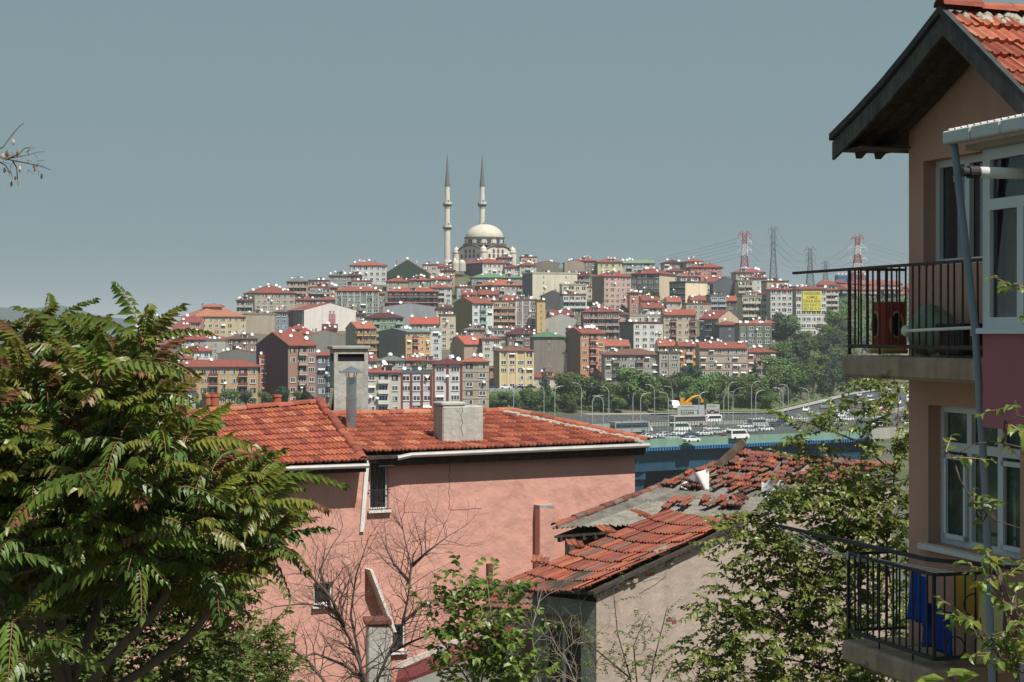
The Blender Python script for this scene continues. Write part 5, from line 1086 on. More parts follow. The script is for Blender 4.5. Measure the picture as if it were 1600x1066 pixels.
# loose tiles slipped over the left verge
for f in (.2, .42, .62, .85):
    c = EL.lerp(TL, f) + UP * .12; ax = (ER - EL).normalized(); ay = (TL - EL).normalized(); M = Matrix.Rotation(.5 + f, 3, UP); ax, ay = M @ ax, M @ ay; nz = ax.cross(ay)
    for k in range(2):
        o = c + nz * k * .05 - ax * .15 * k; put('tile', OTM[3 * k], lr, Matrix(((ax.x, ay.x, nz.x, o.x), (ax.y, ay.y, nz.y, o.y), (ax.z, ay.z, nz.z, o.z), (0, 0, 0, 1))))
hz_ = lambda v: Vector((v.x, v.y, 0)).normalized()
dE = hz_(ER - EL); dU = hz_(TR - ER); nG = Vector((dU.y, -dU.x, 0)); nF = Vector((dE.y, -dE.x, 0))
K = Vector((ER.x, ER.y, 0)) + dU * .22 - nG * .16                     # corner of the walls under the eave
def s_at(o, d, px): k = (px - CX) / F; return (k * o.y - o.x) / (d.x - k * d.y)
roofz = lambda s: lerp(ER.z, TR.z, clamp((s + .22) / (Vector((TR.x - ER.x, TR.y - ER.y)).length))) - .12
w_ = MB(); ks = [0, 1, 2, 3, 3.9, 6, 9.5]; tops = [roofz(s) for s in ks[:5]] + [-3.85, -3.7]
for (a, b), (c, d) in zip(zip(ks, ks[1:]), zip(tops, tops[1:])): w_.poly([K + dU * a + UP * -11.2, K + dU * b + UP * -11.2, K + dU * b + UP * d, K + dU * a + UP * c])
w_.build('gable_wall', STUC, oh)
sL = s_at(K, dE, 832); s1, s2 = s_at(K, dE, 845), s_at(K, dE, 908); fw_ = MB(); zt = (HY - 975) / F * 36.8
wall_holes(fw_, K, dE, sL, 0, -11.2, EL.z - .12, [(s1, s2, -9.2, zt)], .18, nF)
eb = K + dE * sL; fw_.poly([eb + UP * -11.2, eb + dU * 3.5 + UP * -11.2, eb + dU * 3.5 + UP * -4.75, eb + UP * (EL.z - .12)])
fw_.build('front_wall', TEAL, oh)
framed_window(oh, K, dE, nF, s1, s2, -9.2, zt, .16, cols=2, sill=False, fw=.07, fm=mat('old_frame', (.3, .3, .28), .85, .2, 5))
MB().par(K + dE * (s1 - .1) + nF * .002 + UP * (zt + .1), dE * (s2 - s1 + .2), nF * .05, UP * .05).build('lintel', mat('rust', (.2, .09, .05), .9, .3, 6), oh)
ro_ = random.Random(8)
for s, z, wd in ((1.35, -5.0, .34), (1.75, -4.55, .28), (2.0, -6.0, .2), (.45, -8.0, .1), (2.15, -6.05, .14)):
    p = K + dU * s + nG * .012 + UP * z
    for k in range(2 if wd > .2 else 1): MB().par(p + dU * (k * .16), dU * min(.15, wd), -nG * .04, UP * .07).build('brick', OLD_TILE[3], oh)
    m = MB(); pts = []
    for i in range(9): a = 6.283 * i / 9; r = ro_.uniform(.7, 1.25); pts.append(p + dU * (wd * .5 + wd * .9 * r * math.cos(a)) + UP * (.03 + .12 * r * math.sin(a)) - nG * .008)
    m.prism(pts, nG * .004); m.build('bare_mortar_patch', MORTAR, oh)
cr = MB()
for s0_, z0_, ln in ((.5, -4.9, 14), (1.2, -5.35, 9), (2.4, -4.4, 12)): cr.tube([K + dU * (s0_ + .1 * i) + nG * .003 + UP * (z0_ + .04 * i + ro_.uniform(-.03, .03)) for i in range(ln)], .007, 4)
cr.build('wall_crack', MATS['crack_dark'], oh)
m = MB()                                                                # rough mortar under the verge
for i in range(40):
    c = K + dU * (i * .1) + nG * ro_.uniform(-.07, .01) + UP * (roofz(i * .1) + ro_.uniform(-.09, .02)); r = ro_.uniform(.04, .12); m.lathe(c, [(r, -.07), (r * 1.1, 0), (r * .6, .03), (.004, .04)], 5)
m.build('verge_mortar', STUC, oh)
# --- broken upper roof: grey corrugated sheets, tile remnants
UA, UB, UC, UD = at(866, 826, 41.5), at(1215, 800, 42.5), at(1400, 735, 48), at(1166, 714, 47.5)
GREY = [mat('weathered_sheet_' + str(i), c, .95, .3, 3, streak=.3, bump=.01) for i, c in enumerate(((.22, .205, .18), (.17, .155, .135), (.27, .25, .22)))]
ur = MB().prism([UA + UP * -.22, UB + UP * -.22, UC + UP * -.22, UD + UP * -.22], UP * .05).build('upper_roof', WOODD, oh)
up = lambda u, v: UA.lerp(UB, u).lerp(UD.lerp(UC, u), v)
for i in range(7):
    for j in range(3):
        if (i, j) in ((5, 2), (6, 2), (4, 2)): continue
        mb = MB(); u0, u1 = i / 7, (i + 1.04) / 7; v0, v1 = j / 3 - .01 + ro_.uniform(-.03, .01), (j + 1.05) / 3; nn = 14; lift = j * .02 + ro_.uniform(0, .03)
        P = []
        for k in range(nn + 1):
            z = UP * (lift + (.05 if k % 2 else -.02)); e_ = .012 if k % 2 else 0
            P.append((up(lerp(u0, u1, k / nn), v0 - e_) + z, up(lerp(u0, u1, k / nn), v1) + z))
        for (a, b), (c, d) in zip(P, P[1:]): mb.poly([a, c, d, b]); mb.poly([a, a - UP * .015, c - UP * .015, c])
        mb.build('roof_sheet', ro_.choice(GREY), ur)
lay_ridge(ur, UA + UP * .05, UD + UP * .07, 22, ORM, wts=(3, 4, 4, 1), name='edge_tile', s=.9)
sub = lambda u, v: up(u, v) + UP * .08
lay_tiles(ur, sub(.02, .5), sub(.62, .34), sub(.0, 1.0), sub(.72, 1.0), 8, 17, OTM, keep=.72, jit=.05, wts=(4, 4, 4, 2), rot=.12)
lay_tiles(ur, sub(.62, .55), sub(1, .5), sub(.7, 1.0), sub(1, 1.0), 5, 10, OTM, keep=.8, jit=.05, wts=(4, 4, 3, 3), rot=.14)
lay_tiles(ur, sub(.3, .12), sub(.8, .06), sub(.28, .3), sub(.8, .26), 2, 12, OTM, keep=.35, jit=.05, wts=(4, 4, 4, 2), rot=.2)
lay_ridge(ur, UD + UP * .08, UC + UP * .1, 14, ORM, wts=(5, 3, 2, 3))
sk = MB().prism([UA + UP * -.23 + Vector((.25, .2, 0)), UD + UP * -.23 + Vector((0, -.2, 0)), UD + UP * -3, UA + UP * -3 + Vector((.25, .2, 0))], Vector((.1, -.1, 0))).build('dark_side', mat('dark_infill', (.11, .085, .07), .95, .3, 3, bump=.03), oh)  # dark brown panel filling the open space under the upper roof
for i in range(6):                                                      # rotten rafters in the open eave
    a = up(.02 + .05 * i, 0) + UP * -.26; MB().bar(a, a + (UD - UA) * .3 + UP * -.02, .09, .12).build('rafter', WOODD, oh)
# --- weathered beam and torn white sheet standing on the broken roof
a, b = at(1107, 741, 46.2), at(1164, 690, 46.0)
WB = mat('beam_wood', (.17, .125, .085), .9, .35, 5, streak=.3, bump=.01)
t = thing('wooden_beam', a, 'weathered wooden beam propped up over the broken roof ridge', 'beam'); MB().bar(a - (b - a) * .12, b, .17, .2).build('beam', WB, t, bev=.012)
MB().bar(at(1126, 757, 46.4), at(1128, 722, 46.1), .08).build('prop', WB, t)
q = at(1087, 760, 45.9); mb = MB(); g = 10; vs = []; fs = []
for i in range(g + 1):
    for j in range(g + 1):
        u, v = i / g, j / g; p = at(lerp(1064, 1108, u), lerp(765, lerp(757, 733, sm(u * 1.4)), v) - 3 * math.sin(u * 7) * v, 44.6 - .25 * math.sin(u * 9 + v * 3)); vs.append(p)
for i in range(g):
    for j in range(g): fs.append((i * (g + 1) + j, (i + 1) * (g + 1) + j, (i + 1) * (g + 1) + j + 1, i * (g + 1) + j + 1))
mb.add(vs, fs); o = mb.build('plastic_sheet', mat('white_sheet', (.75, .75, .74), .6, .06, 3, trans=.2), smooth=True, origin=q); tag(o, 'torn white plastic sheet caught below the wooden beam', 'sheet')
q = at(1205, 745, 42.2)
mb = MB(); vs = [at(1190 + 34 * i / 6, 752 + 26 * j / 4 + 4 * math.sin(i * 2 + j), 41.6 + .15 * math.sin(i * 1.7 + j * 2)) for i in range(7) for j in range(5)]
mb.add(vs, [(i * 5 + j, (i + 1) * 5 + j, (i + 1) * 5 + j + 1, i * 5 + j + 1) for i in range(6) for j in range(4)]); o = mb.build('plastic_sheet', MATS['white_sheet'], smooth=True, origin=q); tag(o, 'white plastic scrap on the broken roof beside the right tree', 'sheet')
# --- low tiled shed left of the old house
sh2 = thing('tiled_shed', at(790, 960, 41.5) + UP * -4, 'small low shed with brown tiles left of the derelict house', 'shed')
a0, a1, a2, a3 = at(757, 958, 40.6), at(836, 962, 40.0), at(838, 918, 42.4), at(770, 916, 42.8)
rs = MB().prism([a0, a1, a2, a3], UP * .06).build('roof', WOODD, sh2); lay_tiles(rs, a0 + UP * .04, a1 + UP * .04, a3 + UP * .04, a2 + UP * .04, 5, 6, OTM, wts=(2, 5, 4, 1), jit=.03, rot=.05)
MB().prism([a0 + Vector((.05, .1, -.02)), a1 + Vector((0, .1, -.02)), a1 + Vector((0, .1, -5)), a0 + Vector((.05, .1, -5))], (0, 2, 0)).build('wall', STUC, sh2)
q = at(765, 905, 42.6); t = thing('clay_pipe', q, 'slim upright clay pipe in front of the pink wall, left of the old roof', 'pipe')
MB().lathe(q, [(.085, -.9), (.085, .36), (.07, .36), (.065, .1)], 12).build('pipe', OLD_TILE[1], t)
q = at(832, 960, 36.6); MBt = MB().tube([at(757, 962, 37.4), at(832, 957, 36.9)], .03, 6).build('iron_rod', IRON); tag(MBt, 'thin dark iron rod reaching left from the old house corner', 'rod')
# ================================================================ right-hand house with balconies
C0 = Vector((4.377, 20, 0)); u_ = Vector((.29, -.957, 0)); n8 = Vector((-.957, -.29, 0))
G = lambda s, p, z: C0 + u_ * s + n8 * p + UP * z
BRW = mat('brown_pink_stucco', hx('c69c8a', .95), .93, .08, .9, bump=.02, bscale=6, streak=.12, stain_or_reflection=(hx('b38c7c', .9), .62, 1.3))
LIL = mat('lilac_pink_stucco', hx('b5717a', .85), .93, .06, .8, bump=.012, bscale=8)
BLW = mat('white_pvc', (.62, .66, .70), .45, .05, 2)
rh = thing('balcony_house', G(2, -2, -9), 'brown-pink house with two iron balconies at the right edge', 'house')
H1, H2 = (.32, 1.62, .72, 1.86), (.42, 2.2, -2.27, -.78)
w_ = MB(); wall_holes(w_, C0, u_, 0, 3.6, -9, 1.88, [H1, H2], .22, n8, 0, 0)
w_.poly([G(0, 0, 1.88), G(3.6, 0, 1.88), G(1.81, 0, 3.1), G(0, 0, 2.36)]); wall_holes(w_, C0, u_, 3.6, 5.0, -9, 1.2, [], .2, n8)
w_.poly([G(0, 0, -9), G(0, -6, -9), G(0, -6, 2.36), G(0, 0, 2.36)]); w_.build('wall', BRW, rh)
GLA = mat('window_glass_dark', (.045, .05, .05), .03, .3, 2, spec=1.0, stain_or_reflection=((.12, .09, .075), .58, 3.)); GLG = mat('window_glass_green', (.085, .12, .095), .05, .4, 3, spec=.8, stain_or_reflection=((.17, .2, .15), .55, 3.))  # colour patches paint hints of reflected city and curtains into the panes
framed_window(rh, C0, u_, n8, *H1, .2, cols=2, sill=False, fw=.075, fm=BLW, gm=GLA)
framed_window(rh, C0, u_, n8, *H2, .2, cols=3, sill=True, fw=.075, fm=BLW, gm=GLG, trans=-1.27)
for a_, b_ in ((.56, 1.0), (1.68, 2.12)):
    f = MB()
    for q in ((a_, a_ + .045, -2.2, -1.3), (b_ - .045, b_, -2.2, -1.3), (a_, b_, -2.2, -2.15), (a_, b_, -1.35, -1.3)): f.par(G(q[0], -.135, q[2]), u_ * (q[1] - q[0]), n8 * .03, UP * (q[3] - q[2]))
    f.build('sash_frame', BLW, rh)
# --- roof: ridge runs into the house, near slope faces the viewer
RZ, RS = 3.17, 1.81
ridge = lambda p: G(RS, p, RZ)
near = lambda p, s: G(s, p, RZ - .70 * (s - RS)); farp = lambda p, s: G(s, p, RZ - .43 * (RS - s) - .06 * math.sin(math.pi * (RS - s) / 2.4))
rf = MB(); rf.prism([near(.6, 4.5) - UP * .1, near(-5, 4.5) - UP * .1, ridge(-5) - UP * .1, ridge(.6) - UP * .1], UP * .06)
ss = [RS, 1.2, .6, 0, -.58]
for a, b in zip(ss, ss[1:]): rf.prism([farp(.6, a) - UP * .1, farp(-5, a) - UP * .1, farp(-5, b) - UP * .1, farp(.6, b) - UP * .1], UP * .1)
r8 = rf.build('roof', WOODD, rh)
lay_tiles(r8, near(.62, 4.5), near(-3.4, 4.5), ridge(.62), ridge(-3.4), 10, 18, TM, wts=(4, 5, 3, 1), jit=.02, lift=.0, rot=.02)
lay_ridge(r8, ridge(-3.4) + UP * .05, ridge(.64) + UP * .07, 10, RM, wts=(5, 3, 2, 2))
m = MB(); r_ = random.Random(9)
for i in range(60):
    p = r_.uniform(-1.5, .45); s = RS + abs(r_.gauss(0, .09)) + .06; c = near(p, s) + UP * .05; r = r_.uniform(.04, .09); m.lathe(c, [(r, -.05), (r * 1.1, 0), (r * .6, .035), (.004, .05)], 6)
m.build('ridge_mortar', MORTAR, r8)
BG = mat('barge_board', (.105, .098, .09), .9, .35, 5, streak=.4, bump=.01)
for s0, s1, fn in [(RS, 4.5, near)] + [(a, b, farp) for a, b in zip(ss, ss[1:])]:
    A, B = fn(.605, s0), fn(.605, s1)
    MB().prism([A + UP * .0, B + UP * .0, B - UP * .2, A - UP * .2], n8 * .035).build('barge_board', BG, r8)
    MB().prism([fn(.61, s0) + UP * .09, fn(.61, s1) + UP * .09, fn(.61, s1) + UP * .015, fn(.61, s0) + UP * .015], n8 * .07).build('verge_strip', mat('dark_verge', (.05, .05, .052), .85, .3, 6), r8)
SOF = mat('soffit_board', (.075, .055, .042), .9, .3, 7, streak=.3)
for i in range(9):
    s0, s1 = lerp(RS, -.55, i / 9), lerp(RS, -.55, (i + .93) / 9); MB().prism([farp(.59, s0) - UP * .105, farp(0, s0) - UP * .105, farp(0, s1) - UP * .105, farp(.59, s1) - UP * .105], UP * -.02).build('soffit_board', SOF, r8)
for p in (.12, .36): MB().bar(farp(p, RS) - UP * .17, farp(p, -.5) - UP * .17, .07, .1).build('rafter', SOF, r8)
MB().par(G(-.52, -.02, 2.05), n8 * .56, u_ * .03, UP * .1).build('eave_board', mat('reddish_board', (.2, .1, .075), .9, .25, 5), r8)
MB().par(G(-.55, -.02, 2.025), n8 * .6, u_ * .6, UP * .02).build('eave_soffit', SOF, r8)
# --- balconies
SLAB = mat('slab_concrete', hx('b59c88', .9), .95, .2, 2.5, bump=.03, bscale=8, streak=.3, stain_or_reflection=((.1, .085, .07), .57, 2.))
RUST = mat('rusty_iron', (.085, .05, .04), .85, .35, 12)
def balcony(z, s1, label, mt, pp=.70, ext=1.4, hgt=.94, side=False):
    t = thing('balcony', G(s1 / 2, .35, z - .24), label, 'balcony')
    MB().prism([G(-.12, 0.002, z - .24), G(-.12, pp + .07, z - .24), G(s1 + .05, pp + .07, z - .24), G(s1 + .05, .002, z - .24)], UP * .235).build('slab', SLAB, t, bev=.035)
    zt, zb = z + hgt, z + .1
    R_ = lambda a, b, w, h: MB().bar(a, b, w, h)
    R_(G(-.06 - ext, pp, zt), G(s1 + (.0), pp, zt), .035, .03).build('top_rail', mt, t); R_(G(-.06, pp, zb), G(s1, pp, zb), .035, .04).build('bottom_rail', mt, t)
    R_(G(-.06, 0, zt), G(-.06, pp, zt), .035, .03).build('top_rail', mt, t); R_(G(-.06, 0, zb), G(-.06, pp, zb), .03, .03).build('bottom_rail', mt, t)
    rr = random.Random(int(z * 10)); k = int(s1 / .135)
    for i in range(k + 1):
        s = lerp(-.06, s1, i / k) + rr.gauss(0, .006); w = .03 if i in (0, k) else .016
        R_(G(s, pp, zb - (.09 if i % 5 == 0 else 0)), G(s + rr.gauss(0, .006), pp, zt), w, w).build('railing_bar', mt, t)
    for i in range(1, 6): R_(G(-.06, pp * i / 6, zb), G(-.06, pp * i / 6, zt), .016, .016).build('railing_bar', mt, t)
    if side:
        R_(G(s1, 0, zt), G(s1, pp, zt), .035, .03).build('top_rail', mt, t); R_(G(s1, 0, zb), G(s1, pp, zb), .03, .04).build('bottom_rail', mt, t)
        for i in range(1, 6): R_(G(s1, pp * i / 6, zb), G(s1, pp * i / 6, zt), .016, .016).build('railing_bar', mt, t)
        for zz, f in ((.62, .35), (.2, .65)):
            c = G(s1 - .02, pp * f, z + zz); P = [c + n8 * .11 * math.cos(a) + UP * .11 * math.sin(a) for a in [i * 6.2832 / 16 for i in range(17)]]; MB().tube(P, .008, 5).build('iron_ring', mt, t)
    return t
balcony(-.245, 2.72, 'upper balcony with a rusty iron railing and crumbling slab', RUST, ext=1.38)
balcony(-3.36, 1.76, 'lower balcony with a black iron railing and hanging laundry', IRON, ext=0, side=True)
# laundry arm of the lower balcony
t = thing('laundry_rack', G(-.06, .72, -2.32), 'black iron laundry rail with white lines sticking out left of the lower balcony', 'laundry rack')
MB().bar(G(-1.75, .74, -2.29), G(1.7, .74, -2.27), .035, .04).build('rail', IRON, t); MB().bar(G(1.7, .74, -2.27), G(2.6, .2, -2.27), .035, .04).build('rail', IRON, t)
for k in range(4): MB().tube([G(-1.7 + .2 * k, .76, -2.30), G(-.9 + .2 * k, .82 - .04 * k, -2.44), G(-.06 + .1 * k, .66 - .1 * k, -2.48), G(1.6, .5 - .1 * k, -2.46)], .005, 4).build('line', WHITE, t)
for s, c in ((-1.2, 'd8d8d2'), (-.75, 'c0453a'), (-.5, 'e2b8b8'), (.1, 'd8d8d2'), (.35, '7fb0a8')): MB().bar(G(s, .8, -2.46), G(s, .8, -2.37), .012, .02).build('clothes_peg', mat('peg_' + c, hx(c), .6), t)
def cloth(name, label, s0, s1, p, z0, z1, m, amp=.03, fr=14, skew=0):
    g, h = 14, 10; vs = []; fs = []
    for i in range(g + 1):
        for j in range(h + 1):
            a, b = i / g, j / h; vs.append(G(lerp(s0, s1, a) + skew * b, p + amp * math.sin(a * fr + b * 1.5) * (.3 + b), lerp(z1, z0, b) + .02 * math.sin(a * 6)))
    for i in range(g):
        for j in range(h): fs.append((i * (h + 1) + j, (i + 1) * (h + 1) + j, (i + 1) * (h + 1) + j + 1, i * (h + 1) + j + 1))
    o = MB().add(vs, fs).build(name, m, smooth=True, origin=G((s0 + s1) / 2, p, z0)); md = o.modifiers.new('thickness', 'SOLIDIFY'); md.thickness = .006
    return tag(o, label, 'laundry', 'laundry on the lower balcony')
cloth('blue_shirt', 'bright blue cloth hanging highest on the lower balcony', .95, 1.3, .5, -3.0, -2.5, mat('cloth_blue', hx('1a52b8', .9), .85, .08, 6), .04)
cloth('blue_towel', 'darker blue cloth hanging low behind the black railing post', 1.15, 1.72, .46, -3.25, -2.8, mat('cloth_navy', hx('173f9a', .8), .85, .08, 6), .02)
cloth('yellow_towel', 'mustard yellow towel behind the black railing', 1.35, 2.0, .22, -2.98, -2.5, mat('cloth_mustard', hx('c59a3c', .9), .85, .08, 6), .02)
cloth('cream_trousers', 'pale yellow garment hanging beside the downpipe', 1.95, 2.4, .3, -3.3, -2.6, mat('cloth_cream', hx('c2b887', .9), .85, .08, 6), .03)
cloth('grey_towel', 'pale grey-blue cloth hanging right of the downpipe', 2.75, 3.2, .3, -3.35, -2.6, mat('cloth_grey', hx('a9b0bd', .9), .85, .08, 6), .04)
# things on the upper balcony
q = G(.22, .36, -.225); t = thing('clay_stove', q, 'red clay drum with arched openings on the upper balcony', 'clay drum')
RC_ = mat('red_clay', hx('a5422c', .85), .7, .15, 6, stain_or_reflection=((.3, .13, .08), .64, 5)); CRM = mat('cream_clay', hx('c9955f', .85), .8, .1, 6)
a_, b_ = u_, n8; hw = .16; pts = []
for i in range(24):
    an = 6.2832 * i / 24; c_, s_ = math.cos(an), math.sin(an); k = 1 / max((abs(c_) ** 4 + abs(s_) ** 4) ** .25, .001); pts.append((hw * k * c_, hw * k * s_))
m = MB(); lv = [(.06, .9), (.1, 1.0), (.5, 1.0), (.54, .97), (.56, .9)]; vs = [q + a_ * (x * f) + b_ * (y * f) + UP * z for z, f in lv for x, y in pts]
m.add(vs, [(i * 24 + k, i * 24 + (k + 1) % 24, (i + 1) * 24 + (k + 1) % 24, (i + 1) * 24 + k) for i in range(4) for k in range(24)] + [tuple(range(96, 120))]); m.build('drum', RC_, t, smooth=False)
m = MB(); m.add([q + a_ * (x * f) + b_ * (y * f) + UP * z for z, f in ((0, 1.05), (.03, 1.1), (.06, .95)) for x, y in pts], [(i * 24 + k, i * 24 + (k + 1) % 24, (i + 1) * 24 + (k + 1) % 24, (i + 1) * 24 + k) for i in range(2) for k in range(24)]); m.build('foot_ring', CRM, t)
for dr, sd in ((b_, a_), (a_, b_), (-a_, b_)):
    c_ = q + dr * (hw + .004) + UP * .31; oval = [c_ + sd * .075 * math.cos(an) + UP * .14 * math.sin(an) for an in [6.2832 * i / 16 for i in range(16)]]
    MB().prism(oval, dr * .004).build('opening', MATS['painted_shade'], t); MB().tube(oval + oval[:1], .014, 5).build('opening_rim', CRM, t)  # black ovals painted as the shaded inside of the drum
q = G(1.05, .34, -.23); m = MB(); r_ = random.Random(12)
vs = []; N_ = 16
for i in range(7):
    ph = math.pi * i / 6
    for k in range(N_):
        an = 6.2832 * k / N_; rr = 1 + .14 * math.sin(an * 3 + i) + r_.uniform(-.05, .05); vs.append(q + u_ * (.36 * math.sin(ph) * math.cos(an) * rr) + n8 * (.2 * math.sin(ph) * math.sin(an) * rr) + UP * (.26 - .24 * math.cos(ph) * rr))
m.add(vs, [(i * N_ + k, i * N_ + (k + 1) % N_, (i + 1) * N_ + (k + 1) % N_, (i + 1) * N_ + k) for i in range(6) for k in range(N_)]); o = m.build('plastic_sack', mat('pale_green_plastic', hx('9db5a2', .8), .5, .12, 5, trans=.2), smooth=True, origin=q); tag(o, 'pale green plastic sack slumped on the upper balcony', 'sack')
q = G(1.7, .35, -.229); t = thing('storage_box', q, 'dark box standing behind the white pipe on the upper balcony', 'box')
MB().par(q - u_ * .22 - n8 * .15, u_ * .44, n8 * .3, UP * .28).build('box_body', mat('black_plastic', (.03, .03, .032), .6, .1), t, bev=.02); MB().par(q - u_ * .24 - n8 * .17 + UP * .282, u_ * .48, n8 * .34, UP * .04).build('lid', MATS['black_plastic'], t, bev=.01)
A, B = G(1.35, .76, .02), G(2.75, .8, .05); t = thing('white_pipe', A, 'thin white pipe with a flared end lying along the upper railing', 'pipe')
MB().tube([A, B], .016, 8).build('pipe', WHITE, t); MB().lathe((0, 0, 0), [(.018, 0), (.03, .03), (.055, .06), (.05, .06), (.01, .03)], 12)
fl_ = MB(); dd = (A - B).normalized(); x_ = dd.cross(UP).normalized(); y_ = x_.cross(dd); vs = [A + dd * z + (x_ * math.cos(k * .5236) + y_ * math.sin(k * .5236)) * r for r, z in ((.017, 0), (.03, .02), (.058, .05)) for k in range(12)]
fl_.add(vs, [(i * 12 + k, i * 12 + (k + 1) % 12, (i + 1) * 12 + (k + 1) % 12, (i + 1) * 12 + k) for i in range(2) for k in range(12)]); fl_.build('flare', WHITE, t)
# --- glazed bay
bz0, bz1, bs0, bs1, bp = -.87, 1.68, 3.15, 5.4, 1.0
bay = thing('glazed_bay', G(4.2, .5, bz0), 'glazed white-framed bay above a lilac-pink parapet at the right edge', 'bay')
m = MB(); m.prism([G(bs0, .003, bz0), G(bs0, bp, bz0), G(bs1, bp, bz0), G(bs1, .003, bz0)], UP * .86); m.build('parapet', LIL, bay)
MB().prism([G(bs0 - .04, .003, -.009), G(bs0 - .04, bp + .05, -.009), G(bs1, bp + .05, -.009), G(bs1, .003, -.009)], UP * .05).build('sill', BLW, bay)
def fr(s0, s1, z0, z1, d=0., name='frame'): MB().par(G(s0, bp - .08 + d, z0), u_ * (s1 - s0), n8 * .08, UP * (z1 - z0)).build(name, BLW, bay)
fr(bs0, bs0 + .12, .042, bz1); fr(bs0 + .12, bs1, .042, .14); fr(bs0 + .12, bs1, bz1 - .1, bz1); fr(bs0 + .12, bs1, 1.12, 1.22, .004); fr(3.72, 3.82, .14, 1.12, .002); fr(4.6, 4.7, .14, 1.12, .002)
for a, b in ((3.86, 4.58),): fr(a, a + .06, .18, 1.1, .02, 'sash'); fr(b - .06, b, .18, 1.1, .02, 'sash'); fr(a + .06, b - .06, .18, .24, .02, 'sash'); fr(a + .06, b - .06, 1.04, 1.1, .02, 'sash')
CURT = mat('greenish_curtain', hx('8fa08c', .7), .8, .15, 3, streak=.3)
PGL = bpy.data.materials.new('clear_pane'); PGL.use_nodes = True; N_ = PGL.node_tree.nodes; L_ = PGL.node_tree.links
g1 = N_.new('ShaderNodeBsdfGlossy'); g1.inputs['Roughness'].default_value = .02; t1 = N_.new('ShaderNodeBsdfTransparent'); t1.inputs[0].default_value = (.78, .85, .82, 1); mxs = N_.new('ShaderNodeMixShader'); fz = N_.new('ShaderNodeFresnel'); fz.inputs[0].default_value = 1.6
L_.new(fz.outputs[0], mxs.inputs[0]); L_.new(t1.outputs[0], mxs.inputs[1]); L_.new(g1.outputs[0], mxs.inputs[2]); L_.new(mxs.outputs[0], N_['Material Output'].inputs[0])
MB().poly([G(bs0 + .1, bp - .04, .1), G(bs1, bp - .04, .1), G(bs1, bp - .04, bz1 - .05), G(bs0 + .1, bp - .04, bz1 - .05)]).build('pane', PGL, bay)
gv = [];
for i in range(41):
    for z in (.05, bz1 - .08): gv.append(G(lerp(bs0 + .06, bs1, i / 40), bp - .2 + .03 * math.sin(i * 1.9), z))
MB().add(gv, [(2 * i, 2 * i + 2, 2 * i + 3, 2 * i + 1) for i in range(40)]).build('curtain', CURT, bay)
MB().poly([G(bs0 + .06, 0.005, 0), G(bs0 + .06, bp - .08, 0), G(bs0 + .06, bp - .08, bz1), G(bs0 + .06, .005, bz1)]).build('end_wall', LIL, bay)
MB().prism([G(bs0 - .1, .003, bz1 + .003), G(bs0 - .1, bp + .12, bz1 + .003), G(bs1, bp + .12, bz1 + .003), G(bs1, .003, bz1 + .003)], UP * .05).build('ceiling_board', mat('cream_board', hx('b9ad98', .85), .8, .1, 3), bay)
m = MB(); nn = 44; P = []
for k in range(nn + 1): s = lerp(bs0 - .2, bs1, k / nn); z = .035 * (1 if k % 2 else -.4); P.append((G(s, bp + .27, bz1 + .17 + z), G(s, .05, bz1 + .36 + z)))
for (a, b), (c, d) in zip(P, P[1:]): m.poly([a, c, d, b])
m.build('corrugated_roof', mat('corrugated_sheet', (.5, .46, .42), .8, .2, 5, streak=.3), bay)
for k in range(5):
    s0, s1 = lerp(bs0 - .17, bs1, k / 5), lerp(bs0 - .17, bs1, (k + .97) / 5); MB().par(G(s0, bp + .2, bz1 + .06), u_ * (s1 - s0), n8 * .12, UP * .12).build('gutter', mat('gutter_pale', (.5, .52, .53), .5, .12, 5), bay, bev=.012)
# downpipe and boiler flue
PIPE = mat('pipe_blue_grey', hx('8b98a6', .85), .55, .1, 3, stain_or_reflection=((.2, .1, .07), .68, 5))
t = thing('down_pipe', G(3.05, .8, -4), 'slanting blue-grey downpipe running past both balconies', 'pipe')
MB().tube([G(3.05, 1.24, 1.76), G(3.05, 1.2, 1.45), G(3.06, 1.02, 0), G(3.05, .9, -1.6), G(3.05, .84, -3.2), G(3.05, .82, -5)], [.036] * 6, 12).build('pipe', PIPE, t, smooth=True)
for z, p in ((1.42, 1.197), (0.0, 1.02), (-1.6, .9), (-2.9, .852)): MB().tube([G(3.05, p, z - .03), G(3.05, p + .004, z + .03)], .043, 12).build('collar', PIPE, t)
t = thing('boiler_flue', G(3.9, 1.0, 1.4), 'short white boiler flue with a black tip sticking out of the bay', 'flue')
MB().tube([G(3.9, .9, 1.4), G(3.9, 1.5, 1.4)], .05, 14).build('pipe', WHITE, t, smooth=True); MB().tube([G(3.9, 1.5, 1.4), G(3.9, 1.6, 1.4), G(3.9, 1.6, 1.4), G(3.9, 1.66, 1.4)], [.056, .056, .04, .04], 14).build('tip', MATS['black_plastic'], t); MB().tube([G(3.9, 1.02, 1.4), G(3.9, 1.06, 1.4)], .062, 14).build('collar', mat('rubber_grey', (.2, .2, .2), .7), t)
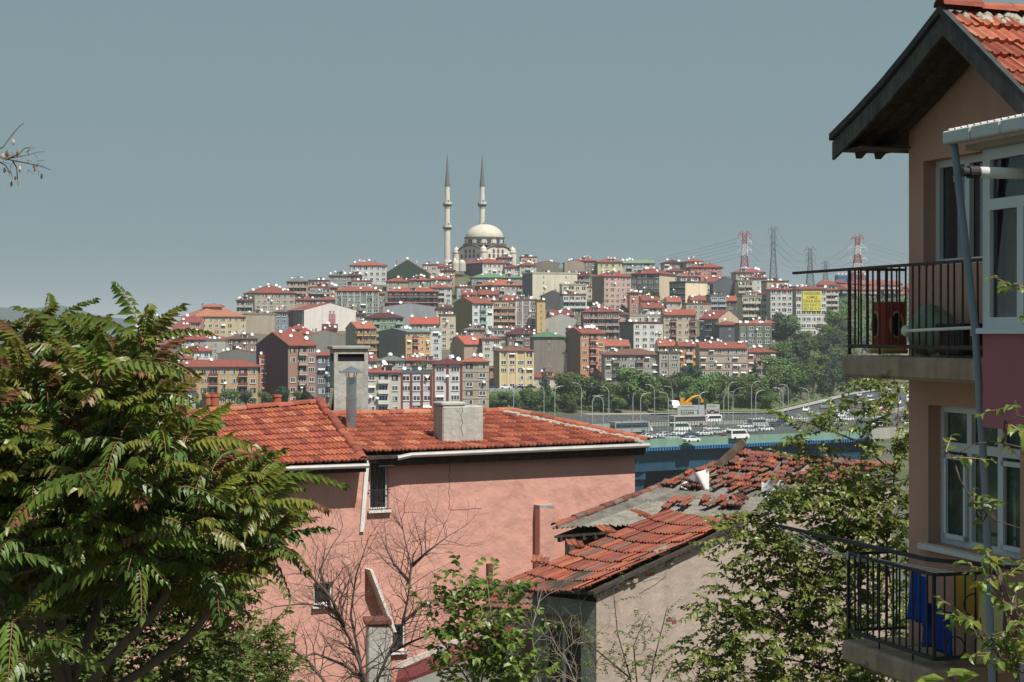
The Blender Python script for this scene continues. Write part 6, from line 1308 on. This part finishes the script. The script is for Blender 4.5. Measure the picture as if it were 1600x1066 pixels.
# ================================================================ foreground vegetation
rg = random.Random(77)
def leaf_mat(name, col, tr=.36, rough=.38, rnd=0., hue=.0): return mat(name, col, rough, .18, 5, spec=.45, trans=tr, rnd=rnd, hue=hue)
A1, A2, A3, A4 = leaf_mat('ailanthus_green', (.125, .185, .028), rnd=.25, hue=.012), leaf_mat('ailanthus_olive', (.215, .23, .042), rnd=.25, hue=.012), leaf_mat('ailanthus_bronze', (.25, .13, .07), rnd=.2), leaf_mat('ailanthus_deep', (.08, .14, .027), rnd=.25)
TWIG = mat('twig_bark', (.13, .10, .075), .9, .25, 8); TWR = mat('reddish_stalk', (.22, .11, .06), .8, .2, 8)
def frond(seed, mats, L=.5, pairs=12, ll=.105, lw=.037):
    r = random.Random(seed); mb = MB(); bend = r.uniform(.35, .7); side = r.uniform(-.15, .15)
    P = lambda t: Vector((L * t * (1 - .12 * t), side * L * t * t, L * (.22 * t - bend * t * t)))
    mb.tube([P(i / 5) for i in range(6)], [.005, .0045, .004, .003, .0025, .0015], 3, 1, cap=False)
    def leaflet(o, d, ln, wd, mi):
        d = d.normalized(); x = d.cross(Vector((0, 0, 1))); x = x.normalized() if x.length > .05 else Vector((0, 1, 0)); nz = x.cross(d); f = nz * wd * .35; k = -nz * ln * .12
        v = [o, o + d * ln * .28 + x * wd * .5 + f, o + d * ln * .62 + x * wd * .36 + f * .7 + k * .4, o + d * ln + k, o + d * ln * .62 - x * wd * .36 + f * .7 + k * .4, o + d * ln * .28 - x * wd * .5 + f, o + d * ln * .3, o + d * ln * .64 + k * .35]
        mb.add(v, [(0, 1, 6), (6, 1, 2, 7), (7, 2, 3), (0, 6, 5), (6, 7, 4, 5), (7, 3, 4)], mi)
    for i in range(pairs):
        t = lerp(.16, .97, i / (pairs - 1)); p = P(t); T_ = (P(min(t + .03, 1)) - P(t - .03)).normalized(); s = .72 + .5 * math.sin(math.pi * (t * .85 + .1)) - .25 * t
        for sg in (-1, 1):
            d = Vector((0, sg, 0)) * r.uniform(.55, .95) + T_ * r.uniform(.25, .55) + Vector((0, 0, -1)) * r.uniform(.35, .95); leaflet(p, d, ll * s * r.uniform(.85, 1.12), lw * r.uniform(.85, 1.2), 2 if t > .8 and len(mats) > 2 and r.random() < .8 else 0)
    leaflet(P(1), P(1) - P(.9), ll * .7, lw, 2 if len(mats) > 2 else 0)
    return mb, mats
FR = [frond(s, m, L) for s, m, L in ((1, [A1, TWR], .5), (2, [A1, TWR], .56), (3, [A2, TWR], .46), (4, [A2, TWR, A3], .5), (5, [A4, TWR], .55), (6, [A1, TWR, A3], .42), (7, [A3, TWR], .26), (8, [A2, TWR], .36))]
FRM = [mb.mesh('leaf', m) for mb, m in FR]
def bake(dst, src, M, mmap):
    n = len(dst.v); dst.v += [tuple(M @ Vector(p)) for p in src.v]
    for f, m in zip(src.f, src.m): dst.f.append(tuple(n + i for i in f)); dst.m.append(mmap[m])
def inside(x, y, poly):
    c = False; j = len(poly) - 1
    for i in range(len(poly)):
        (xi, yi), (xj, yj) = poly[i], poly[j]
        if (yi > y) != (yj > y) and x < (xj - xi) * (y - yi) / (yj - yi) + xi: c = not c
        j = i
    return c
# --- big tree at the left
base = at(120, 1240, 11.3); base.z = zg(base.x, base.y)
lt = thing('ailanthus_tree', base, 'large leafy tree with long feathered leaves filling the left edge', 'tree')
LIMBS = [[(120, 1240, 11.3), (105, 1090, 11.3), (95, 980, 11.3), (98, 800, 11.4), (92, 660, 11.5), (100, 560, 11.6)], [(105, 1090, 11.3), (70, 1000, 11.0), (40, 900, 10.8), (0, 800, 10.7), (-40, 650, 10.8)],
         [(105, 1090, 11.3), (150, 960, 11.6), (170, 820, 11.9), (190, 690, 12.1), (215, 560, 12.2)], [(110, 1110, 11.3), (180, 1020, 11.0), (240, 960, 10.8), (300, 860, 10.7), (350, 780, 10.7), (400, 750, 10.7)],
         [(110, 1120, 11.3), (220, 1050, 11.4), (290, 1000, 11.3), (350, 930, 11.2), (400, 870, 11.1), (420, 850, 11.1)], [(95, 980, 11.3), (60, 820, 11.9), (40, 700, 12.2), (30, 580, 12.3)], [(240, 960, 10.8), (270, 800, 11.2), (300, 720, 11.4)], [(98, 800, 11.4), (150, 660, 11.0), (160, 580, 10.9)], [(70, 1000, 11.), (20, 960, 10.4), (-30, 900, 10.2)]]
LP3 = []
for k, l in enumerate(LIMBS):
    pts = [at(*p) for p in l]; n = len(pts); r0 = .05 if k == 0 else .033 if l[0][1] > 1000 else .022
    MB().tube(pts, [lerp(r0, .012, i / (n - 1)) for i in range(n)], 8).build('trunk' if k == 0 else 'branch', mat('smooth_grey_bark', (.13, .105, .085), .9, .3, 6, bump=.008), lt, smooth=True)
    for a, b in zip(pts, pts[1:]):
        for i in range(6): LP3.append(a.lerp(b, i / 6))
crown = [(-60, 590), (0, 590), (60, 575), (140, 580), (200, 570), (235, 590), (215, 640), (250, 680), (330, 715), (400, 765), (395, 800), (430, 850), (390, 885), (360, 930), (300, 960), (240, 930), (160, 950), (60, 960), (-60, 1000)]
tips = []
fix = [(222, 540, 10.6), (120, 545, 11), (30, 545, 11.3), (238, 580, 10.4), (225, 625, 10.3), (180, 560, 11), (75, 538, 11.6), (-10, 550, 11.6), (150, 560, 11.8), (395, 760, 10.6), (410, 800, 10.5), (418, 858, 10.7), (380, 900, 10.8), (330, 900, 10.5), (215, 870, 10.2), (110, 850, 10.2), (260, 760, 10.3), (330, 740, 10.5), (250, 650, 10.4), (20, 980, 10.2), (40, 1030, 10.1), (-10, 860, 10.2)]
for f in fix: tips.append(at(*f))
while len(tips) < 235:
    x, y = rg.uniform(-60, 430), rg.uniform(560, 1000)
    if not inside(x, y, crown): continue
    if y > 900 and rg.random() < .7: continue
    p = at(x, y, rg.uniform(10.0, 13.2))
    if min((p - q).length for q in tips) > .11: tips.append(p)
tw = MB(); fol = MB(); insts = []
for p in tips:
    b = min(LP3, key=lambda q: (q - p).length + (.5 if q.z > p.z else 0)); mid = b.lerp(p, .55) + Vector((0, 0, -.05)); tw.tube([b, mid, p], [.011, .008, .006], 4)
    outw = Vector((p.x - b.x, p.y - b.y, 0)); top = p.z > at(0, 640, p.y).z
    for i in range(rg.choice((6, 7, 7, 8))):
        az = i * 2.4 + rg.uniform(-.4, .4); pit = rg.uniform(-.1, .75) if not top else rg.uniform(.1, 1.15); k = rg.choices(range(8), (5, 4, 6, 4 if top else 2, 3 if not top else 1, 3 if top else 1, .8 if top else .15, 3))[0]
        if i == 0: pit = 1.0; k = 6 if rg.random() < (.4 if top else .12) else 7
        s = rg.uniform(.72, 1.0); M = Matrix.Translation(p + Vector((0, 0, rg.uniform(-.07, .05)))) @ Matrix.Rotation(az, 4, 'Z') @ Matrix.Rotation(-pit, 4, 'Y') @ Matrix.Rotation(rg.uniform(-.4, .4), 4, 'X') @ Matrix.Scale(s, 4)
        insts.append((p.y + math.cos(az + 1.57) * .1, k, M))
insts.sort(key=lambda e: e[0]); allm = [A1, A2, A3, A4, TWR]
for j, (_, k, M) in enumerate(insts):
    if j < 300: put('leaf', FRM[k], lt, M)
    else:
        mp = {i: allm.index(m) for i, m in enumerate(FR[k][1])}; bake(fol, FR[k][0], M, mp)
o = fol.build('foliage', allm, lt); tag(o, kind='stuff'); tag(tw.build('twigs', TWIG, lt), kind='stuff')
# ---------------------------------------------------------------- broad small-leaved plants
def leaf_shape(ln, wd, mi=0, fold=.25):
    mb = MB(); f = wd * fold
    mb.add([(0, 0, 0), (ln * .3, wd * .5, f), (ln * .68, wd * .36, f * .6), (ln, 0, -ln * .1), (ln * .68, -wd * .36, f * .6), (ln * .3, -wd * .5, f), (ln * .45, 0, 0)], [(0, 6, 1), (6, 2, 1), (6, 3, 2), (0, 5, 6), (6, 5, 4), (6, 4, 3)], mi); return mb
def sprig(seed, n, L, ll, lw, droop=.3, mats=2):
    r = random.Random(seed); mb = MB(); P = lambda t: Vector((L * t, .06 * L * math.sin(t * 3 + seed), L * (.15 * t - droop * t * t)))
    mb.tube([P(i / 4) for i in range(5)], [.004, .0035, .003, .002, .001], 3, mats, cap=False)
    for i in range(n):
        t = lerp(.12, 1, i / (n - 1)); sg = 1 if i % 2 else -1; M = Matrix.Translation(P(t)) @ Matrix.Rotation(sg * r.uniform(.5, 1.3), 4, 'Z') @ Matrix.Rotation(r.uniform(-.3, .9), 4, 'Y') @ Matrix.Rotation(r.uniform(-.8, .8), 4, 'X') @ Matrix.Scale(r.uniform(.65, 1.15), 4)
        bake(mb, leaf_shape(ll, lw), M, {0: r.choice(range(mats))})
    return mb
def shrub(name, label, base_px, limbs, lobes, D, spray, mats, dens, stalk, seed, dd=1.0, cat='shrub', upb=.2, nobj=0, group=None, tr=.02, lm=None):
    r = random.Random(seed); b = at(*base_px); b.z = min(b.z, zg(b.x, b.y) if b.y < 60 else b.z)
    t = thing(name, b, label, cat, group); pts3 = []; n0 = 0
    for l in limbs:
        pts = [at(*p) for p in l]; n = len(pts); MB().tube(pts, [lerp(tr, tr * .25, i / max(n - 1, 1)) for i in range(n)], 6).build('stem', stalk, t, smooth=True)
        for a, c in zip(pts, pts[1:]):
            for i in range(8): pts3.append(a.lerp(c, i / 8))
    fol = MB(); tw = MB(); ins = []
    for (x, y, rr) in lobes:
        c = at(x, y, D); R3 = rr / F * D
        for i in range(int(dens * (rr / 40) ** 2)):
            while True:
                d = Vector((r.uniform(-1, 1), r.uniform(-1, 1), r.uniform(-1, 1)))
                if d.length < 1: break
            d = d.normalized() * d.length ** .5; p = c + Vector((d.x * R3, d.y * min(R3, dd), d.z * R3)); an = math.atan2(d.y, d.x) + r.uniform(-1, 1)
            M = Matrix.Translation(p) @ Matrix.Rotation(an, 4, 'Z') @ Matrix.Rotation(-upb + r.uniform(-.6, .6), 4, 'Y') @ Matrix.Scale(r.uniform(.75, 1.2), 4); ins.append((p.y, r.randrange(len(spray)), M, p))
            if pts3 and i % 2 == 0:
                q = min(pts3, key=lambda e: (e - p).length + (.3 if e.z > p.z else 0))
                if (q - p).length < 2.5: tw.tube([q, q.lerp(p, .5) + Vector((0, 0, r.uniform(-.06, .1))), p], [.009, .006, .003], 3, cap=False)
                if i % 4 == 0: pts3.append(p)
    for (y_, k, M, p) in sorted(ins, key=lambda e: e[0]): bake(fol, spray[k], M, {i: i for i in range(len(mats))})
    o = fol.build('foliage', mats, t); tag(o, kind='stuff')
    if tw.v: tag(tw.build('twigs', stalk, t), kind='stuff')
    if nobj and lm:
        for i in range(nobj):
            y_, k, M, p = ins[r.randrange(len(ins))]; M2 = Matrix.Translation(p + Vector((r.uniform(-.1, .1), r.uniform(-.25, -.02), r.uniform(-.1, .1)))) @ Matrix.Rotation(r.uniform(0, 6.28), 4, 'Z') @ Matrix.Rotation(r.uniform(-.1, 1.1), 4, 'Y') @ Matrix.Scale(r.uniform(.7, 1.2), 4); put('leaf', lm[i % len(lm)], t, M2)
    return t
PL1, PL2, PL3 = leaf_mat('plum_leaf_dark', (.115, .16, .035)), leaf_mat('plum_leaf_mid', (.17, .22, .045)), leaf_mat('plum_leaf_light', (.25, .28, .07))
spr = [sprig(s, 16, .46, .092, .058, .3, 3) for s in (1, 2, 3, 4)]; stalkm = mat('tan_twig', (.24, .17, .12), .85, .2, 8)
shrub('plum_tree', 'small-leaved green tree between the old house and the lower balcony', (1395, 1200, 26.2), [[(1395, 1200, 26.2), (1400, 1000, 26.2), (1385, 850, 26.0), (1400, 720, 25.9), (1405, 600, 25.8)], [(1398, 1060, 26.2), (1330, 980, 25.8), (1250, 930, 25.6), (1160, 900, 25.6)], [(1390, 900, 26.1), (1310, 820, 25.7), (1230, 800, 25.5), (1190, 790, 25.5)], [(1400, 740, 26.0), (1340, 690, 25.7), (1290, 670, 25.6), (1245, 655, 25.5)], [(1398, 1080, 26.2), (1280, 1040, 25.7), (1180, 1020, 25.6), (1100, 990, 25.6)], [(1330, 980, 25.8), (1240, 880, 25.6), (1200, 840, 25.6), (1140, 830, 25.6)], [(1385, 850, 26.0), (1330, 740, 25.8), (1300, 720, 25.7)]],
      [(1400, 625, 24), (1375, 605, 18), (1415, 670, 24), (1395, 720, 26), (1265, 668, 20), (1300, 655, 18), (1330, 680, 16), (1250, 720, 14), (1345, 640, 10), (1275, 700, 16), (1410, 780, 34), (1370, 800, 40), (1310, 790, 42), (1250, 780, 34), (1210, 805, 26), (1185, 825, 16), (1290, 740, 20), (1330, 850, 44), (1400, 860, 40), (1270, 860, 40), (1215, 860, 26), (1170, 850, 25.2), (1135, 845, 14), (1250, 930, 36), (1310, 930, 44), (1380, 950, 46), (1200, 910, 24), (1150, 915, 18), (1230, 990, 38), (1300, 1010, 44), (1370, 1040, 46), (1170, 990, 34), (1120, 960, 25.2), (1110, 1010, 26), (1160, 1050, 40), (1240, 1060, 40), (1095, 1050, 20), (1320, 1070, 40)],
      25.7, spr, [PL1, PL2, PL3, stalkm], 50, stalkm, 31, .7, 'tree', tr=.022)
MU1, MU2, MU3 = leaf_mat('mulberry_dark', (.095, .155, .028), .35), leaf_mat('mulberry_mid', (.15, .22, .035), .35), leaf_mat('mulberry_light', (.19, .25, .045), .4)
lmm = [leaf_shape(.15, .11).mesh('leaf', m) for m in (MU1, MU2, MU3, MU2)]
mspr = [sprig(s, 9, .5, .15, .1, .15, 3) for s in (11, 12, 13)]
shrub('mulberry_sapling', 'bright green broad-leaved sapling left of the old house door', (745, 1180, 33), [[(745, 1180, 33), (740, 1050, 33), (735, 960, 33), (728, 890, 33)], [(745, 1120, 33), (785, 1010, 33), (795, 920, 33)], [(742, 1080, 33), (690, 1000, 33), (665, 945, 33)], [(745, 1100, 33), (770, 980, 32.6), (760, 900, 32.6)]],
      [(728, 905, 18), (733, 935, 22), (712, 965, 24), (672, 948, 16), (745, 975, 34), (765, 935, 22), (793, 925, 14), (790, 965, 26), (800, 1000, 28), (760, 1015, 40), (720, 1020, 34), (815, 1040, 26), (780, 1060, 40), (735, 1070, 40), (690, 985, 16)],
      33, mspr, [MU1, MU2, MU3, stalkm], 26, stalkm, 41, .6, 'sapling', .5, 160, lm=lmm)
vspr = [sprig(s, 11, .4, .07, .045, .2, 3) for s in (21, 22)]
shrub('wall_shrub', 'sparse thorny shrub climbing the grey gable wall', (1000, 1180, 35), [[(1000, 1180, 35), (985, 1060, 35), (965, 990, 35), (958, 920, 35.2), (975, 905, 35.3)], [(1000, 1160, 35), (1020, 1040, 35), (1040, 960, 35.2), (1044, 945, 35.2)], [(1005, 1120, 35), (1050, 1040, 35), (1080, 1060, 35)], [(985, 1060, 35), (925, 1010, 34.8), (900, 960, 34.8), (895, 985, 34.8)], [(1000, 1120, 35), (990, 1010, 35), (1010, 960, 35)]],
      [(965, 990, 20), (960, 950, 13), (968, 918, 9), (1035, 985, 20), (1044, 952, 11), (1010, 1020, 26), (980, 1040, 30), (1030, 1055, 30), (1065, 1050, 20), (930, 1030, 26), (900, 1000, 18), (890, 1050, 26), (950, 1060, 34), (870, 985, 12), (1005, 970, 10), (1085, 1062, 18)],
      35, vspr, [PL1, PL2, MU1, stalkm], 24, mat('dark_twig', (.075, .055, .045), .9, .2, 8), 43, .35, upb=.6)
bspr = [sprig(s, 13, .34, .075, .042, .3, 3) for s in (31, 32)]
shrub('round_shrub', 'rounded green shrub below the left tree, before the pink wall', (380, 1180, 22), [[(380, 1180, 22), (385, 1080, 22), (390, 1020, 22)]],
      [(395, 1030, 40), (345, 1035, 36), (430, 1055, 26), (300, 1050, 36), (370, 1000, 24), (415, 1005, 16), (380, 1075, 50), (320, 1010, 22)], 22, bspr, [PL1, PL2, MU1, stalkm], 60, stalkm, 45, .5, upb=.5)
shrub('background_shrub', 'dense dark green thicket seen through the lower left tree', (150, 1250, 16), [[(150, 1250, 16), (150, 1000, 16), (160, 850, 16)]],
      [(60, 900, 90), (180, 900, 90), (290, 880, 70), (100, 1010, 100), (230, 1010, 90), (320, 960, 50), (20, 1040, 80), (260, 790, 70), (130, 780, 80), (10, 780, 80), (200, 690, 60), (90, 660, 70), (330, 800, 50), (300, 1060, 60), (10, 640, 50)], 15.5, bspr, [PL1, PL1, PL2, stalkm], 34, stalkm, 47, .8, upb=.3)
# --- twigs close to the camera at the right edge
nspr = [sprig(s, 7, .16, .06, .034, .1, 3) for s in (51, 52, 53)]; NL1, NL2 = leaf_mat('young_leaf_yellow', (.23, .25, .04), .45), leaf_mat('young_leaf_green', (.12, .19, .035), .45)
shrub('near_branch', 'slender twigs with young yellow-green leaves close by at the right edge', (1680, 1200, 9), [[(1680, 760, 9), (1600, 700, 9), (1555, 690, 9), (1525, 693, 9), (1488, 714, 9)], [(1488, 714, 9), (1500, 750, 9), (1525, 790, 9), (1560, 815, 9), (1610, 830, 9)], [(1640, 1000, 9), (1590, 960, 9), (1560, 900, 9), (1548, 880, 9)], [(1640, 1100, 9), (1570, 1020, 9), (1530, 980, 9), (1520, 975, 9)], [(1640, 660, 9), (1590, 650, 9), (1572, 662, 9)], [(1660, 470, 9), (1610, 455, 9), (1580, 450, 9)], [(1560, 1180, 9), (1490, 1070, 9), (1450, 1055, 9)], [(1560, 900, 9), (1580, 1000, 9), (1600, 1100, 9)], [(1680, 760, 9), (1690, 1000, 9), (1680, 1200, 9)], [(1660, 470, 9), (1680, 760, 9)]],
      [(1482, 714, 9), (1526, 790, 10), (1535, 806, 8), (1552, 880, 12), (1566, 900, 14), (1590, 960, 14), (1524, 975, 12), (1540, 995, 13), (1560, 1025, 16), (1580, 640, 8), (1572, 660, 6), (1588, 450, 10), (1600, 500, 8), (1595, 1040, 16), (1585, 700, 6)],
      9, nspr, [NL1, NL2, MU2, stalkm], 55, mat('dark_near_twig', (.09, .065, .05), .85, .2, 10), 61, .2, 'branch', tr=.006)
big = leaf_shape(.17, .1); bm_ = [big.mesh('leaf', m) for m in (MU3, NL2)]
t = thing('leafy_shoot', at(1480, 1100, 8.5), 'broad pale green leaves poking up at the bottom right corner', 'shoot')
MB().tube([at(1480, 1140, 8.5), at(1478, 1060, 8.5)], .006, 5).build('stem', stalkm, t)
for px, py, az, s in ((1478, 1062, 2.9, 1), (1480, 1058, .3, 1), (1470, 1075, 3.6, .9), (1490, 1075, -.4, 1.1), (1500, 1070, .6, .8), (1462, 1062, 2.4, .7), (1482, 1054, -1.2, .7)): put('leaf', bm_[int(px) % 2], t, Matrix.Translation(at(px, py, 8.5)) @ Matrix.Rotation(az, 4, 'Z') @ Matrix.Rotation(rg.uniform(-.4, .3), 4, 'Y') @ Matrix.Scale(s, 4))
# --- bare twiggy tree before the pink wall
def bare(name, label, limbs, D, seed, r0, stalk, base):
    r = random.Random(seed); t = thing(name, at(*base, D), label, 'tree'); tw = MB()
    def grow(p, d, ln, rad, dep):
        n = 4; pts = [p]; rr = [rad]
        for i in range(n):
            d = (d + Vector((r.gauss(0, .22), r.gauss(0, .2), r.gauss(.03, .2)))).normalized(); p = p + d * ln / n; pts.append(p); rr.append(rad * (1 - .7 * (i + 1) / n))
            if dep > 0 and r.random() < .85:
                a = r.choice((-1, 1)) * r.uniform(.5, 1.1); e = Matrix.Rotation(a, 3, Vector((r.gauss(0, .3), 1, r.gauss(0, .3))).normalized()) @ d; grow(p, e, ln * r.uniform(.4, .7), rr[-1] * .75, dep - 1)
        tw.tube(pts, rr, 4, cap=False)
    for l in limbs:
        pts = [at(*q, D + r.uniform(-.3, .3) * (i > 0)) for i, q in enumerate(l)]; n = len(pts); rad = [lerp(r0, r0 * .22, i / (n - 1)) for i in range(n)]
        MB().tube(pts, rad, 6).build('branch', stalk, t, smooth=True)
        for i in range(1, n):
            for k in range(5):
                f = r.random(); p = pts[i - 1].lerp(pts[i], f); d = (pts[i] - pts[i - 1]).normalized(); a = r.choice((-1, 1)) * r.uniform(.5, 1.2); e = Matrix.Rotation(a, 3, Vector((r.gauss(0, .3), 1, r.gauss(0, .3))).normalized()) @ d
                grow(p, (e + Vector((0, 0, .25))).normalized(), r.uniform(.5, 1.15), max(rad[i] * .5, .006), 2)
        grow(pts[-1], (pts[-1] - pts[-2]).normalized(), .8, rad[-1], 2)
    tag(tw.build('twigs', stalk, t), kind='stuff')
BK = mat('bare_bark', (.105, .075, .065), .9, .3, 9)
bare('bare_tree', 'leafless brown tree with spreading twigs before the pink wall, left one', [[(575, 1200), (572, 1066), (552, 1010), (537, 980), (516, 950), (475, 943), (430, 948)], [(575, 1180), (562, 1030), (548, 960), (556, 900), (572, 852)], [(560, 1200), (505, 1062), (480, 1032), (452, 1012), (415, 996), (385, 988)], [(537, 980), (518, 935), (492, 905), (466, 888)], [(516, 950), (500, 890), (520, 850)], [(572, 1066), (540, 1040), (490, 1020), (450, 1040)]], 34, 3, .04, BK, (575, 1200))
bare('bare_tree', 'leafless brown tree with upright twigs before the pink wall, right one', [[(580, 1200), (590, 1062), (608, 1020), (630, 972), (638, 930), (643, 885), (634, 850), (627, 812)], [(630, 972), (662, 945), (690, 935)], [(643, 885), (668, 862), (700, 838)], [(640, 910), (615, 880), (600, 850)], [(608, 1020), (650, 1000), (690, 985)]], 33.6, 8, .035, BK, (580, 1200))
bare('bare_tree', 'dry pale branches in front of the old house door', [[(860, 1200), (800, 1066), (770, 1020), (750, 985)], [(860, 1200), (838, 1050), (830, 985), (845, 930)], [(860, 1200), (900, 1066), (880, 1020), (900, 1000)], [(800, 1066), (720, 1010), (680, 1000)]], 34.2, 15, .022, mat('pale_twig', (.3, .25, .2), .9, .2, 9), (860, 1200))
# --- seedy twig tip at the far left, above the tree
r_ = random.Random(2); t = thing('seed_twig', at(-60, 260, 9), 'thin bare twigs with dry seed pods entering at the upper left', 'twig'); SD = mat('dry_pod', (.16, .08, .05), .8, .3, 20); SD2 = mat('pale_pod', (.5, .42, .36), .8, .2, 20)
for l in ([(-60, 270), (0, 246), (18, 247), (40, 243), (58, 238), (70, 237)], [(-20, 240), (5, 230), (18, 212), (30, 198), (37, 193)], [(5, 247), (26, 252), (48, 256), (68, 261), (80, 266)], [(-10, 248), (8, 258), (18, 272), (20, 280)], [(8, 250), (30, 240), (38, 232), (48, 230)], [(20, 252), (26, 262), (28, 290)]):
    MB().tube([at(x, y, 9 + r_.uniform(-.05, .05)) for x, y in l], [.004, .0035, .003, .002, .0015, .001][:len(l)], 4).build('branch', TWIG, t)
for i in range(26):
    x, y = r_.uniform(-5, 62), r_.uniform(236, 268); dx, dy = r_.uniform(-4, 16), r_.uniform(-9, 12); MB().tube([at(x, y, 9), at(x + dx * .5, y + dy * .6, 9), at(x + dx, y + dy, 9)], [.0018, .0014, .0008], 3).build('branch', TWIG, t)
for x, y, s, m in ((11, 240, 1.5, SD), (4, 243, 1.4, SD2), (27, 240, 1.2, SD), (21, 222, 1.3, SD2), (31, 264, 1.3, SD2), (53, 259, .9, SD), (7, 266, 1.1, SD), (24, 278, .9, SD), (18, 287, 1.1, SD), (65, 275, 1.1, SD), (54, 265, .8, SD), (13, 246, 1.0, SD), (6, 248, .8, SD2)):
    s *= .62; c = at(x, y, 9); MB().lathe(c, [(.001, .02 * s), (.008 * s, .008 * s), (.01 * s, -.004 * s), (.006 * s, -.016 * s), (.001, -.024 * s)], 6).build('seed_pod', m, t)
# ================================================================ summer haze
hm = bpy.data.materials.new('haze_air'); hm.use_nodes = True; N_ = hm.node_tree.nodes; N_.remove(N_['Principled BSDF'])
pv = N_.new('ShaderNodeVolumePrincipled'); pv.inputs['Color'].default_value = (.80, .88, .95, 1); pv.inputs['Density'].default_value = .00011; pv.inputs['Anisotropy'].default_value = 0.
hm.node_tree.links.new(pv.outputs[0], N_['Material Output'].inputs['Volume'])
o = MB().bx(-16000, 16000, -120, 15000, -90, 180).build('haze', hm); tag(o, 'pale blue summer haze over the whole view', 'haze', kind='stuff')
